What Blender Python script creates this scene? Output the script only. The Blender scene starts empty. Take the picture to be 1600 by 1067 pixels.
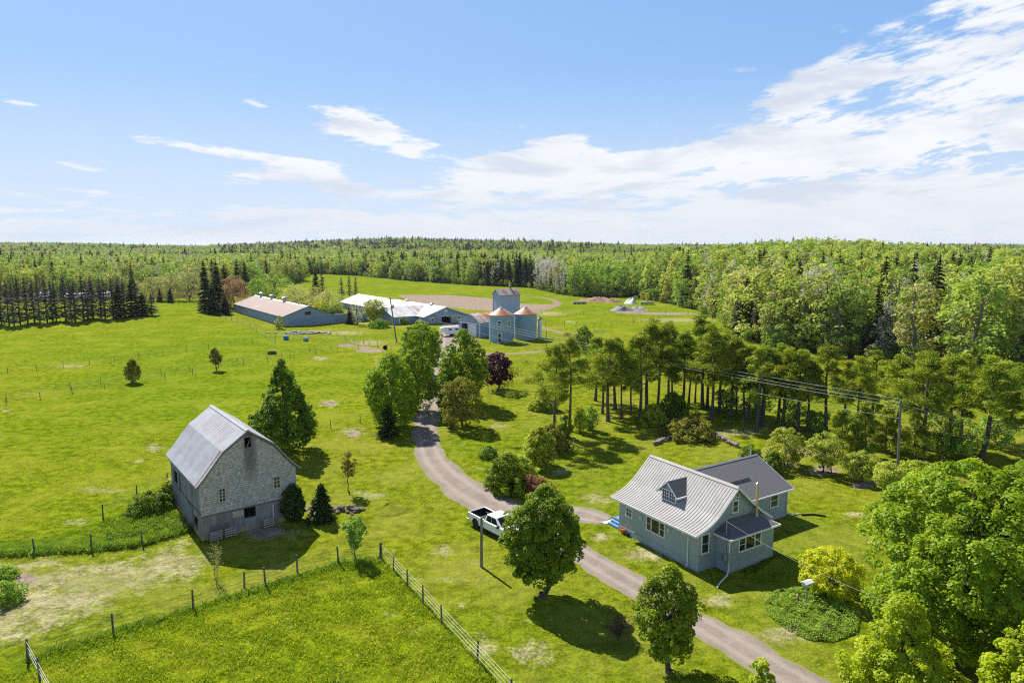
import bpy, bmesh, math, random
import numpy as np
from mathutils import Vector, Matrix
R = math.radians
S = bpy.context.scene

# ------------------------------------------------------------------ camera
FPX, CX, CY, HOR, HC = 1067.0, 800.0, 533.5, 384.0, 26.0     # measured on the 1600 x 1067 photograph
PITCH = math.atan((CY - HOR) / FPX)
cam_d = bpy.data.cameras.new('camera')
cam = bpy.data.objects.new('camera', cam_d)
S.collection.objects.link(cam)
cam.location = (0, 0, HC)
cam.rotation_euler = (math.pi / 2 - PITCH, 0, 0)
cam_d.sensor_width = 36.0
cam_d.lens = 36.0 * FPX / 1600.0
cam_d.clip_start = 0.5
cam_d.clip_end = 30000
S.camera = cam

# ------------------------------------------------------------------ light
SUN_AZ, SUN_EL = R(-34.5), R(45)          # azimuth clockwise from +Y
sd = bpy.data.lights.new('sun', 'SUN')
sun = bpy.data.objects.new('sun', sd)
S.collection.objects.link(sun)
sd.energy = 5.0
sd.angle = R(0.5)
sd.color = (1.0, 0.95, 0.86)
ts = Vector((math.sin(SUN_AZ) * math.cos(SUN_EL), math.cos(SUN_AZ) * math.cos(SUN_EL), math.sin(SUN_EL)))
sun.rotation_euler = ts.to_track_quat('Z', 'Y').to_euler()
sun.location = ts * 200

S.view_settings.view_transform = 'Standard'
S.view_settings.look = 'None'
S.view_settings.exposure = 0.7
S.view_settings.gamma = 1.0
S.cycles.use_denoising = False
S.cycles.filter_width = 1.2
S.cycles.sample_clamp_indirect = 4.0
S.cycles.max_bounces = 6
S.cycles.diffuse_bounces = 3
S.cycles.glossy_bounces = 2
S.cycles.transmission_bounces = 3
S.cycles.transparent_max_bounces = 4
S.cycles.volume_bounces = 0
S.cycles.caustics_reflective = False
S.cycles.caustics_refractive = False


class NT:
    """small helper to write node trees"""
    def __init__(s, tree):
        s.t = tree
        s.n = tree.nodes
        s.n.clear()

    def new(s, typ, **kw):
        nd = s.n.new(typ)
        for k, v in kw.items():
            setattr(nd, k, v)
        return nd

    def link(s, a, b):
        s.t.links.new(a, b)

    def put(s, sock, v):
        if isinstance(v, bpy.types.NodeSocket):
            s.link(v, sock)
        elif v is not None:
            sock.default_value = v

    def math(s, op, a, b=None, c=None, clamp=False):
        nd = s.new('ShaderNodeMath', operation=op, use_clamp=clamp)
        for i, v in enumerate((a, b, c)):
            s.put(nd.inputs[i], v)
        return nd.outputs[0]

    def mix(s, f, a, b, typ='MIX'):
        nd = s.new('ShaderNodeMix', data_type='RGBA', blend_type=typ)
        s.put(nd.inputs[0], f)
        for i, v in ((6, a), (7, b)):
            if isinstance(v, (tuple, list)) and len(v) == 3:
                v = (*v, 1)
            s.put(nd.inputs[i], v)
        return nd.outputs[2]

    def noise(s, vec, scale, detail=3, rough=0.55, dist=0.0):
        nd = s.new('ShaderNodeTexNoise')
        if vec is not None:
            s.link(vec, nd.inputs['Vector'])
        nd.inputs['Scale'].default_value = scale
        nd.inputs['Detail'].default_value = detail
        nd.inputs['Roughness'].default_value = rough
        nd.inputs['Distortion'].default_value = dist
        return nd.outputs['Fac']

    def step(s, v, a, b):
        nd = s.new('ShaderNodeMapRange', interpolation_type='SMOOTHSTEP')
        s.put(nd.inputs[0], v)
        s.put(nd.inputs[1], a)
        s.put(nd.inputs[2], b)
        return nd.outputs[0]

    def remap(s, v, a, b, c, d):
        nd = s.new('ShaderNodeMapRange')
        for i, x in enumerate((v, a, b, c, d)):
            s.put(nd.inputs[i], x)
        return nd.outputs[0]

    def xyz(s, v):
        nd = s.new('ShaderNodeSeparateXYZ')
        s.link(v, nd.inputs[0])
        return nd.outputs

    def comb(s, x, y, z):
        nd = s.new('ShaderNodeCombineXYZ')
        for i, v in enumerate((x, y, z)):
            s.put(nd.inputs[i], v)
        return nd.outputs[0]


def make_world():
    w = bpy.data.worlds.new('World')
    S.world = w
    w.use_nodes = True
    n = NT(w.node_tree)
    out = n.new('ShaderNodeOutputWorld')
    bg = n.new('ShaderNodeBackground')
    sky = n.new('ShaderNodeTexSky')
    sky.sky_type = 'NISHITA'
    sky.sun_disc = False
    sky.sun_elevation = SUN_EL
    sky.sun_rotation = SUN_AZ
    sky.altitude = 50
    sky.air_density = 1.0
    sky.dust_density = 0.3
    sky.ozone_density = 1.6
    tc = n.new('ShaderNodeTexCoord')
    x, y, z = n.xyz(tc.outputs['Generated'])
    zc = n.math('MAXIMUM', z, 0.004)
    hd = n.math('SQRT', n.math('ADD', n.math('MULTIPLY', x, x), n.math('MULTIPLY', y, y)))
    el = n.math('DIVIDE', z, n.math('MAXIMUM', hd, 0.02))          # tangent of the elevation
    az = n.math('ARCTAN2', x, y)                                   # bearing, 0 = +Y
    # cloud sheet coordinates: a flat layer overhead
    px = n.math('DIVIDE', x, n.math('ADD', zc, 0.05))
    py = n.math('DIVIDE', y, n.math('ADD', zc, 0.05))
    P = n.comb(n.math('ADD', px, n.math('MULTIPLY', py, -0.25)), n.math('MULTIPLY', py, 0.75), 3.7)
    n1 = n.noise(P, 1.3, 10, 0.64, 0.3)
    els = n.math('SUBTRACT', el, n.math('MULTIPLY', n.math('MAXIMUM', n.math('SUBTRACT', az, 0.0), 0.0), 0.22))
    n2 = n.noise(n.comb(n.math('MULTIPLY', az, 3.4), n.math('MULTIPLY', els, 15.0), 1.3), 2.6, 10, 0.68, 0.2)
    nn = n.math('ADD', n.math('MULTIPLY', n1, 0.5), n.math('MULTIPLY', n2, 0.5))

    def blob(ca, ce, ra, re, tilt=0.0, amp=1.0):
        da = n.math('SUBTRACT', az, ca)
        de = n.math('SUBTRACT', n.math('SUBTRACT', el, ce), n.math('MULTIPLY', da, tilt))
        d2 = n.math('ADD', n.math('POWER', n.math('ABSOLUTE', n.math('DIVIDE', da, ra)), 2.0),
                    n.math('POWER', n.math('ABSOLUTE', n.math('DIVIDE', de, re)), 2.0))
        return n.math('MULTIPLY', n.math('EXPONENT', n.math('MULTIPLY', d2, -1.0)), amp)

    # the long bank climbing to the right, its upper edge a slanted line starting at az .26
    da = n.math('SUBTRACT', az, 0.26)
    up = n.math('ADD', 0.185, n.math('MULTIPLY', da, 0.50))
    lo = n.math('ADD', 0.085, n.math('MULTIPLY', da, 0.06))
    wob = n.math('MULTIPLY', n.math('SUBTRACT', n2, 0.5), 0.10)
    e2 = n.math('ADD', el, wob)
    bank = n.math('MULTIPLY', n.step(n.math('SUBTRACT', up, e2), -0.012, 0.035), n.step(n.math('SUBTRACT', e2, lo), -0.02, 0.03))
    bank = n.math('MULTIPLY', bank, n.step(az, 0.235, 0.36))
    cov = n.math('MULTIPLY', bank, 0.35)
    for b in ((-0.20, 0.160, 0.085, 0.030, -0.28, 0.42), (-0.295, 0.108, 0.10, 0.013, -0.12, 0.36), (0.03, 0.135, 0.08, 0.022, 0.10, 0.36),
              (-0.29, 0.087, 0.12, 0.010, -0.06, 0.3), (0.08, 0.090, 0.28, 0.030, 0.10, 0.38), (0.42, 0.060, 0.32, 0.030, 0.0, 0.36),
              (-0.345, 0.185, 0.03, 0.008, -0.2, 0.36), (-0.42, 0.125, 0.10, 0.010, -0.1, 0.30), (0.14, 0.115, 0.16, 0.016, 0.1, 0.34), (0.41, 0.275, 0.05, 0.012, 0.0, 0.28), (0.44, 0.315, 0.05, 0.014, 0.2, 0.26),
              (0.31, 0.23, 0.035, 0.007, 0.0, 0.26), (-0.615, 0.165, 0.05, 0.006, -0.15, 0.28), (-0.56, 0.095, 0.04, 0.007, -0.2, 0.28),
              (0.72, 0.06, 0.2, 0.03, 0.0, 0.35), (0.40, 0.36, 0.05, 0.012, 0.0, 0.28)):
        cov = n.math('ADD', cov, blob(*b))
    band = n.step(el, 0.085, 0.012)
    cov = n.math('ADD', cov, n.math('MULTIPLY', band, n.remap(az, -0.6, 0.1, 0.30, 0.42)))
    cov = n.math('ADD', cov, n.math('MULTIPLY', n.step(el, 0.30, 0.12), 0.08))
    dens = n.step(n.math('ADD', cov, n.math('MULTIPLY', n.math('SUBTRACT', nn, 0.5), 2.0)), 0.26, 0.43)
    # grey undersides
    sh = n.noise(n.comb(n.math('MULTIPLY', az, 3.5), n.math('MULTIPLY', el, 16.0), 7.7), 1.3, 6, 0.6, 0.4)
    shade = n.step(sh, 0.44, 0.66)
    shade = n.math('MAXIMUM', shade, n.math('MULTIPLY', n.step(el, 0.13, 0.02), n.remap(sh, 0.3, 0.6, 0.35, 0.75)))
    cc = n.mix(n.math('MULTIPLY', shade, 0.8), (4.6, 4.65, 4.75), (3.0, 3.35, 3.95))
    hs = n.new('ShaderNodeHueSaturation')
    hs.inputs['Saturation'].default_value = 1.12
    hs.inputs['Value'].default_value = 1.0
    n.link(sky.outputs[0], hs.inputs['Color'])
    # soft shoulder so that the glow round the sun keeps its colour
    sep = n.new('ShaderNodeSeparateColor')
    n.link(hs.outputs[0], sep.inputs[0])
    cmb = n.new('ShaderNodeCombineColor')
    for i, (g, k) in enumerate(((1.20, 2.5), (1.56, 2.75), (2.75, 2.1))):
        c = sep.outputs[i]
        n.link(n.math('DIVIDE', n.math('MULTIPLY', c, g), n.math('ADD', 1.0, n.math('DIVIDE', c, k))), cmb.inputs[i])
    base = n.mix(n.step(el, 0.5, 1.6), cmb.outputs[0], n.mix(1.0, cmb.outputs[0], (0.28, 0.28, 0.28), 'MULTIPLY'))   # deeper blue overhead
    # pale veil near the horizon
    base = n.mix(n.math('MULTIPLY', n.step(el, 0.26, 0.0), 0.68), base, (3.7, 4.1, 4.7))
    col = n.mix(n.math('MULTIPLY', dens, 0.93), base, cc)
    n.link(col, bg.inputs['Color'])
    bg.inputs['Strength'].default_value = 0.13
    n.link(bg.outputs[0], out.inputs['Surface'])


make_world()

# ------------------------------------------------------------------ helpers
cP, sP = math.cos(PITCH), math.sin(PITCH)


def ray(u, v):
    a, b = (u - CX) / FPX, (CY - v) / FPX
    return a, cP + b * sP, -sP + b * cP


def gp(u, v, z=0.0):
    """where the sight line through a point of the photograph meets the level z"""
    dx, dy, dz = ray(u, v)
    t = (z - HC) / dz
    return Vector((dx * t, dy * t, z))


def zat(u, v, y):
    dx, dy, dz = ray(u, v)
    return HC + dz * y / dy


def proj(x, y, z=0.0):
    z = z - HC
    f = y * cP - z * sP
    f = np.where(f < 0.5, 0.5, f)
    return CX + FPX * x / f, CY - FPX * (y * sP + z * cP) / f


def link(o, parent=None):
    S.collection.objects.link(o)
    if parent is not None:
        o.parent = parent
    return o


def tag(o, label=None, cat=None, group=None, kind=None):
    if label:
        o['label'] = label
    if cat:
        o['category'] = cat
    if group:
        o['group'] = group
    if kind:
        o['kind'] = kind
    return o


def thing(name, label, cat, loc=(0, 0, 0), rot=0.0, group=None):
    o = bpy.data.objects.new(name, None)
    o.empty_display_size = 0.5
    o.location = loc
    o.rotation_euler = (0, 0, rot)
    return tag(link(o), label, cat, group)


class MB:
    """collects shapes, then links them as one mesh object"""
    def __init__(s):
        s.v = []
        s.f = []
        s.m = []
        s.mi = 0

    def poly(s, pts):
        b = len(s.v)
        s.v += [tuple(p) for p in pts]
        s.f.append(tuple(range(b, b + len(pts))))
        s.m.append(s.mi)
        return s

    def solid(s, vs, fs):
        b = len(s.v)
        s.v += [tuple(p) for p in vs]
        for f in fs:
            s.f.append(tuple(b + i for i in f))
            s.m.append(s.mi)
        return s

    def box(s, x0, x1, y0, y1, z0, z1):
        vs = [(x, y, z) for z in (z0, z1) for (x, y) in ((x0, y0), (x1, y0), (x1, y1), (x0, y1))]
        return s.solid(vs, [(3, 2, 1, 0), (4, 5, 6, 7), (0, 1, 5, 4), (1, 2, 6, 5), (2, 3, 7, 6), (3, 0, 4, 7)])

    def obox(s, c, size, rot=(0, 0, 0)):
        m = Matrix.Translation(c) @ (Matrix.Rotation(rot[2], 4, 'Z') @ Matrix.Rotation(rot[1], 4, 'Y') @ Matrix.Rotation(rot[0], 4, 'X'))
        hx, hy, hz = size[0] / 2, size[1] / 2, size[2] / 2
        vs = [m @ Vector((x, y, z)) for z in (-hz, hz) for (x, y) in ((-hx, -hy), (hx, -hy), (hx, hy), (-hx, hy))]
        return s.solid(vs, [(3, 2, 1, 0), (4, 5, 6, 7), (0, 1, 5, 4), (1, 2, 6, 5), (2, 3, 7, 6), (3, 0, 4, 7)])

    def extrude(s, prof, axis, a0, a1):
        """closed profile (2-D) pushed along axis: 'x' -> prof is (y,z), 'y' -> (x,z), 'z' -> (x,y)"""
        def p3(p, a):
            return {'x': (a, p[0], p[1]), 'y': (p[0], a, p[1]), 'z': (p[0], p[1], a)}[axis]
        n = len(prof)
        ar = sum(prof[i][0] * prof[(i + 1) % n][1] - prof[(i + 1) % n][0] * prof[i][1] for i in range(n))
        if (ar > 0) == (axis == 'y'):
            prof = prof[::-1]
        vs = [p3(p, a0) for p in prof] + [p3(p, a1) for p in prof]
        fs = [tuple(range(n))[::-1], tuple(range(n, 2 * n))]
        for i in range(n):
            j = (i + 1) % n
            fs.append((i, j, n + j, n + i))
        return s.solid(vs, fs)

    def slab(s, prof, axis, a0, a1, th):
        """open profile of a roof given a thickness th downwards"""
        return s.extrude(list(prof) + [(p[0], p[1] - th) for p in prof[::-1]], axis, a0, a1)

    def tube(s, pts, rad, n=8, cap=True):
        pts = [Vector(p) for p in pts]
        if not hasattr(rad, '__len__'):
            rad = [rad] * len(pts)
        b = len(s.v)
        ref = Vector((0, 0, 1))
        d0 = (pts[-1] - pts[0]).normalized()
        if abs(d0.z) > 0.8:
            ref = Vector((1, 0, 0))
        for i, p in enumerate(pts):
            d = (pts[min(i + 1, len(pts) - 1)] - pts[max(i - 1, 0)])
            d = d.normalized() if d.length > 1e-9 else Vector((0, 0, 1))
            a = d.cross(ref).normalized()
            c = a.cross(d)
            for k in range(n):
                t = 2 * math.pi * k / n
                s.v.append(tuple(p + (a * math.cos(t) + c * math.sin(t)) * rad[i]))
        for i in range(len(pts) - 1):
            for k in range(n):
                q = b + i * n
                s.f.append((q + k, q + (k + 1) % n, q + n + (k + 1) % n, q + n + k))
                s.m.append(s.mi)
        if cap:
            s.f.append(tuple(b + k for k in range(n))[::-1])
            s.f.append(tuple(b + (len(pts) - 1) * n + k for k in range(n)))
            s.m += [s.mi, s.mi]
        return s

    def lathe(s, prof, n=24, c=(0, 0, 0), axis='z'):
        b = len(s.v)
        for (r, z) in prof:
            for k in range(n):
                t = 2 * math.pi * k / n
                p = (r * math.cos(t), r * math.sin(t), z)
                if axis == 'y':
                    p = (p[0], p[2], -p[1])
                if axis == 'x':
                    p = (p[2], p[0], p[1])
                s.v.append((c[0] + p[0], c[1] + p[1], c[2] + p[2]))
        for i in range(len(prof) - 1):
            for k in range(n):
                q = b + i * n
                s.f.append((q + k, q + (k + 1) % n, q + n + (k + 1) % n, q + n + k))
                s.m.append(s.mi)
        s.f.append(tuple(b + k for k in range(n))[::-1])
        s.f.append(tuple(b + (len(prof) - 1) * n + k for k in range(n)))
        s.m += [s.mi, s.mi]
        return s

    def build(s, name, mats, parent=None, smooth=False, bevel=0.0):
        me = bpy.data.meshes.new(name)
        me.from_pydata(s.v, [], s.f)
        mats = mats if isinstance(mats, (list, tuple)) else [mats]
        for m in mats:
            me.materials.append(m)
        if len(mats) > 1:
            me.polygons.foreach_set('material_index', s.m)
        if smooth:
            me.polygons.foreach_set('use_smooth', [True] * len(me.polygons))
        me.update()
        o = link(bpy.data.objects.new(name, me), parent)
        if smooth == 'angle':
            me.set_sharp_from_angle(angle=R(40))
        if bevel:
            md = o.modifiers.new('bevel', 'BEVEL')
            md.width = bevel
            md.segments = 2
            md.limit_method = 'ANGLE'
        return o


def wall_boxes(mb, x0, x1, z0, z1, y0, y1, holes):
    """wall in the xz plane, thickness y0..y1, with rectangular holes (xa,xb,za,zb) left open"""
    xs = sorted({x0, x1, *[h[0] for h in holes], *[h[1] for h in holes]})
    for a, b in zip(xs, xs[1:]):
        m = (a + b) / 2
        hs = sorted([(h[2], h[3]) for h in holes if h[0] < m < h[1]])
        z = z0
        for (p, q) in hs:
            if p > z + 1e-4:
                mb.box(a, b, y0, y1, z, p)
            z = q
        if z < z1 - 1e-4:
            mb.box(a, b, y0, y1, z, z1)


# ------------------------------------------------------------------ materials
def pm(name):
    m = bpy.data.materials.new(name)
    m.use_nodes = True
    n = NT(m.node_tree)
    out = n.new('ShaderNodeOutputMaterial')
    b = n.new('ShaderNodeBsdfPrincipled')
    n.link(b.outputs[0], out.inputs[0])
    return m, n, b


def simple(name, c, rough=0.6, c2=None, scale=3.0, metal=0.0, bump=0.0, spec=0.4, stretch=(1, 1, 1)):
    """two-tone mottled surface"""
    m, n, b = pm(name)
    tc = n.new('ShaderNodeTexCoord')
    mp = n.new('ShaderNodeMapping')
    n.link(tc.outputs['Object'], mp.inputs[0])
    mp.inputs['Scale'].default_value = stretch
    c2 = c2 or tuple(x * 0.8 for x in c)
    f = n.noise(mp.outputs[0], scale, 6, 0.62)
    f = n.step(f, 0.3, 0.7)
    n.link(n.mix(f, c, c2), b.inputs['Base Color'])
    b.inputs['Roughness'].default_value = rough
    b.inputs['Metallic'].default_value = metal
    b.inputs['Specular IOR Level'].default_value = spec
    if bump:
        bp = n.new('ShaderNodeBump')
        bp.inputs['Distance'].default_value = bump
        n.link(n.noise(mp.outputs[0], scale * 6, 4), bp.inputs['Height'])
        n.link(bp.outputs[0], b.inputs['Normal'])
    return m


def siding(name, c, c2, pitch=0.11, axis=2, depth=0.02, rough=0.6, scale=1.5, line=0.75, stretch=(1, 1, 1)):
    """boards or metal ribs at an even pitch along one object axis, weathered"""
    m, n, b = pm(name)
    tc = n.new('ShaderNodeTexCoord')
    o = n.xyz(tc.outputs['Object'])
    if axis == 3:
        q = n.math('ADD', o[0], o[1])
    else:
        q = o[axis]
    fr = n.math('FRACT', n.math('DIVIDE', q, pitch))
    ln = n.step(n.math('ABSOLUTE', n.math('SUBTRACT', fr, 0.5)), 0.42, 0.5)
    mp = n.new('ShaderNodeMapping')
    n.link(tc.outputs['Object'], mp.inputs[0])
    mp.inputs['Scale'].default_value = stretch
    f = n.step(n.noise(mp.outputs[0], scale, 7, 0.65), 0.3, 0.72)
    wn = n.new('ShaderNodeTexWhiteNoise', noise_dimensions='1D')
    n.link(n.math('FLOOR', n.math('DIVIDE', q, pitch)), wn.inputs['W'])
    f = n.math('ADD', n.math('MULTIPLY', f, 0.8), n.math('MULTIPLY', wn.outputs[0], 0.25), clamp=True)
    col = n.mix(f, c, c2)
    col = n.mix(n.math('MULTIPLY', ln, 1 - line), col, (0, 0, 0))
    n.link(col, b.inputs['Base Color'])
    b.inputs['Roughness'].default_value = rough
    b.inputs['Specular IOR Level'].default_value = 0.25
    bp = n.new('ShaderNodeBump')
    bp.inputs['Distance'].default_value = depth
    h = fr if axis == 2 else n.math('SUBTRACT', 1.0, ln)
    n.link(h, bp.inputs['Height'])
    n.link(bp.outputs[0], b.inputs['Normal'])
    return m


def roofing(name, c, rust, amount, pitch=0.6, axis=0, rough=0.45, scale=0.25, stretch=(1, 1, 1), metal=0.3, line=0.25):
    """sheet metal with seams and rust streaks that run down the slope"""
    m, n, b = pm(name)
    tc = n.new('ShaderNodeTexCoord')
    o = n.xyz(tc.outputs['Object'])
    fr = n.math('FRACT', n.math('DIVIDE', o[axis], pitch))
    ln = n.step(n.math('ABSOLUTE', n.math('SUBTRACT', fr, 0.5)), 0.38, 0.5)
    wn = n.new('ShaderNodeTexWhiteNoise', noise_dimensions='1D')
    n.link(n.math('FLOOR', n.math('DIVIDE', o[axis], pitch)), wn.inputs['W'])
    mp = n.new('ShaderNodeMapping')
    n.link(tc.outputs['Object'], mp.inputs[0])
    mp.inputs['Scale'].default_value = stretch
    f = n.noise(mp.outputs[0], scale, 8, 0.68, 0.2)
    f = n.math('ADD', f, n.math('MULTIPLY', n.math('SUBTRACT', wn.outputs[0], 0.5), 0.22))
    f = n.step(f, 0.5 + (0.5 - amount) * 0.6 - 0.12, 0.5 + (0.5 - amount) * 0.6 + 0.14)
    dirt = n.step(n.noise(mp.outputs[0], scale * 5, 5), 0.3, 0.8)
    base = n.mix(n.math('MULTIPLY', dirt, 0.35), c, tuple(x * 0.6 for x in c))
    col = n.mix(f, base, rust)
    col = n.mix(n.math('MULTIPLY', ln, line), col, (0.03, 0.03, 0.03))
    n.link(col, b.inputs['Base Color'])
    b.inputs['Roughness'].default_value = rough
    b.inputs['Specular IOR Level'].default_value = 0.12
    bp = n.new('ShaderNodeBump')
    bp.inputs['Distance'].default_value = 0.03
    n.link(n.math('SUBTRACT', 1.0, ln), bp.inputs['Height'])
    n.link(bp.outputs[0], b.inputs['Normal'])
    return m


def glass_mat(name, c=(0.02, 0.025, 0.03)):
    m, n, b = pm(name)
    b.inputs['Base Color'].default_value = (*c, 1)
    b.inputs['Roughness'].default_value = 0.06
    b.inputs['Specular IOR Level'].default_value = 0.6
    return m


def leaf_mat(name, ca, cb, trans=0.38, var=0.25, gloss=0.012, cc=None, bs=0.55):
    ca, cb, cc = [c and ((c[0], c[1], c[2] * bs) if c[1] > 1.8 * c[2] and c[1] > 0.8 * c[0] else c) for c in (ca, cb, cc)]
    gloss = min(gloss, 0.012)
    m = bpy.data.materials.new(name)
    m.use_nodes = True
    n = NT(m.node_tree)
    out = n.new('ShaderNodeOutputMaterial')
    at = n.new('ShaderNodeAttribute', attribute_name='tint')
    oi = n.new('ShaderNodeObjectInfo')
    col = n.mix(at.outputs['Fac'], ca, cb)
    if cc:
        col = n.mix(n.math('MULTIPLY', n.step(oi.outputs['Random'], 0.45, 1.0), 0.9), col, cc)
    hs = n.new('ShaderNodeHueSaturation')
    n.link(col, hs.inputs['Color'])
    r2 = n.math('FRACT', n.math('MULTIPLY', oi.outputs['Random'], 17.31))
    n.put(hs.inputs['Value'], n.remap(r2, 0, 1, 1 - var, 1 + var))
    n.put(hs.inputs['Hue'], n.remap(n.math('FRACT', n.math('MULTIPLY', oi.outputs['Random'], 7.7)), 0, 1, 0.5 - var * 0.06, 0.5 + var * 0.06))
    df = n.new('ShaderNodeBsdfDiffuse')
    tr = n.new('ShaderNodeBsdfTranslucent')
    n.link(hs.outputs[0], df.inputs[0])
    tk = trans * 1.9
    n.link(n.mix(1.0, hs.outputs[0], (1.12 * tk, 1.08 * tk, 0.7 * tk), 'MULTIPLY'), tr.inputs[0])
    ms = n.new('ShaderNodeAddShader')       # a leaf reflects and lets light through
    n.link(df.outputs[0], ms.inputs[0])
    n.link(tr.outputs[0], ms.inputs[1])
    last = ms.outputs[0]
    if gloss:
        gl = n.new('ShaderNodeBsdfGlossy')
        gl.inputs['Roughness'].default_value = 0.45
        gl.inputs['Color'].default_value = (0.9, 0.95, 1, 1)
        m2 = n.new('ShaderNodeMixShader')
        m2.inputs[0].default_value = gloss
        n.link(last, m2.inputs[1])
        n.link(gl.outputs[0], m2.inputs[2])
        last = m2.outputs[0]
    n.link(last, out.inputs[0])
    return m


MAT = dict(
    white=simple('white_paint', (0.80, 0.80, 0.80), 0.5, (0.66, 0.66, 0.66), 4),
    trim=simple('window_trim_paint', (0.82, 0.82, 0.82), 0.45, (0.74, 0.74, 0.73), 5),
    glass=glass_mat('window_glass'),
    dark=simple('dark_interior', (0.025, 0.023, 0.022), 0.9),
    black=simple('black_plastic', (0.02, 0.02, 0.022), 0.5),
    rubber=simple('tyre_rubber', (0.02, 0.02, 0.02), 0.85),
    chrome=simple('bright_metal', (0.62, 0.63, 0.65), 0.25, metal=0.9),
    galv=simple('galvanised_metal', (0.45, 0.47, 0.49), 0.4, (0.34, 0.36, 0.38), 6, metal=0.6),
    wood=simple('weathered_wood', (0.20, 0.18, 0.155), 0.85, (0.09, 0.08, 0.07), 3, stretch=(6, 6, 0.6), bump=0.01),
    pole=simple('pole_wood', (0.26, 0.24, 0.21), 0.85, (0.14, 0.125, 0.11), 2, stretch=(6, 6, 0.4), bump=0.01),
    post=simple('fence_post_wood', (0.15, 0.125, 0.10), 0.9, (0.07, 0.06, 0.05), 5),
    bark=simple('tree_bark', (0.13, 0.105, 0.085), 0.95, (0.055, 0.045, 0.037), 5, stretch=(3, 3, 0.5), bump=0.02),
    pinebark=simple('pine_bark', (0.15, 0.12, 0.10), 0.95, (0.06, 0.05, 0.045), 4, stretch=(3, 3, 0.6), bump=0.02),
    palebark=simple('pale_bark', (0.22, 0.20, 0.18), 0.9, (0.10, 0.09, 0.08), 3, stretch=(1, 1, 2)),
    twig=simple('bare_twig', (0.30, 0.23, 0.12), 0.9),
    stone=simple('field_stone', (0.36, 0.34, 0.32), 0.9, (0.18, 0.17, 0.16), 2, bump=0.03),
    wire=simple('line_wire', (0.42, 0.43, 0.45), 0.5, metal=0.3),
    tape=simple('fence_tape', (0.75, 0.75, 0.72), 0.6),
)

# ------------------------------------------------------------------ ground
def hill(x, y):
    x = np.asarray(x, float)
    y = np.asarray(y, float)
    t = np.clip((y - 800) / 1300, 0, 1)
    t = t * t * (3 - 2 * t)
    roll = 7 * np.sin(x * .0061 + 1.1) * np.sin(y * .0043 + .5) + 6 * np.sin(x * .0027 - 2.0 + y * .0016)
    h = roll + 20 * np.exp(-((x / np.maximum(y, 1) + 0.17) / 0.24) ** 2) + 13 * np.exp(-((x / np.maximum(y, 1) + 0.75) / 0.28) ** 2) + 5
    t2 = np.clip((y - 300) / 330, 0, 1)
    t2 = t2 * t2 * (3 - 2 * t2)
    h2 = 9 * np.exp(-((x / np.maximum(y, 1) - 0.43) / 0.17) ** 2) * (1 + .35 * np.sin(x * .013) * np.sin(y * .009)) + 4 * np.exp(-((x / np.maximum(y, 1) + 0.7) / 0.2) ** 2)
    return (h * t + h2 * t2) * np.clip(1 - (y - 3000) / 4000, 0.0, 1)


def poly_dist(u, v, pts):
    """signed distance in photo units, positive inside"""
    pts = np.array(pts, float)
    n = len(pts)
    ins = np.zeros(u.shape, bool)
    d2 = np.full(u.shape, 1e18)
    for i in range(n):
        x0, y0 = pts[i]
        x1, y1 = pts[(i + 1) % n]
        c = ((y0 > v) != (y1 > v)) & (u < (x1 - x0) * (v - y0) / ((y1 - y0) if y1 != y0 else 1e-9) + x0)
        ins ^= c
        L = (x1 - x0) ** 2 + (y1 - y0) ** 2 + 1e-9
        t = np.clip(((u - x0) * (x1 - x0) + (v - y0) * (y1 - y0)) / L, 0, 1)
        d2 = np.minimum(d2, (u - x0 - t * (x1 - x0)) ** 2 + (v - y0 - t * (y1 - y0)) ** 2)
    d = np.sqrt(d2)
    return np.where(ins, d, -d)


VB = np.array([(-900, 500), (-200, 486), (0, 474), (150, 471), (240, 468), (300, 466), (318, 466), (330, 462), (470, 442), (476, 430), (500, 428), (560, 431),
               (620, 437), (680, 442), (760, 447), (830, 450), (850, 455), (880, 461), (930, 466), (985, 464), (1040, 474), (1100, 488), (1140, 506),
               (1150, 522), (1200, 541), (1260, 552), (1330, 560), (1380, 570), (1450, 580), (1500, 590), (1600, 618), (1800, 665), (2400, 760)], float)


def vb(u):
    return np.interp(u, VB[:, 0], VB[:, 1])


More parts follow.
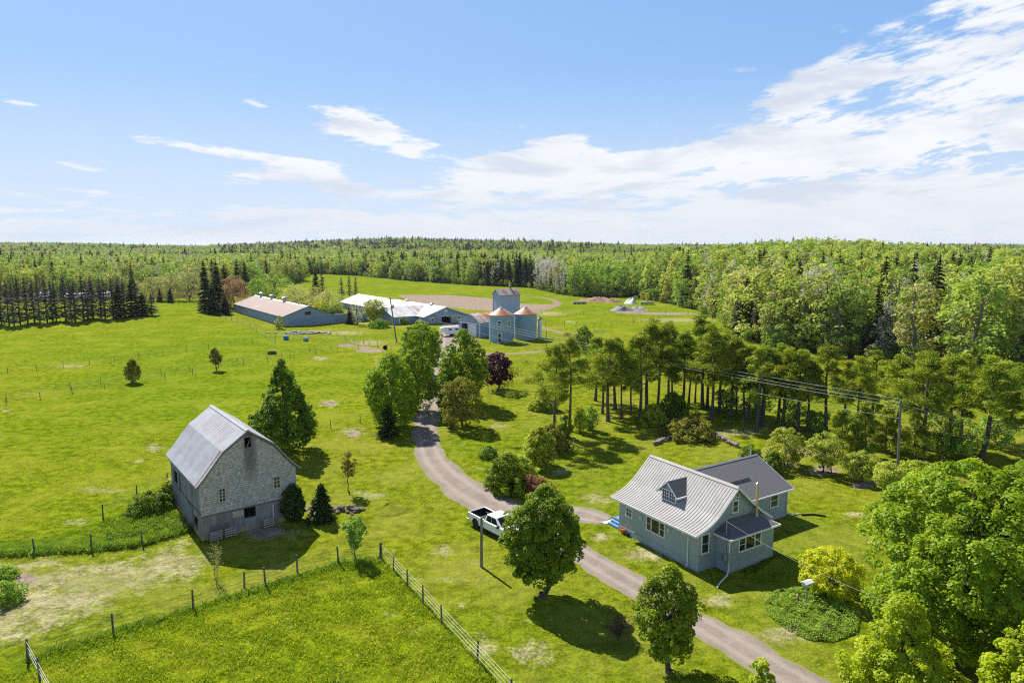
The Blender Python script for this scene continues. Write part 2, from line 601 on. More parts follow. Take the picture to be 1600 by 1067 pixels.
PASTURE = [(-900, 890), (54, 866), (143, 862), (222, 853), (292, 822), (300, 760), (380, 700), (520, 668), (588, 656), (588, 560), (605, 548), (540, 543), (430, 527), (372, 512), (345, 492), (300, 468), (0, 478), (-900, 495)]
PADDOCK = [(40, 1030), (177, 988), (302, 951), (417, 915), (529, 881), (595, 873), (616, 892), (638, 917), (662, 942), (690, 974), (735, 1024), (830, 1130), (830, 1400), (-900, 1400), (-900, 1050), (0, 1034)]
FARFIELD = [(476, 428), (560, 431), (700, 443), (830, 450), (930, 466), (985, 465), (1040, 474), (1140, 498), (1150, 512), (1120, 525), (930, 520), (850, 500), (600, 462), (540, 470), (440, 470)]
DRY = [[(-200, 880), (40, 878), (120, 872), (220, 862), (285, 838), (325, 868), (330, 905), (250, 925), (150, 965), (40, 1005), (-200, 1060)]]
DRY_E = [(515, 630, 20, 6), (553, 676, 22, 9), (500, 560, 18, 4), (575, 536, 30, 5), (620, 655, 18, 6), (930, 780, 26, 8), (1010, 866, 50, 14), (1122, 938, 42, 11), (1070, 915, 26, 9), (940, 838, 18, 7),
         (655, 905, 10, 4), (640, 985, 20, 5), (610, 960, 14, 4), (760, 905, 16, 5), (745, 880, 14, 4), (840, 1020, 40, 18), (755, 1010, 22, 20), (720, 945, 14, 6), (700, 905, 20, 5), (1230, 990, 60, 16), (420, 830, 60, 14), (580, 775, 22, 5),
         (875, 735, 20, 6), (780, 665, 18, 5), (540, 520, 40, 4), (560, 770, 20, 4), (690, 860, 26, 8), (240, 700, 20, 6), (110, 572, 30, 3), (10, 640, 12, 4), (330, 690, 20, 3), (120, 815, 24, 5), (215, 720, 14, 4), (160, 765, 40, 6),
         (210, 900, 70, 12), (60, 880, 46, 6), (1250, 705, 60, 10), (1335, 805, 18, 5), (1060, 500, 70, 4), (860, 490, 30, 4), (590, 506, 40, 3), (1150, 675, 60, 8)]
DIRT = [[(620, 461), (700, 461), (765, 466), (812, 474), (845, 476), (872, 475), (868, 480), (842, 488), (800, 487), (740, 484), (668, 476), (640, 470)],
        [(693, 556), (688, 535), (692, 515), (688, 500), (715, 498), (718, 520), (716, 540), (712, 556)]]
DIRT_E = [(515, 630, 15, 4), (553, 677, 13, 6), (578, 548, 28, 4), (545, 540, 22, 3), (570, 543, 12, 2), (592, 505, 16, 3), (940, 468, 26, 3), (985, 487, 30, 4), (1040, 490, 60, 2.5), (588, 565, 3, 8),
          (415, 832, 40, 12), (1287, 735, 30, 9), (1350, 757, 26, 8), (1225, 726, 26, 8), (715, 533, 40, 10), (1265, 980, 50, 12), (40, 905, 22, 14), (505, 795, 40, 9)]
LUSH = [[(-300, 872), (54, 862), (143, 858), (222, 850), (292, 822), (290, 800), (215, 790), (165, 812), (60, 842), (-300, 858)],
        [(20, 1034), (177, 984), (302, 947), (417, 911), (529, 877), (560, 872), (590, 884), (420, 930), (180, 1005), (20, 1060)]]
LUSH_E = [(560, 880, 16, 8)]


def axis_lines(near, step, grow, far):
    v = [0.0]
    while v[-1] < far:
        v.append(v[-1] + (step if v[-1] < near else max(step, v[-1] * grow)))
    return np.array(v)


def ground():
    xp = axis_lines(32, 0.65, 0.019, 9000)
    xs = np.concatenate([-xp[:0:-1], xp])
    yp = axis_lines(45, 0.65, 0.0115, 14000) + 26
    ys = np.concatenate([[-3000, -800, -200, -60, -20, 0, 12, 20], yp])
    X, Y = np.meshgrid(xs, ys)
    X = X.ravel()
    Y = Y.ravel()
    Z = hill(X, Y)
    u, v = proj(X, Y, 0.0)
    front = Y > 24
    rng = np.random.default_rng(5)

    def soft(pts, w):
        return np.where(front, np.clip(0.5 + poly_dist(u, v, pts) / w, 0, 1), 0)

    def ell(lst):
        a = np.zeros(len(X))
        for (cx, cy, rx, ry) in lst:
            d = np.sqrt(((u - cx) / rx) ** 2 + ((v - cy) / ry) ** 2)
            a = np.maximum(a, np.clip(1.15 - d * 0.65, 0, 1))
        return np.where(front, a, 0)
    at = {}
    at['pasture'] = np.maximum(soft(PASTURE, 10), soft(FARFIELD, 4))
    at['paddock'] = soft(PADDOCK, 8)
    at['dry'] = np.maximum(np.max([soft(p, 60) for p in DRY], axis=0) * 0.80, ell(DRY_E) * 0.85)
    at['dirt'] = np.maximum(np.max([soft(p, 4) for p in DIRT], axis=0), ell(DIRT_E) * 0.8)
    at['lush'] = np.maximum(np.max([soft(p, 7) for p in LUSH], axis=0), ell(LUSH_E))
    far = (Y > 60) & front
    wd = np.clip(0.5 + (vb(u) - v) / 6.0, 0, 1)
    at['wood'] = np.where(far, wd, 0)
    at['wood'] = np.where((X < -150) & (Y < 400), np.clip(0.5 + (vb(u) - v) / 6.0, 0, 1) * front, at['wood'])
    nx, ny = len(xs), len(ys)
    idx = np.arange(nx * ny).reshape(ny, nx)
    q = np.stack([idx[:-1, :-1], idx[:-1, 1:], idx[1:, 1:], idx[1:, :-1]], -1).reshape(-1, 4)
    me = bpy.data.meshes.new('ground')
    me.vertices.add(len(X))
    me.vertices.foreach_set('co', np.stack([X, Y, Z], -1).astype(np.float32).ravel())
    me.loops.add(q.size)
    me.loops.foreach_set('vertex_index', q.ravel().astype(np.int32))
    me.polygons.add(len(q))
    me.polygons.foreach_set('loop_start', np.arange(0, q.size, 4, dtype=np.int32))
    me.polygons.foreach_set('use_smooth', np.ones(len(q), bool))
    me.update(calc_edges=True)
    for k, a in at.items():
        me.attributes.new(k, 'FLOAT', 'POINT').data.foreach_set('value', a.astype(np.float32))
    m, n, b = pm('grass_ground')
    geo = n.new('ShaderNodeNewGeometry')
    pos = geo.outputs['Position']
    A = {k: n.new('ShaderNodeAttribute', attribute_name=k).outputs['Fac'] for k in at}
    nf = n.math('ADD', n.math('MULTIPLY', n.noise(pos, 4.5, 4, 0.72), 0.55), n.math('MULTIPLY', n.noise(pos, 15.0, 3, 0.7), 0.45))
    nm = n.noise(pos, 0.9, 5, 0.62)         # clumps
    nl = n.noise(pos, 0.13, 5, 0.6)         # patches
    nx_ = n.noise(pos, 0.02, 4, 0.55)       # field scale
    brk = n.noise(pos, 0.6, 7, 0.72)

    def mask(k, lo=0.42, hi=0.58, w=0.6):
        return n.step(n.math('ADD', A[k], n.math('MULTIPLY', n.math('SUBTRACT', brk, 0.5), w)), lo, hi)

    def tones(a, c, e, k=1.0):
        f = n.math('ADD', n.math('MULTIPLY', nf, 0.62), n.math('MULTIPLY', nm, 0.38))
        t = n.mix(n.step(f, 0.40, 0.60), tuple(q * 0.60 for q in a), tuple(q * 1.06 for q in c))
        return n.mix(n.math('MULTIPLY', n.step(nl, 0.42, 0.68), 0.65), t, e)
    lawn = tones((0.121, 0.165, 0.004), (0.264, 0.294, 0.017), (0.300, 0.285, 0.045))
    # mowing passes: narrow darker and lighter bands in the yard grass
    w_ = n.xyz(pos)
    sw = n.math('SINE', n.math('ADD', n.math('MULTIPLY', n.math('ADD', n.math('MULTIPLY', w_[0], 0.78), n.math('MULTIPLY', w_[1], 0.62)), 4.6), n.math('MULTIPLY', nl, 6.0)))
    lawn = n.mix(n.math('MULTIPLY', n.step(sw, -0.6, 0.8), n.math('MULTIPLY', n.step(nl, 0.36, 0.6), 0.22)), lawn, n.mix(1.0, lawn, (0.62, 0.74, 0.6), 'MULTIPLY'))
    past = tones((0.108, 0.163, 0.004), (0.247, 0.296, 0.014), (0.272, 0.280, 0.026))
    padd = tones((0.080, 0.140, 0.003), (0.235, 0.295, 0.010), (0.265, 0.265, 0.02))
    lush = tones((0.050, 0.110, 0.002), (0.150, 0.235, 0.008), (0.17, 0.21, 0.015))
    dry = tones((0.36, 0.31, 0.15), (0.52, 0.45, 0.27), (0.22, 0.235, 0.055))
    dirt = tones((0.27, 0.20, 0.15), (0.40, 0.31, 0.25), (0.33, 0.26, 0.17))
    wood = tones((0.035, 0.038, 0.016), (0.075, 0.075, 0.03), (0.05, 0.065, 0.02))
    c = n.mix(mask('pasture', 0.3, 0.7), lawn, past)
    # faint brighter and duller sweeps across the fields
    c = n.mix(n.math('MULTIPLY', n.step(nx_, 0.40, 0.62), 0.6), c, n.mix(1.0, c, (0.68, 0.88, 0.7), 'MULTIPLY'))
    c = n.mix(mask('paddock', 0.3, 0.7), c, padd)
    c = n.mix(mask('lush'), c, lush)
    dk = n.step(n.math('ADD', A['dry'], n.math('ADD', n.math('MULTIPLY', n.math('SUBTRACT', brk, 0.5), 2.0), n.math('MULTIPLY', n.math('SUBTRACT', n.noise(pos, 2.6, 6, 0.75), 0.5), 1.8))), 0.40, 0.90)
    c = n.mix(n.math('MULTIPLY', dk, 0.9), c, dry)
    # scattered straw flecks everywhere in mown grass
    fl = n.step(n.noise(pos, 0.35, 10, 0.82), 0.57, 0.70)
    c = n.mix(n.math('MULTIPLY', fl, n.math('SUBTRACT', 0.50, n.math('MULTIPLY', A['pasture'], 0.36))), c, dry)
    # dark dung spots and rank tussocks in the grazed fields
    tz = n.step(n.noise(pos, 0.55, 5, 0.6), 0.66, 0.72)
    c = n.mix(n.math('MULTIPLY', n.math('MULTIPLY', tz, n.math('MAXIMUM', A['pasture'], A['paddock'])), 0.6), c, lush)
    # shade of little hollows painted into the turf colour, with darker clumps
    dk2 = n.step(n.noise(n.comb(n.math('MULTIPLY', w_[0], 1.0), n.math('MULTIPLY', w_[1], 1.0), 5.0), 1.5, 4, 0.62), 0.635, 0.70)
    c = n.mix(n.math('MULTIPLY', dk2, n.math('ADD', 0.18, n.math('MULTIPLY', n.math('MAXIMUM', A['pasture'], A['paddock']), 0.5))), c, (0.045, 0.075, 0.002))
    c = n.mix(mask('dirt', 0.4, 0.62, 0.8), c, dirt)
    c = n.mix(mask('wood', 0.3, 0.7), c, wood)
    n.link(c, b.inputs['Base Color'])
    b.inputs['Roughness'].default_value = 0.95
    b.inputs['Specular IOR Level'].default_value = 0.0
    bp = n.new('ShaderNodeBump')
    bp.inputs['Distance'].default_value = 0.26
    bp.inputs['Strength'].default_value = 0.9
    hgt = n.math('ADD', n.math('MULTIPLY', nf, 0.35), n.math('MULTIPLY', n.noise(pos, 1.7, 6, 0.7), 1.0))
    n.link(hgt, bp.inputs['Height'])
    n.link(bp.outputs[0], b.inputs['Normal'])
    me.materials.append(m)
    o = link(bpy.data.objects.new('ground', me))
    o['kind'] = 'structure'


ground()


# ------------------------------------------------------------------ roads
def gravel(name, a, c, track):
    m, n, b = pm(name)
    geo = n.new('ShaderNodeNewGeometry')
    pos = geo.outputs['Position']
    e = n.new('ShaderNodeAttribute', attribute_name='across').outputs['Fac']
    f = n.math('ADD', n.math('MULTIPLY', n.noise(pos, 9.0, 5, 0.75), 0.6), n.math('MULTIPLY', n.noise(pos, 0.5, 5, 0.6), 0.4))
    col = n.mix(n.step(f, 0.35, 0.65), a, c)
    # two worn wheel tracks, paler, loose stone between them
    w = n.math('ABSOLUTE', n.math('SUBTRACT', n.math('ABSOLUTE', e), 0.45))
    w = n.math('ADD', w, n.math('MULTIPLY', n.math('SUBTRACT', n.noise(pos, 1.2, 5), 0.5), 0.35))
    col = n.mix(n.math('MULTIPLY', n.step(w, 0.28, 0.05), 0.5), col, track)
    gr = n.step(n.math('ADD', n.math('ABSOLUTE', e), n.math('MULTIPLY', n.math('SUBTRACT', n.noise(pos, 1.6, 7, 0.75), 0.5), 0.9)), 0.80, 1.02)
    col = n.mix(n.math('MULTIPLY', gr, 0.9), col, (0.21, 0.235, 0.045))
    n.link(col, b.inputs['Base Color'])
    b.inputs['Roughness'].default_value = 0.95
    b.inputs['Specular IOR Level'].default_value = 0.02
    bp = n.new('ShaderNodeBump')
    bp.inputs['Distance'].default_value = 0.04
    n.link(n.noise(pos, 14, 4, 0.7), bp.inputs['Height'])
    n.link(bp.outputs[0], b.inputs['Normal'])
    return m


def strip(name, pts, mat, z=0.012, seed=0, rough=0.25):
    """pts: (x, y, half width) centre line, resampled smoothly, with a ragged edge"""
    P = np.array(pts, float)
    t = np.concatenate([[0], np.cumsum(np.hypot(np.diff(P[:, 0]), np.diff(P[:, 1])))])
    n = max(8, int(t[-1] / 0.6))
    tt = np.linspace(0, t[-1], n)
    Q = np.stack([np.interp(tt, t, P[:, i]) for i in range(3)], 1)
    k = np.ones(7) / 7
    for i in range(2):
        a = np.pad(Q[:, i], 3, mode='edge')
        Q[:, i] = np.convolve(a, k, 'valid')
    rng = np.random.default_rng(seed)
    d = np.gradient(Q[:, :2], axis=0)
    d /= np.linalg.norm(d, axis=1)[:, None] + 1e-9
    nrm = np.stack([-d[:, 1], d[:, 0]], 1)
    cols = [-1.0, -0.85, -0.5, 0, 0.5, 0.85, 1.0]
    jl = np.convolve(rng.normal(0, rough, n + 4), np.ones(5) / 5, 'valid') * 1.6
    jr = np.convolve(rng.normal(0, rough, n + 4), np.ones(5) / 5, 'valid') * 1.6
    vs, ac = [], []
    for i in range(n):
        for c in cols:
            w = Q[i, 2] * c + (jl[i] if c < -0.8 else jr[i] if c > 0.8 else 0)
            vs.append((Q[i, 0] + nrm[i, 0] * w, Q[i, 1] + nrm[i, 1] * w, z + 0.03 * (1 - c * c)))
            ac.append(c)
    m = len(cols)
    fs = [(i * m + j + 1, i * m + j, (i + 1) * m + j, (i + 1) * m + j + 1) for i in range(n - 1) for j in range(m - 1)]
    me = bpy.data.meshes.new(name)
    me.from_pydata(vs, [], fs)
    me.attributes.new('across', 'FLOAT', 'POINT').data.foreach_set('value', np.array(ac, np.float32))
    me.materials.append(mat)
    me.polygons.foreach_set('use_smooth', [True] * len(fs))
    o = link(bpy.data.objects.new(name, me))
    o['kind'] = 'structure'
    return o


GRAVEL = gravel('driveway_gravel', (0.205, 0.165, 0.138), (0.325, 0.266, 0.228), (0.385, 0.322, 0.280))
TRACK = gravel('farm_track_dirt', (0.22, 0.165, 0.12), (0.30, 0.23, 0.175), (0.29, 0.215, 0.16))


def px_path(l):
    return [(*gp(u, v)[:2], w) for (u, v, w) in l]


def px_path_n(k, l):
    return px_path([(u, v, w * k) for (u, v, w) in l])


strip('driveway', px_path_n(0.88, [(1500, 1230, 1.9), (1380, 1140, 1.9), (1247, 1067, 1.85), (1125, 992, 1.75), (1040, 943, 1.7), (965, 900, 1.75), (900, 862, 1.8), (845, 830, 2.2), (800, 806, 2.9), (765, 787, 3.1), (728, 766, 2.9),
      (697, 742, 2.5), (676, 718, 2.2), (668, 697, 2.0), (664, 675, 2.0), (668, 650, 2.0), (677, 620, 2.0), (685, 595, 2.1), (690, 572, 2.4), (697, 550, 3.0), (702, 532, 3.4), (702, 515, 3.5)]), GRAVEL, 0.016, 1)
strip('parking_spur', px_path([(818, 806, 1.5), (850, 800, 2.2), (885, 800, 2.5), (915, 804, 2.0), (938, 811, 1.4), (954, 816, 1.1)]), GRAVEL, 0.008, 2)
strip('farm_track', px_path([(700, 548, 2.0), (735, 553, 1.3), (790, 553, 1.2), (840, 550, 1.1), (872, 545, 1.2), (895, 534, 1.2), (893, 524, 1.2), (872, 518, 1.2), (848, 513, 1.2), (836, 505, 1.2)]), TRACK, 0.006, 3)
strip('field_track', px_path([(815, 463, 1.3), (848, 465, 1.4), (862, 468, 1.6), (873, 474, 1.8), (866, 478, 2.0), (842, 484, 2.4), (828, 486, 2.0)]), TRACK, 0.02, 4, 0.4)

# ------------------------------------------------------------------ buildings
def strip_wall(mb, outline, zb, t0, t1, holes=(), plane='x'):
    """wall under an outline [(a, z)...], standing on zb, thickness t0..t1, with rectangular holes.
    plane 'x': the wall runs along x; 'y': along y"""
    xs = sorted({p[0] for p in outline} | {h[0] for h in holes} | {h[1] for h in holes})
    oa = [p[0] for p in outline]
    oz = [p[1] for p in outline]
    top = lambda a: float(np.interp(a, oa, oz))
    xs = [x for x in xs if oa[0] - 1e-6 <= x <= oa[-1] + 1e-6]
    for a, b in zip(xs, xs[1:]):
        m = (a + b) / 2
        hs = sorted([(h[2], h[3]) for h in holes if h[0] < m < h[1]])
        z = zb
        for (p, q) in hs:
            if p > z + 1e-4:
                pr = [(a, z), (b, z), (b, p), (a, p)]
                mb.extrude(pr, 'y' if plane == 'x' else 'x', t0, t1)
            z = q
        pr = [(a, z), (b, z), (b, top(b)), (a, top(a))]
        mb.extrude(pr, 'y' if plane == 'x' else 'x', t0, t1)


def window(parent, a0, a1, z0, z1, t, plane='x', sgn=-1, cols=2, rows=2, fw=0.09, mat='trim', name='window', depth=0.06, mull=0.04, glass='glass'):
    """framed window proud of a wall: plane 'x' wall runs along x at y=t facing sgn*y; 'y' runs along y at x=t facing sgn*x"""
    f = MB()
    p = MB()

    def bx(mb, a, b, c, d, lo, hi):
        lo, hi = sorted((t + sgn * lo, t + sgn * hi))
        if plane == 'x':
            mb.box(a, b, lo, hi, c, d)
        else:
            mb.box(lo, hi, a, b, c, d)
    bx(f, a0 - fw, a1 + fw, z1, z1 + fw, 0.001, depth)
    bx(f, a0 - fw - 0.02, a1 + fw + 0.02, z0 - fw, z0, 0.001, depth + 0.03)
    bx(f, a0 - fw, a0, z0, z1, 0.001, depth)
    bx(f, a1, a1 + fw, z0, z1, 0.001, depth)
    for i in range(1, cols):
        x = a0 + (a1 - a0) * i / cols
        bx(f, x - mull / 2, x + mull / 2, z0, z1, 0.001, depth * 0.75)
    xs = [a0 + (a1 - a0) * i / cols for i in range(cols + 1)]
    for j in range(1, rows):
        z = z0 + (z1 - z0) * j / rows
        for i in range(cols):
            bx(f, xs[i] + (mull / 2 if i else 0), xs[i + 1] - (mull / 2 if i < cols - 1 else 0), z - mull / 2, z + mull / 2, 0.001, depth * 0.7)
    fo = f.build(name, MAT[mat], parent)
    bx(p, a0, a1, z0, z1, 0.0, 0.02)
    p.build('pane', MAT[glass], fo)
    return fo


def shingle_mat():
    m, n, b = pm('weathered_shingles')
    tc = n.new('ShaderNodeTexCoord')
    o = n.xyz(tc.outputs['Object'])
    vec = n.comb(n.math('ADD', o[0], o[1]), o[2], 0.0)
    br = n.new('ShaderNodeTexBrick')
    n.link(vec, br.inputs['Vector'])
    br.inputs['Scale'].default_value = 1.0
    br.inputs['Brick Width'].default_value = 0.22
    br.inputs['Row Height'].default_value = 0.19
    br.inputs['Mortar Size'].default_value = 0.012
    br.inputs['Color1'].default_value = (0.68, 0.655, 0.62, 1)
    br.inputs['Color2'].default_value = (0.36, 0.345, 0.325, 1)
    br.inputs['Mortar'].default_value = (0.07, 0.065, 0.06, 1)
    w = n.step(n.noise(tc.outputs['Object'], 1.1, 7, 0.7), 0.30, 0.72)
    col = n.mix(n.math('MULTIPLY', w, 0.7), br.outputs['Color'], (0.40, 0.38, 0.35))
    # the long dark stain under the hay door and worn spots
    sx = n.math('ABSOLUTE', n.math('SUBTRACT', o[0], 4.45))
    sn = n.math('MULTIPLY', n.step(n.math('ADD', sx, n.math('MULTIPLY', n.noise(tc.outputs['Object'], 2.2, 6, 0.7), 0.7)), 1.25, 0.55), n.step(o[2], 3.8, 6.6))
    sp = n.step(n.noise(tc.outputs['Object'], 1.5, 8, 0.78), 0.55, 0.68)
    col = n.mix(n.math('MULTIPLY', n.math('MAXIMUM', sn, n.math('MULTIPLY', sp, 0.8)), 0.75), col, (0.085, 0.08, 0.078))
    n.link(col, b.inputs['Base Color'])
    b.inputs['Roughness'].default_value = 0.95
    bp = n.new('ShaderNodeBump')
    bp.inputs['Distance'].default_value = 0.02
    n.link(br.outputs['Fac'], bp.inputs['Height'])
    bp.invert = True
    n.link(bp.outputs[0], b.inputs['Normal'])
    return m


def barn_roof_mat():
    m, n, b = pm('barn_roof_steel')
    tc = n.new('ShaderNodeTexCoord')
    o = n.xyz(tc.outputs['Object'])
    fr = n.math('FRACT', n.math('DIVIDE', o[1], 0.62))
    d = n.math('ABSOLUTE', n.math('SUBTRACT', fr, 0.5))
    ln = n.step(d, 0.46, 0.5)
    st = n.noise(n.comb(n.math('MULTIPLY', o[1], 5.0), n.math('MULTIPLY', o[2], 0.9), 0.0), 1.4, 6, 0.7)
    mask = n.math('MULTIPLY', n.step(o[2], 8.02, 8.2), n.step(o[2], 9.30, 9.1))
    mask = n.math('MULTIPLY', mask, n.math('MULTIPLY', n.step(o[1], 1.2, 2.4), n.step(o[1], 9.6, 8.4)))
    mask = n.math('MULTIPLY', mask, n.step(o[0], 4.35, 4.2))
    thin = n.step(n.math('ADD', d, n.math('MULTIPLY', n.math('SUBTRACT', st, 0.5), 0.22)), 0.36, 0.43)
    rust = n.math('MULTIPLY', mask, n.math('MULTIPLY', thin, n.step(n.noise(tc.outputs['Object'], 0.8, 5, 0.7), 0.36, 0.50)))
    dirt = n.step(n.noise(tc.outputs['Object'], 0.7, 7, 0.65), 0.35, 0.7)
    col = n.mix(dirt, (0.38, 0.39, 0.42), (0.29, 0.30, 0.33))
    col = n.mix(n.math('MULTIPLY', ln, 0.35), col, (0.15, 0.15, 0.16))
    col = n.mix(rust, col, (0.30, 0.12, 0.07))
    n.link(col, b.inputs['Base Color'])
    b.inputs['Roughness'].default_value = 0.6
    b.inputs['Specular IOR Level'].default_value = 0.2
    bp = n.new('ShaderNodeBump')
    bp.inputs['Distance'].default_value = 0.02
    n.link(n.math('SUBTRACT', 1.0, ln), bp.inputs['Height'])
    n.link(bp.outputs[0], b.inputs['Normal'])
    return m


MAT['boards'] = siding('grey_barn_boards', (0.32, 0.31, 0.30), (0.15, 0.145, 0.14), 0.2, 3, 0.015, 0.95, 1.2, 0.35, (1, 1, 0.3))
MAT['ochre'] = simple('ochre_sill_board', (0.38, 0.29, 0.15), 0.9, (0.24, 0.18, 0.10), 2)
MAT['rust'] = simple('rusty_edge', (0.30, 0.10, 0.06), 0.8, (0.38, 0.2, 0.14), 3)


def gambrel_barn():
    W, L = 8.62, 11.8
    t = thing('gambrel_barn', 'weathered grey shingled gambrel barn with pale metal roof and small windows', 'barn', (-27.5, 57.72, 0), 0.66)
    roof = [(-0.36, 5.05), (0.3, 5.75), (2.0, 7.86), (W / 2, 9.5), (W - 2.0, 7.86), (W - 0.5, 5.9), (W + 0.42, 5.0)]
    out = [(0, 5.22), (0.3, 5.55), (2.0, 7.70), (W / 2, 9.33), (W - 2.0, 7.70), (W - 0.3, 5.55), (W, 5.22)]
    w = MB()
    strip_wall(w, out, 2.2, 0, 0.15, [(4.03, 4.62, 7.72, 8.72)])
    sm = shingle_mat()
    w.build('shingle_wall', sm, t)
    w = MB()
    strip_wall(w, out, 0.5, L - 0.15, L)
    w.build('shingle_wall', sm, t)
    s = MB()
    strip_wall(s, [(0.15, 5.35), (L - 0.15, 5.35)], 0.45, 0, 0.14, [(8.9, 10.7, 2.6, 3.9), (7.6, 8.3, 2.4, 4.0), (1.5, 3.1, 0.45, 1.6)], 'y')
    s.build('side_wall', MAT['boards'], t)
    s = MB()
    strip_wall(s, [(0.15, 5.35), (L - 0.15, 5.35)], 0.45, W - 0.14, W, [], 'y')
    s.build('side_wall', MAT['boards'], t)
    lo = MB()
    wall_boxes(lo, 0, W, 0.45, 2.2, -0.02, 0.13, [(3.65, 4.71, 1.16, 2.12)])
    lo.build('plank_wall', MAT['boards'], t)
    MB().box(-0.05, W + 0.05, -0.07, -0.022, 2.14, 2.24).build('drip_board', MAT['wood'], t)
    MB().box(-0.05, -0.002, 0.0, L, 2.30, 2.42).build('drip_board', MAT['wood'], t)
    f = MB()
    f.box(-0.06, W + 0.06, -0.08, L + 0.05, -0.3, 0.45)
    f.build('sill', MAT['ochre'], t)
    r = MB()
    r.slab(roof, 'y', -0.28, L + 0.28, 0.12)
    ro = r.build('roof', barn_roof_mat(), t)
    MB().slab([(-0.37, 5.075), (0.3, 5.775), (1.98, 7.885)], 'y', 0.12, 0.34, 0.02).build('rusty_edge_strip', MAT['rust'], ro)
    rc = MB()
    rc.slab([(W / 2 - 0.22, 9.43), (W / 2, 9.53), (W / 2 + 0.22, 9.43)], 'y', -0.3, L + 0.3, 0.03)
    rc.build('ridge_cap', simple('dull_ridge_metal', (0.40, 0.41, 0.43), 0.7, (0.30, 0.31, 0.33), 3, spec=0.15), ro)
    bb = MB()
    for a, b_ in zip(roof, roof[1:]):
        bb.extrude([(a[0], a[1] - 0.13), (b_[0], b_[1] - 0.13), (b_[0], b_[1] - 0.36), (a[0], a[1] - 0.36)], 'y', -0.06, -0.012)
    bb.build('bargeboard', MAT['wood'], t)
    window(t, 1.60, 2.08, 3.28, 4.42, 0, cols=2, rows=4, fw=0.1, mat='barntrim', mull=0.06)
    window(t, 6.50, 7.02, 3.45, 4.48, 0, cols=2, rows=3, fw=0.11, mat='barntrim', mull=0.06)
    hd = MB()
    hd.box(4.03, 4.62, 0.03, 0.08, 7.72, 7.80)
    hd.obox((4.42, 0.055, 8.25), (0.08, 0.04, 0.95), (0, 0.4, 0))
    hd.build('hay_door_frame', MAT['wood'], t)
    d = MB()
    d.box(3.62, 4.78, -0.075, -0.022, 0.05, 1.12)
    for z in (0.25, 0.9):
        d.box(3.66, 4.74, -0.10, -0.076, z, z + 0.1)
    d.obox((4.2, -0.09, 0.6), (1.2, 0.02, 0.09), (0, -0.55, 0))
    d.build('stable_door', MAT['boards'], t)
    MB().box(2.62, 3.6, -0.07, -0.022, 1.5, 2.06).build('pale_board', simple('pale_board_wood', (0.45, 0.42, 0.36), 0.9), t)
    MB().box(0.6, 2.3, -0.06, -0.022, 0.46, 1.2).build('board_patch', MAT['wood'], t)
    MB().box(1.3, 3.3, 0, 0, 0, 0) if False else None
    sd_ = MB()
    sd_.box(-0.09, -0.03, 3.2, 5.0, 0.1, 2.2)
    sd_.box(-0.11, -0.092, 3.2, 5.0, 1.9, 2.02)
    sd_.build('side_door', MAT['boards'], t)
    MB().tube([(6.22, -0.16, -0.1), (6.25, -0.16, 1.95)], 0.05).build('vent_pipe', MAT['white'], t)
    # slatted feed racks left leaning along the front
    for i, (x, lab) in enumerate(((0.95, 'low slatted wooden rack standing at the left corner of the grey barn'),
                                  (2.25, 'low slatted wooden rack by the barn front, second from the left corner'),
                                  (5.6, 'low slatted wooden rack beside the white pipe on the barn front'))):
        q = Matrix.Rotation(0.66, 4, 'Z') @ Vector((x, -0.55, 0))
        k = thing('feed_rack', lab, 'rack', (-27.5 + q.x, 57.72 + q.y, 0), 0.66 + (0.05, -0.06, 0.08)[i], 'slatted racks along the barn front')
        sl = MB()
        for z in (0.12, 0.34, 0.56, 0.78):
            sl.box(-0.52, 0.52, -0.22, -0.19, z, z + 0.13)
        sl.build('slat_panel', MAT['palewood'], k)
        for x_ in (-0.5, 0.5):
            fr = MB()
            fr.box(x_ - 0.04, x_ + 0.04, -0.188, -0.12, 0, 0.95)
            fr.box(x_ - 0.04, x_ + 0.04, 0.14, 0.2, 0, 0.7)
            fr.box(x_ - 0.04, x_ + 0.04, -0.118, 0.138, 0.05, 0.12)
            fr.build('frame', MAT['wood'], k)
        MB().box(-0.45, 0.45, -0.11, 0.13, 0.13, 0.2).build('floor_board', MAT['wood'], k)


MAT['barntrim'] = simple('flaking_window_trim', (0.52, 0.50, 0.40), 0.8, (0.38, 0.36, 0.29), 8)
MAT['palewood'] = simple('bleached_wood', (0.36, 0.345, 0.32), 0.9, (0.22, 0.21, 0.20), 6)
gambrel_barn()

# ---- the house
MAT['clap'] = siding('grey_clapboard', (0.36, 0.425, 0.475), (0.32, 0.385, 0.43), 0.115, 2, 0.022, 0.6, 0.6, 0.82)
MAT['found'] = simple('painted_foundation', (0.35, 0.40, 0.44), 0.8, (0.29, 0.335, 0.37), 1.5, bump=0.01)
MAT['ribroof'] = simple('ribbed_steel_roof', (0.43, 0.41, 0.39), 0.6, (0.36, 0.34, 0.32), 0.9, spec=0.12)
MAT['darkroof'] = simple('charcoal_shingle_roof', (0.155, 0.148, 0.152), 0.8, (0.125, 0.119, 0.123), 6, bump=0.006)
MAT['blue'] = simple('blue_step_paint', (0.09, 0.22, 0.42), 0.6, (0.13, 0.28, 0.48), 3)
MAT['brass'] = simple('chimney_steel', (0.62, 0.50, 0.30), 0.35, metal=0.7)


